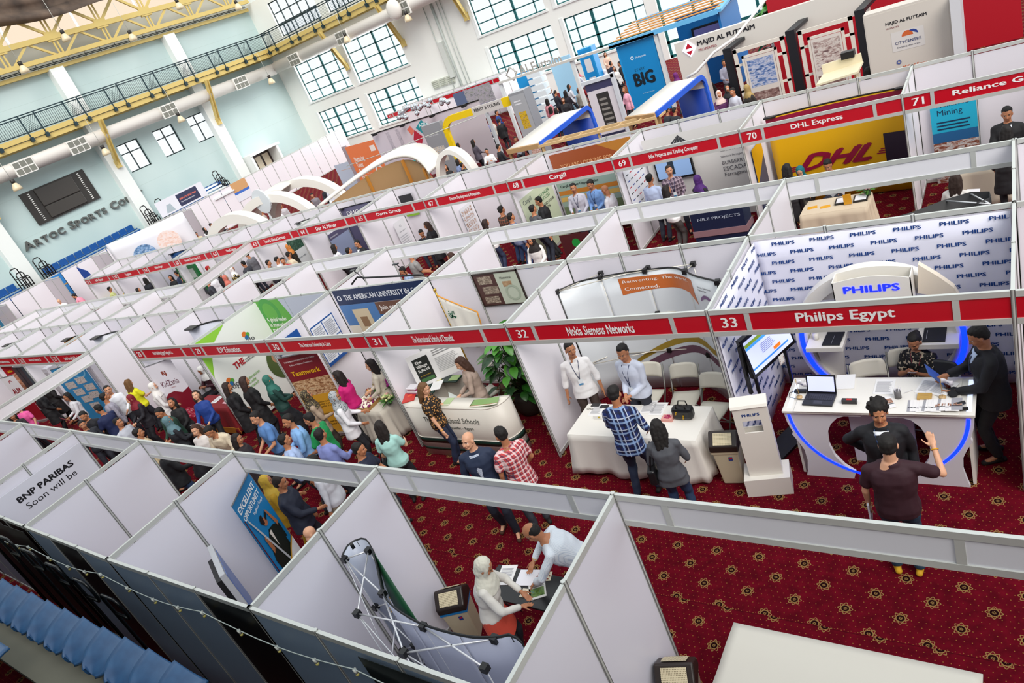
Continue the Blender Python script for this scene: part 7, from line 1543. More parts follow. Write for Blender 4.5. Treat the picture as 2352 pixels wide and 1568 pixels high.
p = Print((-23.9, 19.6, .3), X, Z, 7.2, 2.7, '#c9c0c8'); UF = photo_mat(['#1c1c3c', '#c9c0c8', '#3a3a5a'], 16); p.rect(.135, .168, .66, .96, UF).rect(.232, .265, .66, .96, UF).disc(.20, .68, .065, UF, .03, 180, 360).poly([(.36, .70), (.40, .86), (.45, .70), (.40, .52)], '#b02038').poly([(.42, .88), (.49, .99), (.54, .86), (.48, .68)], '#1c8a94').poly([(.34, .9), (.38, .95), (.40, .84), (.36, .78)], '#d8705a').txt('AGILE', .45, .87, '#dceaec', w=.09, bold=.04); p.build('printed_wall', 'pale wall with a large patterned letter U and coloured diamonds', 'wall print')
r = thing('arm_spotlight', (-21, 19.3, 3.0), 'row of small black spotlights along the top of the patterned U wall', 'spotlights'); mb = MB(); [mb.obox(Vector((-23.4+2.0*k, 19.35, 3.02)), X*.1, Y*.1, Z*.06) for k in range(4)]; mb.seg((-23.9, 19.6, 3.03), (-16.7, 19.6, 3.03), .05, .05); mb.build('spot', BLACK, r)
mb = MB(); rnd = random.Random(8); [mb.ball((-22.6+rnd.uniform(0, 3.4), 20.6, 3.25+rnd.uniform(-.1, .35)), .13, 8) for k in range(26)]; tag(mb.build('silver_balls', M('#d8dce0', 0.1, .9)), 'cluster of shiny silver balls above the patterned U wall', 'decoration')
# grey and yellow stand
EY = thing('yellow_arch_stand', (-15.9, 19, 0), 'grey and yellow arched stand reading ERNST & YOUNG', 'stand'); ex = Vector((1, .03, 0)).normalized(); o_ = Vector((-17.95, 18.0, 0)); GR = M('#8d8f94', 0.4); YL = M('#e8c400', 0.4)
mb = MB(); mb.obox(o_+Z*1.45-ex*.5, ex*.55, Y*.12, Z*1.45); mb.build('grey_panel', GR, EY); p = Print(o_-ex*1.0-Y*.13+Z*.5, ex, Z, .95, 2.2, '#8d8f94'); p.txt('ERNST & YOUNG', .2, .85, '#dcdce0', w=.6).rect(.15, .85, .3, .62, photo_mat(['#6a7a8a', '#c9c4c0', '#c9a01c'], 8)); p.build('print', None, None, EY)
mb = MB(); q = [o_+ex*.15+Z*0, o_+ex*.15+Z*2.3]+[o_+ex*(.75-.6*math.cos(a*PI/12))+Z*(2.3+.55*math.sin(a*PI/12)) for a in range(1, 7)]+[o_+ex*1.9+Z*2.85]; [mb.seg(a, b, .28, .16, up=tuple(Y)) for a, b in zip(q, q[1:])]; mb.build('yellow_arch', YL, EY)
mb = MB(); mb.obox(o_+ex*2.7+Z*2.82, ex*.8, Y*.06, Z*.19); h_ = mb.build('header', M('#c9c4c0', 0.4), EY); text('ERNST & YOUNG', o_+ex*2.7+Z*2.80-Y*.065, ex, Z, BLACK, h_, 'header_letters', h=.13, wd=1.35, bold=.03, align='CENTER'); mb = MB(); mb.obox(o_+ex*3.78+Z*2.82, ex*.29, Y*.06, Z*.19); mb.build('yellow_band', YL, EY); mb = MB(); mb.seg(o_+ex*2.55, o_+ex*2.55+Z*2.65, .12, .12); mb.build('post', M('#b4b8bc', 0.4), EY)
q = o_+ex*4.45; mb = MB(); mb.obox(q+Z*1.55, ex*.38, Y*.3, Z*1.55); tw = mb.build('grey_tower', GR, EY); p = Print(q-ex*.36-Y*.31+Z*.2, ex, Z, .72, 2.8, '#a4a6aa'); p.rect(.25, .75, .5, .75, photo_mat(['#1c3f8a', '#d8b01c', '#2a2a30'], 5)).rect(.2, .8, .1, .3, photo_mat(['#3a3a44', '#c9a090', '#dcdce0'], 12)).lines(.2, .8, .85, .93, 2, '#dcdce0'); p.build('print', None, None, EY)
# far red fascia row by the window wall
for k, (x0, x1) in enumerate(((-33.6, -29.6), (-29.6, -26.6), (-26.6, -23.4))):
 fascia((x0, 31.3), (x1, 31.3), '1%d' % (3+k), 'Exhibitor' if False else '', -1, 'distant red fascia board under the window wall, '+('left one', 'middle one', 'right one')[k]); wall_panels((x0, 33.2), (x1, 33.2), 'distant white back wall under the window wall, '+('left one', 'middle one', 'right one')[k], None); wall_panels((x1, 31.3), (x1, 33.2), 'distant white partition under the window wall, '+('left one', 'middle one', 'right one')[k], None)
cprint(-27.0, -23.9, .8, 2.4, '#5a6a8a', 'distant grey-blue photo wall with trees under the window wall', lambda p: p.rect(.3, 1, .3, 1, photo_mat(['#7a8a70', '#a9a4b0', '#3a5a3a'], 3)), 30.9)
# sky-blue stand: tall walls, slatted roofs, raised letters
def blue_wall(u0, u1, vt, y, label, fn=None, h=None):
 a = aty(u0[0], u0[1], y); b = aty(u1[0], u1[1], y); zt = h or (a.z+b.z)/2; r = thing('blue_stand_wall', (a.x, y, 0), label, 'stand wall'); mb = MB(); mb.box(a.x, b.x, y, y+.5, 0, zt); mb.build('wall', BL, r); p = Print((a.x+.08, y-.003, .1), X, Z, b.x-a.x-.16, zt-.2, '#0f86c8')
 if fn: fn(p)
 p.build('print', None, None, r); return a, b, zt
def fn(p): p.txt('Al-Futtaim', .42, .80, '#dcecf4', w=.3).disc(.32, .82, .05, '#dcecf4', .03).txt('START', .3, .62, '#14506e', w=.3).txt('BIG', .2, .40, '#10222c', w=.62, h=.2, bold=.07).txt('www.alfuttaim.com', .35, .28, '#a9d4e8', w=.35)
blue_wall((1300+670/5.87, 640/5.87), (1300+1170/5.87, 480/5.87), 0, 22, 'tall sky-blue wall reading START BIG', fn, 3.04);
def fn(p): p.rect(.2, .8, .62, .85, '#d8d8da').rect(.2, .8, .3, .53, '#d8d8da').txt('MARRIOTT', .28, .4, '#c07070', w=.44)
blue_wall((1330, 132), (1361, 122), 0, 26, 'narrow sky-blue tower with two white plates', fn, 3.0)
r = thing('blue_room', (-8.5, 23.5, 0), 'sky-blue room with a slatted wood roof and a television, right of START BIG', 'stand'); mb = MB(); mb.box(-9.05, -6.4, 24.6, 24.7, 0, 3.1); mb.box(-6.45, -6.35, 22.2, 24.7, 0, 3.1); mb.build('wall', BLD, r); mb = MB(); [mb.seg((-11.0+4.7*0, 22.0+.45*k, 3.2+.05*k), (-6.3, 22.0+.45*k, 3.2+.05*k), .25, .03) for k in range(7)]; mb.build('roof_slat', M('#c98a3c', 0.6), r); mb = MB(); mb.seg((-11, 21.9, 3.15), (-6.3, 21.9, 3.15), .1, .18); mb.seg((-11, 25.2, 3.45), (-6.3, 25.2, 3.45), .1, .12); mb.seg((-6.3, 21.9, 3.15), (-6.3, 25.2, 3.5), .3, .1); mb.build('roof_edge', M('#6ab8e8', 0.4), r); mb = MB(); mb.box(-8.4, -7.0, 24.45, 24.58, 1.6, 2.5); mb.box(-8.3, -7.1, 24.43, 24.45, 1.68, 2.42, 1); mb.build('television', [BLACK, M('#4a4a7a', 0.3, emit=.4)], r)
r = thing('raised_sign', (-16, 22, 3.2), 'long pale beam with standing letters Al-Futtaim', 'sign'); mb = MB(); a, b = aty(1080+400/5.87, 80+640/5.87, 22), aty(1300+1200/5.87, 440/5.87, 22); mb.seg(a, b, .3, .1); mb.build('beam', M('#c9c6c0', 0.4), r); c = aty(1080+960/5.87, 80+470/5.87, 22); text('Al-Futtaim', c, (b-a).normalized(), Z, M('#a4a09a', 0.4), r, 'letters', h=.45, wd=2.3, bold=.03, align='CENTER')
mb = MB(); [mb.seg(q, Vector((q.x, q.y, 0)), .15, .15) for q in (a, a.lerp(b, .5), b)]; mb.build('post', M('#d8dcdc', 0.4), r); mb = MB(); q = c-X*1.6+Z*.25; mb.tube([q+Vector((.3*math.cos(t*PI/2), 0, .3*math.sin(t*PI/2))) for t in range(4)], .05, 4, closed=True); mb.build('diamond_mark', M('#a4a09a', 0.4), r)
r = thing('lattice_tower', (-15, 27.0, 0), 'tower of stacked clear boxes before the pale blue wall', 'display stand'); mb = MB(); [mb.box(-17.3, -16.5, 24.9, 25.4, .25+.33*k, .50+.33*k) for k in range(8)]; mb.build('box', M('#dfe8ec', 0.3), r); mb = MB(); mb.box(-16.2, -15.0, 25.6, 25.7, 0, 3.0); mb.box(-18.4, -17.5, 25.6, 25.7, 0, 2.9, 1); mb.build('wall', [M('#a4d0ea', 0.4), BL], r)
r = thing('slanted_board', (-9.6, 15.6, 0), 'white framed stand board with a dark grey central sheet behind the blue canopies', 'display board'); a = aty(1300+250/5.87, 1150/5.87, 16); b = aty(1300+600/5.87, 1020/5.87, 16); p = Print((a.x, 16, .2), X, Z, b.x-a.x, a.z-.2, '#d4ced4'); p.rect(0, 1, .9, 1, '#3a3a5c').rect(.3, .75, .35, .85, '#2f2d2c').lines(.36, .7, .4, .8, 6, '#8a8680').rect(.05, .95, .28, .31, '#2a2f4a').lines(.1, .9, .05, .24, 3, '#a99aa4'); p.build('print', None, None, r); mb = MB(); mb.box(b.x, b.x+.12, 15.95, 16.1, 0, a.z+.15); mb.box(a.x-.1, b.x+.12, 15.95, 16.1, a.z, a.z+.12); mb.build('frame', M('#c9cdd4', 0.4), r)
# header with red diamond, framed pictures on dark posts, white sign wall
HY = 17.2; a = aty(1550, 110, HY); b = aty(1990, -20, HY); r = thing('white_header_stand', (a.x, HY, 0), 'long white header reading MAJID AL FUTTAIM with a glowing red diamond', 'stand'); zt, zb = 3.12, 2.35
mb = MB(); mb.box(a.x, b.x, HY, HY+.25, zb, zt); mb.box(a.x, a.x+.85, HY, HY+.25, 0, zb); mb.build('header', M('#d9d4cc', 0.4), r)
q = aty(1604, 113, HY-.02); q2 = aty(1736, 75, HY-.02); text('MAJID AL FUTTAIM', (q.x, HY-.01, 2.80), X, Z, M('#10101c', 0.4), r, 'header_letters', h=.19, wd=q2.x-q.x, bold=.045); text('PROPERTIES', (q.x, HY-.01, 2.66), X, Z, M('#a04a54', 0.4), r, 'small_letters', h=.08, wd=.62)
c = aty(1583, 113, HY-.03); mb = MB(); mb.add([c+X*.24, c+Z*.26, c-X*.24, c-Z*.26], [(0, 1, 2, 3)], 0); mb.add([c+X*.13-Y*.01+Z*.02, c+Z*.2-Y*.01, c-X*.13-Y*.01+Z*.02], [(0, 1, 2)], 1); mb.add([c-X*.12-Y*.01-Z*.06, c-Z*.2-Y*.01, c+X*.12-Y*.01-Z*.06], [(0, 1, 2)], 1); mb.build('diamond_mark', [M('#e8e4ff', 0.4, emit=1.0), M('#c00a28', 0.4)], r)
PY = 15.8
for k, (u, v, x_) in enumerate(((1600+400/5.87, 660/5.87, 0), (1813, 71.5, 0), (1600+2190/5.87, 140/5.87, 0))):
 q = atz(u, v, 2.7); mb = MB(); mb.box(q.x-.13, q.x+.13, q.y, q.y+.2, 0, 2.7); mb.seg((q.x, q.y, 2.66), (q.x+.1, HY, 2.66), .26, .1); tag(mb.build('dark_post', M('#14161c', 0.5)), 'dark upright post with an arm to the header, '+('left of the first picture frame', 'between the two picture frames', 'right of the second picture frame')[k], 'post')
 if k < 2:
  q1 = atz(*((1813, 71.5), (1600+2190/5.87, 140/5.87))[k], 2.7); x0, x1 = q.x+.2, q1.x-.2; r = thing('picture_frame_stand', (x0, PY, 0), 'white lattice frame with '+('a blue mall interior picture' if k == 0 else 'a brown mall interior picture'), 'display frame'); F_ = M('#dcd4c8', 0.4); mb = MB(); W_ = x1-x0
  def fr4(a0, a1, b0, b1, t, y): [mb.box(*bb) for bb in ((a0, a1, y, y+.06, b0, b0+t), (a0, a1, y, y+.06, b1-t, b1), (a0, a0+t, y, y+.06, b0, b1), (a1-t, a1, y, y+.06, b0, b1))]
  fr4(x0, x1, .1, 2.62, .11, PY); fr4(x0+.24, x1-.24, .35, 2.38, .07, PY-.05); [mb.box(x0+W_*s, x0+W_*s+.07, PY, PY+.05, .1, .4) or mb.box(x0+W_*s, x0+W_*s+.07, PY, PY+.05, 2.3, 2.6) for s in (.3, .7)]; [mb.box(*bb) for s in (.5, 1.3, 2.1) for bb in ((x0, x0+.3, PY, PY+.05, s, s+.07), (x1-.3, x1, PY, PY+.05, s, s+.07))]; mb.build('lattice_frame', F_, r)
  pc = photo_mat(['#122a5c', '#5a7ab0', '#c9ccdc', '#1c1c2c'], 5) if k == 0 else photo_mat(['#4a3038', '#a48a84', '#dcd4cc', '#6a4a50'], 5); p = Print((x0+.32, PY-.06, .45), X, Z, W_-.64, 1.85, '#d8d0c8'); p.rect(.06, .94, .50, .95, pc).rect(.06, .94, .0, .42, photo_mat(['#3a2428', '#8a6a64', '#c9b8b0'], 5)); p.build('picture', None, None, r)
r = thing('sign_wall', (.6, 13, 0), 'white sign wall reading MAJID AL FUTTAIM and CITY CENTRE', 'stand wall'); mb = MB(); mb.box(-.02, 1.75, 13.0, 13.5, 0, 3.0); mb.build('wall', M('#cfc8be', 0.45), r); p = Print((0, 12.995, .1), X, Z, 1.72, 2.85, '#cfc8be'); p.txt('MAJID AL FUTTAIM', .25, .88, '#17171c', w=.5, bold=.05).txt('PROPERTIES', .25, .855, '#8a4a50', w=.16).rect(.3, .7, .66, .82, '#d4d0cc').disc(.5, .77, .07, '#c9602c', 0, 0, 180).disc(.56, .77, .07, '#2a3f8a', 0, 0, 120).txt('CITYCENTRE', .34, .715, '#2a3a6a', w=.32, bold=.02).txt('Everything close to you', .36, .68, '#6a6a74', w=.28).txt('Mall of Egypt', .4, .5, '#c9602c', w=.3).disc(.36, .57, .03, '#4a5a9a', .015); p.build('print', None, None, r)
mb = MB(); mb.box(1.78, 1.98, 12.6, 13.4, 0, 2.9); tag(mb.build('white_pillar', M('#cfd0d4', 0.4)), 'white pillar at the right edge of the sign wall', 'pillar')
simple('red_wall', 'large dark red stand wall behind the white header', 'stand wall', M('#b00a20', 0.5), lambda mb: mb.box(-3.9, 3.0, 19.6, 19.8, 0, 3.7)); text('pola', (-1.9, 19.55, 2.2), X, Z, M('#d8b8bc', 0.4), None, 'script_letters', h=.8, wd=1.6); tag(bpy.data.objects['script_letters'], 'white script letters on the dark red stand wall', 'lettering')
mb = MB(); mb.seg((-.5, 9.85, 2.5), (.32, 9.85, 2.56), .8, .04); mb.seg((-.5, 10.25, 2.62), (.3, 10.25, 2.66), .05, .2); [mb.seg((a, 10.1, 0), (a, 10.1, 2.5), .06, .06) for a in (-.4, .2)]; tag(mb.build('sloped_tray', M('#e0d4b4', 0.5)), 'open cream tray-like board standing behind booth 70', 'board')
simple('projector', 'small black projector on the cream tray behind booth 70', 'projector', BLACK, lambda mb: mb.obox(Vector((.05, 10.25, 2.80)), X*.13, Y*.1, Z*.07))
plant((-4.1, 21.5, 0), 'tall green palm standing by the glass entrance', 2.2, .7, 90, .5, trunk=.6, seed=6); plant((-34.5, 3.1, 0), 'green potted plant at the far left booth', .9, .4, 60, .25, seed=9); plant((-37, 2.6, 0), 'small dark green plant at the far left edge', .6, .35, 40, .22, seed=12)
q = [aty(1760, -4, 12), aty(1690, 85, 11.6), aty(1640, 120, 11.4), aty(1600, 165, 11.3), aty(1578, 178, 11.3)]; mb = MB(); mb.tube(q, .035, 8); tag(mb.build('hanging_hose', M('#e4e2e0', 0.5)), 'white hanging hose running down to the second blue canopy', 'hose')
mb = MB(); mb.tube([(-19.9, 13.6, 2.9), (-18, 14.5, 2.85), (-14, 15.5, 3.0)], .015, 5); tag(mb.build('overhead_cable', M('#b8bcb4', 0.5)), 'thin cable hanging across the orange panel', 'cable')
# ================================================================ folded stand in the foreground
SB = NT('blue_seat_plastic', 0.35); SB = SB.out(SB.ramp(SB.noise(6, 3), [(0.3, '#234a74'), (0.7, '#345f8a')]))
for k in range(10):
 x0 = -8.18+.53*k; r = thing('stadium_seat', (x0, -5.65, 1.95), 'folded blue plastic stadium seat, %s of the row in the bottom left corner' % ('farthest', 'second', 'third', 'fourth', 'fifth', 'sixth', 'seventh', 'eighth', 'ninth', 'nearest')[k], 'seat', 'blue stadium seats', local=True)
 g = []
 for t in [j*.08 for j in range(7)]+[.56+.44*math.sin(a*PI/20) for a in range(1, 11)]:
  w_ = .255*math.sqrt(max(.03, 1-max(0, (t-.56)/.44)**2)); row = []
  for i in range(9): s = i/4-1; row.append((s*w_, -.40*t, .14*math.cos(t*1.3)+.035*s*s-.05*s-.02*t))
  g.append(row)
 mb = MB(); mb.sheet(g, -.03); o = local_part(mb, 'seat_shell', SB, r); mb = MB(); mb.box(-.2, .2, -.05, .0, -.25, .05); local_part(mb, 'bracket', M('#1c2a3a', 0.5), r)
r = thing('stand_deck', (-6, -6.6, 0), 'beige-grey deck of the folded stand in the bottom left corner', 'deck'); mb = MB(); mb.box(-14, -1.5, -6.35, -5.72, 1.70, 1.80); mb.build('floor_board', M('#6f6d5e', 0.7), r); mb = MB(); mb.box(-14, -1.5, -5.72, -5.68, 0, 1.82); mb.build('front_board', M('#16181a', 0.6), r)
for k in range(10):
 x0 = -8.3+.53*k-1.1;
 if k > 5: continue
 q = thing('stadium_seat', (x0+.4, -6.3, 2.25), 'blue stadium seat of the upper row, blurred at the bottom left edge, %s' % ('farthest', 'second', 'third', 'fourth', 'fifth', 'nearest')[k], 'seat', 'blue seats of the upper row', local=True); g = [[((i/4-1)*.25, -.40*j/8, .1*math.cos(j/8*1.3)) for i in range(9)] for j in range(9)]; mb = MB(); mb.sheet(g, -.03); local_part(mb, 'seat_shell', SB, q)
for k in range(6):
 x0 = -9.0+.66*k; z0 = 2.75-.13*k; y0 = -5.33; w_ = .42; h_ = .34; r_ = .1
 pts = [(x0-w_, y0, z0-h_), (x0-.06, y0, z0-h_)]+[(x0-.06+r_*math.sin(a*PI/8), y0, z0-h_+r_-r_*math.cos(a*PI/8)) for a in range(1, 5)]+[(x0+.04+r_*0, y0-.0, z0-r_)]+[(x0+.04-r_+r_*math.cos(a*PI/8), y0, z0-r_+r_*math.sin(a*PI/8)) for a in range(1, 5)]+[(x0-w_+.1, y0, z0)]+[(x0-w_+.1-.1*math.sin(a*PI/8), y0, z0-.1+.1*math.cos(a*PI/8)) for a in range(1, 5)]+[(x0-w_, y0, 0.0)]
 mb = MB(); mb.tube(pts, .02, 8); tag(mb.build('handrail_loop', M('#0b0d0e', 0.25)), 'black tubular handrail loop of the folded stand, %s' % ('furthest left', 'second from the left', 'third from the left', 'fourth from the left', 'fifth from the left', 'last, low in the shadow')[k], 'handrail', 'black handrail loops')
# far crowd between the stands
far = [('f_m2',1330,206,90,'#9a968c','bald man in a grey shirt near the lattice board','b','#8a5a44'),('f_w',1293,230,-60,'#1b1a20','long-haired woman in black looking at the camera side',0,0),('f_suit',1264,207,10,'#14203c','man in a dark blue suit near the pale tower',0,0),('f_m',1276,213,60,'#20222e','dark-haired man in a dark pullover beside the blue suit',0,0),('f_w',1299,213,80,'#24202a','woman with dark curly hair seen from behind',0,0),('f_w',1307,199,40,'#c9ccd4','brown-haired woman in pale grey',0,0),('f_m',1303,184,-60,'#d4d4dc','man in a white shirt in the middle of the crowd',0,0),('f_w',1291,179,60,'#8a7a84','woman in mauve in the middle of the crowd',0,0),('f_w',1257,232,90,'#d8909a','person in a pink top with a black strap',0,0),('f_w',1265,250,80,'#a84a5a','brown-haired woman in a dusty red top',0,0),('f_w',1278,253,60,'#7a3a44','woman with dark hair in a maroon top',0,0),('f_m',1333,196,70,'#8a1420','person in a dark red shirt behind the bald man',0,0),('f_m',1325,190,60,'#2a2c34','man in black beside the dark red shirt',0,0),('f_m',1314,172,-60,'#dcdce4','man in white under the raised letters',0,0),('f_m',1328,170,60,'#c9ccd8','man in pale blue left of the plated tower',0,0),('f_m',1313,146,-60,'#2a2c34','man in dark clothes far under the raised letters',0,0),('f_w',1321,156,60,'#e06a80','woman in bright pink left of the plated tower',0,0),('f_w',1390,125,-60,'#d8b8a4','long-haired woman in a peach top right of the plated tower',0,0),('f_suit',1403,146,60,'#1c2038','man in a navy suit right of the plated tower',0,0),('f_w',1410,158,-60,'#dcdcd8','woman in white with brown hair right of the plated tower',0,0),('f_suit',1422,147,200,'#17181e','man in a black suit left of the START BIG wall',0,0),('f_s',1390,164,60,'#c9d4e4','woman in a white headscarf right of the plated tower',0,'#dcdce4'),('f_s',1410,175,60,'#17181e','woman in a black headscarf and coat before the white scarf',0,'#141418'),('f_w',1434,206,-120,'#e0a0b4','woman with a pink shoulder bag before the START BIG wall',0,'#7a4a2c'),('f_m',1392,243,-30,'#2a4478','man in a blue shirt before the lattice board',0,0),('f_sitw',1395,290,-60,'#3a3440','woman sitting between the blue canopies, left one',0,0),('f_sit',1406,278,60,'#1c1e26','dark-haired man sitting between the blue canopies, middle one',0,0),('f_sit',1416,281,60,'#24262e','dark-haired man sitting between the blue canopies, right one',0,0),('f_m',1141,259,10,'#1c3a7a','man in a royal blue shirt at the yellow arch',0,0),('f_suit',1146,278,100,'#121216','man in a black suit seen from behind under the grey header',0,0),('f_w',1111,296,40,'#e0dfe0','woman in a white jacket and black trousers at the yellow arch',0,0),('f_s',1093,290,60,'#2a8a84','woman in a teal headscarf at the yellow arch',0,'#1f8a84'),('f_m',1116,281,-30,'#8a8ab4','man in a lilac shirt at the yellow arch',0,0),('f_w',1100,302,60,'#5a5a60','dark-haired woman beside the white jacket',0,0),('f_m',1126,279,200,'#c9c0b4','man with sunglasses beside the lilac shirt',0,0),('f_w',1087,326,70,'#4a4450','woman in a striped dark dress by the yellow arch',0,0),('f_sit',1118,348,-60,'#e0e0e2','man in a white shirt and dark tie sitting below the yellow arch',0,0),('f_w',1053,334,70,'#2c2824','woman with curly hair seen from behind at the yellow post',0,0),('f_sitw',1075,365,-30,'#2c2824','brown-haired woman sitting low behind booth 67',0,'#5a3420'),('f_sitw',1052,370,60,'#7a8ab0','woman in pale blue sitting low behind booth 67',0,0),('f_sit',1062,379,60,'#1c1e26','dark-haired man sitting low behind booth 67',0,0),('f_sit',1187,319,-60,'#c9ccd8','man sitting beside the first canopy, left one',0,0),('f_sit',1208,310,60,'#1c1e26','dark-haired man sitting beside the first canopy, right one',0,0),('f_m',1145,338,60,'#1c1e26','dark-haired man at the grey post foot',0,0),('f_m',942,318,60,'#b4a078','man in a khaki shirt before the letter U',0,0),('f_m',950,318,-30,'#8a8a70','man beside the khaki shirt before the letter U',0,0),('f_m',922,327,-60,'#dcdce0','man in a white shirt before the letter U',0,0),('f_w',979,319,200,'#c9ccd8','blonde woman in pale blue near the grey panel',0,'#c9a878'),('f_w',880,349,60,'#2a2230','dark-haired woman right of the orange panel',0,0),('f_m',887,349,200,'#c9b8a8','man facing the dark-haired woman by the orange panel',0,0),('f_m',852,384,60,'#24262e','head just showing over the wave stand',0,0),('f_s',954,373,80,'#15706a','person in a teal scarf under the wave stand arch',0,'#15807a'),('f_w',964,376,-60,'#8a1c28','woman in red under the wave stand arch',0,0),('f_m',956,382,60,'#1c1e26','dark head low under the wave stand arch',0,0),('f_w',1023,384,-60,'#1c1a1e','woman in black inside the right white arch',0,0),('f_m',1012,374,60,'#3a4a7a','man in blue inside the right white arch',0,0),('f_m',767,421,60,'#8f93a8','man in a grey-blue shirt before the blue-grey wall',0,0),('f_m',743,432,-60,'#1c1e26','dark-haired man at the left before the blue-grey wall',0,0),('f_m',751,432,60,'#c9ccd8','man second from the left before the blue-grey wall',0,0),('f_m',758,439,-60,'#d8dce4','man in white with dark hair before the blue-grey wall',0,0),('f_m',717,449,-60,'#77737a','man in a grey shirt under the right big arch',0,0),('f_m',688,453,-30,'#b8a890','man in beige under the middle arch',0,0),('f_m',697,461,60,'#b02848','person in a red cap and top under the middle arch',0,'#a01c3c'),('f_m',696,468,60,'#2a4a8a','man in blue low under the middle arch',0,0),('f_m',714,467,60,'#e0e2e8','man in white with black hair under the middle arch',0,0),('f_m',645,473,-60,'#b4b0b4','man in light grey under the left of the middle arch',0,0),('f_m',642,485,60,'#dcdce0','man in white and green low beside the light grey one',0,0),('f_m',590,490,60,'#17181e','person in black under the round sign',0,0),('f_m',601,487,60,'#a49a90','person in grey-beige under the round sign',0,0),('f_m',489,515,60,'#24262e','man in black left of the low arch',0,0),('f_m',498,511,60,'#3a3c44','second man in black left of the low arch, half hidden',0,0),('f_s',470,527,20,'#dcdce0','person with black hair in white left of the low arch',0,'#15110f'),('f_m',486,531,200,'#b8b8c0','man looking down left of the low arch',0,0),('f_m',451,538,-30,'#d8c9a0','man in a cream shirt leaning by the grey wall',0,0),('f_m2',1484,160,60,'#5a3440','man in dark mauve before the letters BIG, left one',0,0),('f_m',1493,168,-30,'#22242c','man in a black shirt before the letters BIG, middle one',0,0),('f_m',1505,152,-60,'#4a3030','man in a dark checked shirt before the letters BIG, right one',0,0),('f_m',1610,164,-60,'#c9ccd8','man in pale blue behind the second canopy',0,0),('f_w',1625,177,70,'#1a181c','woman with very long dark hair and a leather bag by the second canopy',0,'#2a1a14'),('f_m',1663,144,-60,'#8f8fa0','man in a checked shirt beside the left dark post',0,0),('f_s',1655,216,-60,'#5a2a5a','woman in a pale pink headscarf right of the second canopy',0,'#d8c0b8'),('f_s',1670,203,-60,'#15151a','woman in a black headscarf right of the second canopy',0,'#141418'),('f_m',1686,210,-120,'#c9ccd8','man in a checked pale shirt right of the second canopy',0,0),('f_s',1709,204,60,'#2c2824','woman in a beige headscarf before the first picture frame',0,'#a48a54'),('f_m',1783,83,-60,'#e0e0e4','man in a white shirt behind the first picture frame',0,0),('f_m',1795,87,60,'#24262e','dark-haired man behind the first picture frame',0,0),('f_sit',1537,254,60,'#2a2c34','man bending under the second canopy, left one',0,0),('f_sit',1546,254,60,'#24262e','dark-haired man under the second canopy, right one',0,0),('f_suit',1653,50,-60,'#1c1e26','man in a suit outside the glass entrance',0,0),('f_m',1681,44,200,'#8a6a60','man in a brown shirt outside the glass entrance',0,0),('f_m',1688,48,60,'#24262e','dark-haired man beside the brown shirt at the entrance',0,0),('f_s',1553,173,60,'#7a1c54','woman in a purple headscarf left of the white header',0,'#6a1c6a'),('m_talk',2125,95,-95,'#e0d8d0','man in a white shirt holding a phone to his ear before the sign wall',0,0),('w_long',2101,106,-20,'#e0d8d4','woman with brown hair in white leaning to the man on the phone',0,'#3a1c14'),('f_s',2018,139,-60,'#dcdce0','woman in a grey headscarf holding a blue folder',0,'#8a857c'),('f_s',2008,152,60,'#17181e','woman in a black headscarf before the sign wall',0,'#121216'),('f_w',1996,161,60,'#1c1a1e','dark-haired woman low before the sign wall',0,0),('f_m',1973,163,60,'#d8d8dc','man with black hair at the right dark post',0,0)]
for key, u, v, fc, top, lb, sk, hair in far: PP.add(key, (u, v), fc, lb, 1.70, sk or 'b', top, '#22242e', hair or '#15110f')
# ================================================================ people
def pat_plaid(name, base, cols, sc=9.0):
 t = NT(name, 0.8); x, y, z = t.xyz(); c = base
 a = t.ma('ARCTAN2', x, y)
 hx = t.ma('MULTIPLY', x, sc);
 for i, (col, per, w_, off) in enumerate(cols):
  fz = t.ma('LESS_THAN', t.ma('FLOORED_MODULO', t.ma('ADD', t.ma('MULTIPLY', z, sc), off), per), w_)
  fx = t.ma('LESS_THAN', t.ma('FLOORED_MODULO', t.ma('ADD', t.ma('ADD', hx, t.ma('MULTIPLY', y, sc*0.6)), off), per), w_)
  c = t.mix(t.ma('MULTIPLY', fz, 0.75), c, col); c = t.mix(t.ma('MULTIPLY', fx, 0.75), c, col)
 return t.out(c)
def pat_spots(name, base, spot, scale=28, thr=0.48, c3=None):
 t = NT(name, 0.75); v = t.n('ShaderNodeTexVoronoi'); v.inputs['Scale'].default_value = scale; t.l(t.tc.outputs['Object'], v.inputs['Vector'])
 nz = t.noise(scale*0.7, 3); f = t.ma('GREATER_THAN', t.ma('ADD', v.outputs['Distance'], t.ma('MULTIPLY', nz, 0.5)), thr)
 return t.out(t.mix(f, base, spot))
def pat_check(name, a, b, sc=60):
 t = NT(name, 0.8); x, y, z = t.xyz(); f1 = t.ma('LESS_THAN', t.ma('FRACT', t.ma('MULTIPLY', z, sc)), 0.25); f2 = t.ma('LESS_THAN', t.ma('FRACT', t.ma('MULTIPLY', t.ma('ADD', x, t.ma('MULTIPLY', y, 0.5)), sc)), 0.25)
 return t.out(t.mix(t.ma('MAXIMUM', f1, f2), a, b))
def pat_stripe(name, a, b, sc=40, vertical=False, w_=0.3):
 t = NT(name, 0.8); x, y, z = t.xyz(); q = t.ma('ADD', x, t.ma('MULTIPLY', y, 0.4)) if vertical else z
 return t.out(t.mix(t.ma('LESS_THAN', t.ma('FRACT', t.ma('MULTIPLY', q, sc)), w_), a, b))
PLAIDB = pat_plaid('blue_plaid', '#1b2f6e', [('#0d1230', 1.1, 0.35, 0.1), ('#c9d3e6', 2.2, 0.2, 0.9), ('#e4d96a', 2.2, 0.05, 1.6), ('#8fb0dd', 2.2, 0.35, 1.7)], 14)
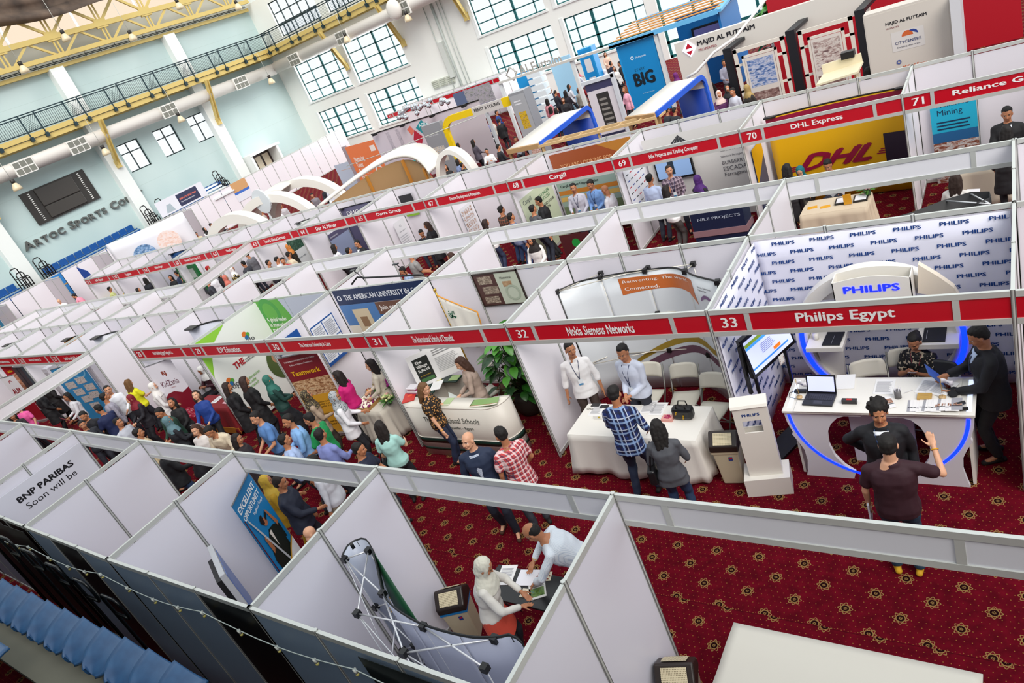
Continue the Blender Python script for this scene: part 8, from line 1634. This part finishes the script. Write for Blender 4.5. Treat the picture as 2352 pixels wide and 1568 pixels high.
PLAIDR = pat_plaid('red_plaid', '#c9484a', [('#f0dcdc', 1.0, 0.28, 0.0), ('#24304f', 1.0, 0.12, 0.55)], 14)
PLAIDD = pat_plaid('dark_plaid', '#5a2f26', [('#222a22', 1.0, 0.4, 0.0), ('#b06a4a', 1.0, 0.1, 0.5)], 12)
LEO = pat_spots('leopard_print', '#c08b4c', '#1d120b', 26, 0.62); FLOR = pat_spots('black_floral', '#131214', '#b9ab93', 30, 0.93); FLOR2 = pat_spots('brown_floral', '#4a3a1e', '#1c170e', 24, 0.6)
CHKW = pat_check('blue_check', '#dfe6f0', '#33507e', 70); CHKG = pat_check('grey_check', '#a8a4b0', '#8b8898', 80); STRC = pat_stripe('cream_stripe', '#e3d6bd', '#c9b694', 60, True); PAISLEY = pat_spots('patterned_scarf', '#8a7a52', '#3a3022', 40, 0.6); GREYSC = pat_spots('grey_scarf', '#5c6468', '#a9adb0', 34, 0.62)
STRIPEW = pat_stripe('white_pinstripe', '#dfe6ec', '#c4d0dd', 90, True); TIEP = pat_stripe('striped_tie', '#e8e8ee', '#15151c', 32, False, 0.5); SNOW = pat_spots('black_star_scarf', '#1a1a20', '#c9b36a', 22, 0.85)
V = 0.0085
PP.spec('clasp', vox=V, rh=(.03, .27, 1.03), lh=(-.05, .27, 1.02), rn=(-1, 0, .2), ln=(1, 0, .2), head=(12, -10), lean=5)
PP.spec('pocket', vox=V, rh=(.30, .02, .84), lh=(-.27, .08, .86), head=(20, 2), hem=-.13, sleeve='roll')
PP.spec('backlean', vox=V, rh=(.22, .22, .95), lh=(-.2, .34, .98), head=(0, -18), lean=5, hem=-.13, feet=((.14, .1, 0), (-.12, -.05, 0)))
PP.spec('hoodie', vox=V, fem=True, hair='bob', rh=(.2, .25, .95), lh=(-.22, .2, .9), head=(10, -15), lean=5, hem=-.13, build_=1.05, feet=((.12, .0, 0), (-.12, .1, 0)))
PP.spec('sitphone', vox=V, fem=True, hair='bun', hip=(0, 0, .5), feet=((.1, .42, 0), (-.1, .42, 0)), rh=(.07, .3, .84), lh=(-.06, .3, .82), head=(-5, -20), lean=6, sleeve='short', rn=(-.6, 0, .8), ln=(.6, 0, .8), curl=40)
PP.spec('suithold', vox=V, top='jacket', rh=(.1, .38, 1.12), lh=(-.12, .36, 1.05), rn=(-1, 0, .3), ln=(1, 0, .3), head=(0, -25), lean=4, hem=-.16, curl=38)
PP.spec('suitback', vox=V, top='jacket', rh=(.17, -.17, 1.0), lh=(-.24, .03, .86), rp=(1, -.3, 0), head=(5, -2), lean=0, hem=-.16, hair='curly')
PP.spec('raised', vox=V, sleeve='short', rh=(.36, .30, 1.36), lh=(-.26, .08, .86), rp=(.8, -.2, -1), rn=(-.3, .1, 1), head=(-3, -8), hem=-.09, build_=1.1, curl=18, hair='short')
PP.spec('stoop', vox=V, hair='thin', lean=42, rh=(.1, .62, .95), lh=(-.16, .60, .88), rn=(0, .1, -1), ln=(0, .1, -1), head=(0, -22), sleeve='long', build_=1.08, hem=-.03, rp=(1, -.3, .2), lp=(-1, -.3, .2))
PP.spec('writer', vox=V, fem=True, hair='hijab', lean=12, rh=(.12, .40, 1.02), lh=(-.12, .38, 1.0), rn=(0, 0, -1), ln=(0, 0, -1), head=(0, -30), hem=-.1, rp=(1, -.4, -.2), lp=(-1, -.4, -.2))
PP.spec('blazer', vox=V, hair='none', top='jacket', rh=(.27, .1, .9), lh=(-.25, .12, .92), head=(-30, 8), hem=-.14, feet=((.12, -.1, 0), (-.1, .14, 0)))
PP.spec('shirtout', vox=V, sleeve='short', rh=(.2, .16, .92), lh=(-.24, .1, .86), head=(10, -5), hem=-.15)
PP.spec('leopard', vox=V, fem=True, hair='bob', sleeve='short', rh=(.28, .12, .84), lh=(-.1, .33, 1.02), head=(-5, -18), hem=-.1)
PP.spec('host', vox=V, fem=True, hair='bob', rh=(.1, .33, 1.0), lh=(-.12, .32, 1.05), head=(0, -18), lean=4, hem=-.3, rn=(-1, 0, .2))
VM = 0.0115
PP.spec('m_rel', vox=VM); PP.spec('m_talk', vox=VM, rh=(.12, .33, 1.08), lh=(-.14, .30, 1.0), rn=(-1, 0, .3), ln=(1, 0, .3), head=(10, 2), lean=3)
PP.spec('m_down', vox=VM, rh=(.08, .3, 1.0), lh=(-.1, .3, 1.02), head=(-8, -15), lean=6); PP.spec('m_tee', vox=VM, sleeve='short', rh=(.1, .32, .98), lh=(-.16, .30, 1.0), head=(12, -8), lean=4, hem=-.1)
PP.spec('m_lean', vox=VM, lean=25, rh=(.15, .45, .98), lh=(-.15, .45, .98), head=(0, -15)); PP.spec('m_suit', vox=VM, top='jacket', rh=(.12, .34, 1.05), lh=(-.24, .08, .86), head=(5, -12), hem=-.15)
PP.spec('w_long', vox=VM, fem=True, hair='long', rh=(.1, .3, 1.06), lh=(-.12, .28, 1.0), head=(0, -4), hem=-.12); PP.spec('w_up', vox=VM, fem=True, hair='long', rh=(.12, .33, 1.05), lh=(-.12, .3, 1.0), head=(15, 18), hem=-.12)
PP.spec('w_tee', vox=VM, fem=True, hair='long', sleeve='short', rh=(.12, .33, 1.08), lh=(-.22, .12, .88), head=(8, -10)); PP.spec('w_scarf', vox=VM, fem=True, hair='hijab', bottom='skirt', rh=(.1, .3, 1.06), lh=(-.12, .3, 1.0), head=(5, -2), hem=-.3)
PP.spec('w_scarf2', vox=VM, fem=True, hair='hijab', rh=(.2, .25, .98), lh=(-.12, .33, 1.06), head=(-12, -10), hem=-.2); PP.spec('w_coat', vox=VM, fem=True, hair='long', top='jacket', rh=(.2, .2, .92), lh=(-.22, .12, .9), head=(0, -10), hem=-.45)
sit = dict(hip=(0, 0, .5), feet=((.1, .42, 0), (-.1, .42, 0)), rh=(.12, .38, .78), lh=(-.12, .38, .78), lean=10)
PP.spec('m_sit', vox=VM, head=(0, -20), **sit); PP.spec('w_sit', vox=VM, fem=True, hair='hijab', head=(0, -25), **sit); PP.spec('m_bald', vox=VM, hair='none', rh=(.1, .3, 1.0), head=(0, -20)); PP.spec('w_leo2', vox=VM, fem=True, hair='hijab', rh=(.1, .3, 1.06), hem=-.2)
VF = 0.02
PP.spec('f_m', vox=VF, rh=(.12, .3, 1.05), head=(5, -12)); PP.spec('f_m2', vox=VF, head=(-10, -5)); PP.spec('f_suit', vox=VF, top='jacket', hem=-.15, rh=(.1, .3, 1.0)); PP.spec('f_w', vox=VF, fem=True, hair='long', rh=(.1, .3, 1.02), hem=-.15)
PP.spec('f_s', vox=VF, fem=True, hair='hijab', bottom='skirt', hem=-.25, rh=(.1, .3, 1.02)); PP.spec('f_sit', vox=VF, **sit); PP.spec('f_sitw', vox=VF, fem=True, hair='long', **sit)
A_ = PP.add
yb = watch('#e0a81c', 1)
A_('pocket', (1310, 803), -62, 'young man in an untucked white shirt with a lanyard behind the cloth-covered table', 1.74, 'b', '#eeecec', '#3a2b26', extra=lanyard(len_=.2))
A_('clasp', (1430, 810), -100, 'young man in a pale blue shirt with a lanyard, hands clasped, behind the cloth-covered table', 1.78, 'b', '#ccd3e4', '#20222e', extra=lanyard(len_=.26))
A_('backlean', (1412, 905), 100, 'man in a blue plaid shirt seen from behind at the cloth-covered table', 1.80, 'b', PLAIDB, '#1d2840')
A_('hoodie', (1510, 982), 108, 'woman in a grey hoodie with a black shoulder bag seen from behind', 1.62, 'a', '#4f5157', '#1f3656', names={'top': 'hoodie'}, extra=bag('#17171a', -1, .13, .12, .02), shoe='#26262a')
A_('sitphone', (2100, 785), -100, 'seated woman in a black patterned top with a phone behind the white counter', 1.66, 'b', FLOR, '#111114', names={'top': 'blouse'}, extra=both(lanyard('#7a2a35', '#e8eef8', '#cfd6e0', .26), in_hand(lambda mb, p, d, c: mb.obox(p+Y*.03-X*.04, X*.035, (Y+Z*.6).normalized()*.065, Z*.005), 'phone', M('#c9ccd2', 0.3))))
A_('suithold', (2262, 772), 196, 'man in a dark suit standing at the right end of the white counter reading a blue leaflet', 1.80, 'b', '#15151a', '#131317', extra=both(shirt_v('#b9cbe6', '#2a3550'), in_hand(held_paper, 'leaflet', M('#3b5f9e', 0.4))))
A_('suitback', (2018, 948), -82, 'curly-haired man in a black suit and striped tie at the white counter', 1.76, 'b', '#15161c', '#121318', extra=both(shirt_v('#eef1f6', TIEP, .2), lanyard('#24406e', '#dfe8f2', '#8a3038', .24, .015)))
A_('raised', (2040, 1022), 98, 'man in a maroon polo shirt seen from behind with his right hand raised', 1.78, 'c', '#33141f', '#1c3a50', shoe='#c99a18', extra=both(yb, in_hand(lambda mb, p, d, c: mb.obox(p-Z*.02, Y*.11, X*.008, Z*.15), 'catalogue', M('#d8dde8', 0.4), -1)), names={'top': 'polo_shirt'})
A_('stoop', (1222, 1222), 205, 'balding man with glasses in a pale shirt stooping over the black table', 1.74, 'b', STRIPEW, '#141418', extra=both(yb, lambda r, c: glasses(r, c)))
A_('writer', (1112, 1302), 28, 'woman in a long white headscarf and white jacket writing at the black table', 1.66, 'b', '#dedbd2', '#23222a', hair='#d6d4c4', extra=None)
A_('blazer', (1075, 1012), -62, 'bald man in a navy blazer and checked shirt talking in the aisle', 1.78, 'c', '#23304a', '#191e2c', shoe='#4a2c1e', extra=shirt_v(CHKW, None, .3))
A_('shirtout', (1150, 998), 152, 'man in a red and white plaid shirt seen from behind in the aisle', 1.76, 'b', PLAIDR, '#2b2d35', extra=None)
A_('leopard', (975, 893), 25, 'woman in a leopard print blouse at the curved reception desk', 1.66, 'c', LEO, '#1f2a44', hair='#6b4a2c', names={'top': 'blouse'}, extra=yb)
A_('host', (1058, 835), 222, 'woman in a beige cardigan with a red sash reading papers behind the curved desk', 1.66, 'c', '#b09a8c', '#5c1018', hair='#4a2f22', names={'top': 'cardigan'}, extra=both(in_hand(held_paper, 'paper_sheet', M('#dfe8e2', 0.5)), lambda r, c: sash(r, c)))
# aisle crowd, left of the blazer man
crowd = [
 ('w_tee', (874, 980), 115, 'woman in a turquoise blouse seen from behind with a black shoulder strap', 1.63, 'c', '#a9d9d0', '#1b1c22', '#1d1512', bag('#15151a', -1)),
 ('m_tee', (826, 1032), 20, 'man in a navy polo shirt bending at the white fascia back', 1.72, 'b', '#1b2138', '#22242e', '#15110f', None),
 ('m_talk', (737, 998), 95, 'man in a lilac-blue shirt seen from behind in the crowd', 1.74, 'b', '#7f8ac4', '#23252e', '#15110f', None),
 ('m_tee', (705, 964), 200, 'man in a green T-shirt in the crowd', 1.72, 'b', '#128a4a', '#22242e', '#15110f', None),
 ('m_talk', (666, 966), -115, 'smiling man in a sky-blue polo shirt in the crowd', 1.76, 'b', '#86b4e6', '#23252e', '#15110f', None),
 ('m_rel', (655, 1010), 60, 'man in a pale blue shirt seen from behind, left of the lilac shirt', 1.70, 'b', '#a9bfe6', '#23252e', '#15110f', None),
 ('m_tee', (587, 960), -105, 'bearded man in a mid-blue T-shirt holding green leaflets', 1.78, 'a', '#5a86bf', '#24304a', '#15110f', in_hand(held_paper, 'leaflet', M('#cfe6cf', 0.5))),
 ('w_coat', (546, 1008), 40, 'woman with dark wavy hair at the white fascia back, left of the blue T-shirt', 1.62, 'b', '#2b2226', '#1b1c22', '#1d1512', None),
 ('m_lean', (481, 992), -70, 'man in a cream striped shirt with his hand at his ear', 1.74, 'b', STRC, '#2b2b30', '#15110f', None),
 ('w_long', (449, 988), -60, 'smiling woman with curly brown hair beside the cream striped shirt', 1.62, 'c', '#ded8d4', '#23252e', '#3d2417', None),
 ('w_up', (450, 908), -60, 'woman in a royal blue cardigan holding a white sheet of paper', 1.64, 'c', '#1d3f8c', '#15161c', '#2a1a14', in_hand(held_paper, 'paper_sheet', M('#eeeef4', 0.5))),
 ('w_up', (394, 925), -70, 'woman in a black top looking up, left of the royal blue cardigan', 1.62, 'b', '#1b1a1c', '#15161c', '#16100e', None),
 ('m_down', (367, 948), -80, 'young man in a dark green jacket and sunglasses', 1.72, 'b', '#1d4030', '#22242e', '#15110f', None),
 ('w_scarf', (386, 966), 80, 'woman in a grey-blue headscarf and black coat seen from behind', 1.62, 'b', '#1b1d24', '#15161c', '#5f8088', None),
 ('m_rel', (319, 994), 60, 'man in a beige shirt at the white fascia back', 1.70, 'b', '#d9c49c', '#23252e', '#15110f', None),
 ('w_scarf2', (299, 917), -85, 'woman in a dark red headscarf looking up', 1.62, 'c', '#1c1a22', '#15161c', '#7a1424', None),
 ('w_tee', (288, 885), 100, 'woman in a yellow T-shirt with long brown hair seen from behind', 1.64, 'c', '#e3e01c', '#23252e', '#6b4a26', None),
 ('w_scarf2', (352, 888), 60, 'woman in a white headscarf and white top by the red banner', 1.64, 'c', '#dedcda', '#8a8078', '#e2dfda', None),
 ('w_sit', (459, 851), -80, 'person in a white scarf and dark red top behind the red-clothed table', 1.66, 'd', '#3c1420', '#15161c', '#dcdcd8', None),
 ('w_coat', (532, 886), 60, 'long-haired woman in a black coat, left one of the pair at the green-white panel', 1.66, 'b', '#17161a', '#15161c', '#2a1b16', None),
 ('w_coat', (553, 878), 75, 'wavy-haired woman in a black coat, right one of the pair at the green-white panel', 1.68, 'b', '#121114', '#15161c', '#33201a', None),
 ('w_scarf', (616, 872), 70, 'woman in a shiny green headscarf and dark green coat', 1.66, 'b', '#123a34', '#15161c', '#2c6a5e', None),
 ('w_leo2', (705, 908), 60, 'woman in a patterned brown headscarf and beige coat before the yellow banner', 1.64, 'b', '#a8927c', '#3a3028', None, None),
 ('w_long', (775, 864), 195, 'woman in a bright pink top with long dark hair', 1.66, 'b', '#c81470', '#15161c', '#1d1210', None),
 ('w_long', (850, 838), 215, 'woman with long dark hair in a cream jacket behind the flower table', 1.66, 'c', '#cfc6b4', '#15161c', '#1a1110', None),
 ('w_scarf2', (770, 912), 50, 'woman in a grey patterned headscarf and white blouse with a quilted black bag', 1.66, 'b', '#e8e6ea', '#1b1c22', None, bag('#121214', -1, .19, .15, .0)),
 ('m_rel', (245, 906), 80, 'man in a grey checked shirt seen from behind', 1.76, 'b', None, '#22242e', '#15110f', None),
 ('m_talk', (253, 895), -30, 'man in a white shirt facing the grey checked shirt', 1.78, 'a', '#e4e6ec', '#22242e', '#1a1512', None),
 ('m_rel', (273, 970), 20, 'man in a light grey shirt in the crowd by the fascia back', 1.72, 'b', '#b9bcc6', '#22242e', '#15110f', None),
 ('m_tee', (225, 940), 190, 'bearded man in a navy polo shirt pointing', 1.76, 'b', '#13204a', '#22242e', '#15110f', None),
 ('m_down', (193, 955), -50, 'man with glasses in a black jacket over a red shirt', 1.74, 'b', '#161720', '#22242e', '#15110f', None),
 ('m_rel', (190, 976), -10, 'man with short hair low behind the fascia back, in front of the glasses', 1.66, 'b', '#24262e', '#22242e', '#15110f', None),
 ('w_long', (154, 911), -100, 'woman in a white shirt looking into a red folder', 1.66, 'b', '#eceaee', '#17171c', '#15100e', in_hand(held_paper, 'folder', M('#8a2030', 0.5))),
 ('w_coat', (84, 900), 70, 'woman in a black coat with a large black bag seen from behind', 1.68, 'b', '#101014', '#15161c', '#1a1412', bag('#17171a', -1, .24, .17, .1)),
 ('w_tee', (39, 938), -60, 'woman in a pink T-shirt near the left edge', 1.64, 'c', '#ee5fa4', '#23252e', '#15100e', None),
 ('w_long', (28, 956), -20, 'girl in a dark top beside the pink T-shirt', 1.60, 'b', '#2a2426', '#23252e', '#15100e', None),
 ('m_rel', (6, 942), -50, 'man in a dark grey T-shirt at the left edge', 1.74, 'a', '#3c3e44', '#22242e', '#2a1d16', None),
 ('w_coat', (100, 880), 90, 'woman in black with brown hair behind the black coat', 1.66, 'b', '#1a1618', '#15161c', '#54382a', None),
 ('m_suit', (645, 1108), 40, 'man in a navy suit seen through the booth front beside a yellow top', 1.76, 'b', '#1a2032', '#1a1c26', '#2a221e', None),
 ('m_rel', (718, 1062), -150, 'man in a white shirt and khaki trousers beyond the fascia back', 1.74, 'b', '#dfe2ea', '#a59a86', '#15110f', None),
 ('w_scarf2', (612, 1105), 60, 'woman in a mustard yellow coat beside the navy suit', 1.62, 'b', '#b8901c', '#b8901c', '#c9a63a', None),
 ('m_bald', (712, 1225), 70, 'person with light brown hair half hidden behind the partition right of the banner', 1.55, 'c', '#cfc8c0', '#2b2b30', '#15110f', None),
 ('m_suit', (370, 1030), 75, 'person in a black coat seen through the opening left of the blue banner', 1.72, 'b', '#15161a', '#2c4466', '#15110f', None),
 # aisle between the second and the far row
 ('m_rel', (1493, 410), 80, 'man in a pale blue shirt at booth 69, left of the plaid shirt', 1.76, 'b', '#b4c2e0', '#252a38', '#15110f', None),
 ('m_talk', (1537, 392), -70, 'man in a purple-brown plaid shirt under the screen of booth 69', 1.78, 'a', None, '#252a38', '#2a1a12', lanyard()),
 ('w_long', (1532, 436), 60, 'woman with dark curly hair in a white shirt at booth 69', 1.66, 'b', '#e6e4e4', '#4a4442', '#1a1110', None),
 ('w_sit', (1621, 382), -95, 'woman in a peach headscarf and black jacket sitting at booth 69', 1.70, 'b', '#141418', '#15161c', '#e8b49c', None),
 ('w_scarf', (1603, 412), 70, 'woman in a purple headscarf seen from behind at booth 69', 1.62, 'b', '#19181c', '#15161c', '#4a1e6a', None),
 ('w_coat', (1808, 388), 85, 'woman with long black hair seen from behind at the yellow booth', 1.66, 'b', '#1c1a1e', '#24384e', '#120e0d', bag('#121214', 1)),
 ('w_sit', (1838, 394), -90, 'woman in a teal headscarf at the yellow booth', 1.66, 'c', '#20242a', '#15161c', '#127078', None),
 ('m_sit', (1901, 380), -95, 'man in a white shirt sitting at the yellow booth', 1.78, 'b', '#e8e8ec', '#252a38', '#15110f', None),
 ('m_suit', (2313, 262), -95, 'man in a black suit standing in booth 71', 1.78, 'b', '#17171a', '#151518', '#15110f', shirt_v('#e4e8f0', '#444a5a')),
 ('w_coat', (2311, 302), 90, 'woman with black hair seen from behind in front of booth 71', 1.64, 'b', '#141216', '#17181e', '#120e0d', None),
 ('w_tee', (2195, 412), 75, 'woman with very long brown hair leafing through papers at booth 71', 1.60, 'b', '#d8d4ce', '#5a5048', '#2a1a12', in_hand(held_paper, 'paper_sheet', M('#e6e6ea', 0.5))),
 ('m_talk', (1317, 432), -80, 'smiling man in a grey striped shirt with a lanyard at booth 68', 1.80, 'b', '#c4c3cf', '#252a38', '#15110f', lanyard()),
 ('m_down', (1356, 424), -95, 'man in a sky-blue shirt with a lanyard at booth 68', 1.80, 'b', '#7aa3dd', '#1c2233', '#15110f', lanyard()),
 ('m_bald', (1390, 436), 180, 'balding man in a pale grey shirt in profile at booth 68', 1.76, 'b', '#c9c8cf', '#252a38', '#15110f', lanyard()),
 ('m_suit', (1235, 464), 200, 'man with glasses in a black suit and blue tie at booth 68', 1.76, 'b', '#17181c', '#151518', '#15110f', shirt_v('#e9ecf2', '#8fb0dd')),
 ('m_rel', (1226, 478), 70, 'man in a dark grey pullover seen from behind at booth 68', 1.72, 'b', '#4c4d52', '#252a38', '#15110f', None),
 ('m_rel', (1152, 482), 75, 'man in a brown plaid shirt seen from behind at booth 67', 1.76, 'b', None, '#2a3f66', '#15110f', None),
 ('m_rel', (1174, 498), 60, 'man in a blue shirt behind the brown plaid shirt', 1.70, 'b', '#6b7390', '#2a3f66', '#15110f', None),
 ('w_long', (1116, 512), 70, 'woman with dark curly hair in a white top seen from behind at booth 67', 1.62, 'b', '#e2dfde', '#2b3550', '#2a1712', None),
 ('w_coat', (980, 518), 200, 'woman with brown hair in a black jacket at booth 65', 1.66, 'b', '#1b1a1e', '#17181e', '#3a241a', None),
 ('m_sit', (968, 536), -60, 'man sitting with the yellow lanyard at booth 65', 1.72, 'b', '#20222a', '#252a38', '#15110f', None),
 ('w_long', (768, 568), 75, 'woman with black hair in a white shirt seen from behind at booth 64', 1.64, 'b', '#dfdfe6', '#17181e', '#120e0d', None),
 ('m_suit', (816, 563), -100, 'man in a black suit at booth 64', 1.70, 'b', '#17181e', '#151518', '#15110f', shirt_v('#e9ecf2')),
 ('m_rel', (806, 573), 70, 'man with black hair seen from behind at booth 64', 1.66, 'b', '#33353e', '#252a38', '#15110f', None),
 ('w_scarf2', (660, 568), 215, 'woman in an orange headscarf and brown floral coat at booth 63', 1.68, 'b', None, '#2a2418', '#c87a32', None),
 ('f_suit', (609, 592), 20, 'man in a black jacket at booth 63, left one', 1.70, 'b', '#17181e', '#151518', '#15110f', None),
 ('f_m', (613, 605), 40, 'man with black hair in a dark jacket at booth 63, in front', 1.66, 'b', '#1c1e26', '#252a38', '#15110f', None),
 ('f_m', (639, 596), 60, 'man with black hair in a white shirt at booth 63', 1.70, 'b', '#dcdce2', '#252a38', '#15110f', None),
 ('f_m', (652, 597), -60, 'man in a red shirt at booth 63', 1.70, 'b', '#b02838', '#252a38', '#15110f', None),
 ('f_m', (659, 588), 90, 'man in a beige shirt seen from behind at booth 63', 1.72, 'b', '#cfc3a8', '#252a38', '#15110f', None),
 ('w_long', (552, 595), -80, 'woman with long black hair at booth 61', 1.66, 'b', '#1c1e26', '#17181e', '#120e0d', None),
 ('m_rel', (566, 584), 190, 'man in a grey shirt standing at booth 61', 1.78, 'b', '#6c6c72', '#252a38', '#15110f', None),
 ('m_suit', (559, 606), 190, 'man in a grey suit bending at booth 61', 1.66, 'b', '#3a3c44', '#151518', '#15110f', None),
 ('w_scarf2', (526, 620), 60, 'woman in a white headscarf and a black starred shawl', 1.66, 'b', SNOW, '#17181e', '#e4e2e0', None),
 ('w_scarf2', (518, 638), 60, 'woman in a dusty pink headscarf, left of the starred shawl', 1.62, 'b', '#a8584c', '#17181e', '#c06a5c', None),
 ('f_m', (484, 634), -60, 'man with black hair by the green frame', 1.66, 'b', '#dcdce2', '#252a38', '#15110f', None),
 ('f_w', (500, 628), 30, 'woman in black by the green frame', 1.66, 'b', '#17181e', '#252a38', '#15110f', None),
 ('f_s', (446, 630), 80, 'woman in a beige headscarf under the green frame', 1.66, 'b', '#2a2c30', '#252a38', '#a8987c', None),
 ('f_m', (464, 622), 60, 'man in a red cap by the green frame', 1.70, 'b', '#8a8a90', '#252a38', '#b01c24', None),
 ('f_m', (478, 648), 60, 'man with black hair low at the white beam', 1.62, 'b', '#33353e', '#252a38', '#15110f', None),
 ('f_m', (404, 628), 200, 'man in a dark jacket at booth 59', 1.74, 'b', '#2a3550', '#252a38', '#15110f', None),
 ('f_m', (418, 636), 60, 'man with black hair at booth 59, right one', 1.66, 'b', '#3a3c30', '#252a38', '#15110f', None),
 ('f_w', (386, 640), -60, 'woman with black hair at booth 59', 1.62, 'b', '#17181e', '#252a38', '#120e0d', None),
 ('f_m', (302, 650), -90, 'man in a grey shirt sitting against the wall of booth 58', 1.74, 'b', '#8a8a90', '#252a38', '#15110f', None),
 ('f_w', (333, 643), 170, 'woman in a black jacket at booth 58', 1.72, 'b', '#1a1c26', '#252a38', '#120e0d', None),
 ('f_m', (283, 660), 60, 'man in a yellow shirt seen from behind at booth 58', 1.68, 'b', '#e0b81c', '#252a38', '#15110f', None),
 ('f_w', (318, 666), 60, 'woman with black hair seen from behind at booth 58', 1.62, 'b', '#2a2422', '#252a38', '#120e0d', None),
 ('f_m', (239, 667), 70, 'man in a white shirt seen from behind at booth 57', 1.68, 'b', '#e4e4e4', '#252a38', '#15110f', None),
 ('f_m', (252, 664), 70, 'man in a pale yellow-green shirt seen from behind at booth 57', 1.70, 'b', '#c9d08a', '#252a38', '#15110f', None),
 ('m_bald', (136, 692), -40, 'bald man beside the blue banner at the far left', 1.70, 'c', '#dfe3e8', '#252a38', '#15110f', None),
 ('m_lean', (170, 680), 220, 'man in a pink shirt leaning at the far left booth', 1.74, 'b', '#e88fa4', '#252a38', '#15110f', None),
 ('w_scarf2', (1220, 552), -75, 'woman in a white jacket holding blue and white leaflets in the second aisle', 1.62, 'b', '#e6e2de', '#1c2130', '#1a110e', in_hand(held_paper, 'leaflet', M('#2f5f9e', 0.4))),
 ('m_sit', (925, 622), -120, 'man in a light blue shirt sitting behind the university backdrop', 1.70, 'b', '#a9c0e0', '#252a38', '#15110f', None),
 ('m_tee', (945, 585), 60, 'man in a grey patterned shirt standing behind the university backdrop', 1.72, 'b', '#8a8886', '#252a38', '#15110f', None),
 ('w_long', (1035, 590), 195, 'woman with brown hair in a white top in the second aisle', 1.62, 'b', '#e2dfde', '#2b3550', '#3a2016', None),
]
for c in crowd:
 key, uv, fc, lb, h, sk, top, bot, hair, ex = c
 if lb.startswith('man in a grey checked'): top = CHKG
 if 'purple-brown plaid' in lb: top = pat_plaid('purple_plaid', '#8a7484', [('#3a2c3c', 1.0, 0.3, 0.0), ('#c9b8c0', 1.0, 0.12, 0.5)], 12)
 if 'brown plaid shirt seen' in lb: top = PLAIDD
 if 'orange headscarf' in lb: top = FLOR2
 if key == 'w_leo2': hair = PAISLEY
 if 'grey patterned headscarf' in lb: hair = GREYSC
 A_(key, uv, fc, lb, h, sk, top or '#888888', bot, hair or '#15110f', extra=ex)
def glasses(r, c):
 hp = c['hp']; mb = MB()
 for s in (-1, 1):
  q = hp(s*.031, .097, .004); mb.tube([q+c['hr']*math.cos(t*PI/5)*.021+c['hu']*math.sin(t*PI/5)*.015 for t in range(10)], .0022, 5, closed=True)
  mb.tube([hp(s*.052, .09, .006), hp(s*.08, 0, .004)], .0022, 5)
 mb.tube([hp(-.01, .1, .006), hp(.01, .1, .006)], .0022, 5); local_part(mb, 'glasses', BLACK, r)
def sash(r, c):
 g = []
 for i in range(9):
  t = i/8; row = []
  for x_ in (-.02, .02): row.append(_wpt(c, .49-.42*t, .10-.04*t+x_, .09+.055*min(1, t*2.5)))
  g.append(row)
 mb = MB(); mb.sheet(g, .005); local_part(mb, 'sash', M('#a00c1c', 0.35), r)
PP.run()
# the writer's coral tunic shows under the jacket
for o in [o for o in C.objects if o.name.startswith('person') and 'writing at the black table' in o.get('label', '')]:
 mb = MB(); _loft(mb, [(Vector((0, .02, .62)), X*.225, Y*.17), (Vector((0, .0, .80)), X*.205, Y*.155), (Vector((0, 0, .93)), X*.19, Y*.14)], 24); local_part(mb, 'tunic', M('#d8503c', 0.7), o)
# labels stay within sixteen words
for o in C.objects:
 lb = o.get('label')
 if lb and o.parent is None and len(lb.split()) > 16: o['label'] = ' '.join(lb.split()[:16]).rstrip(',')
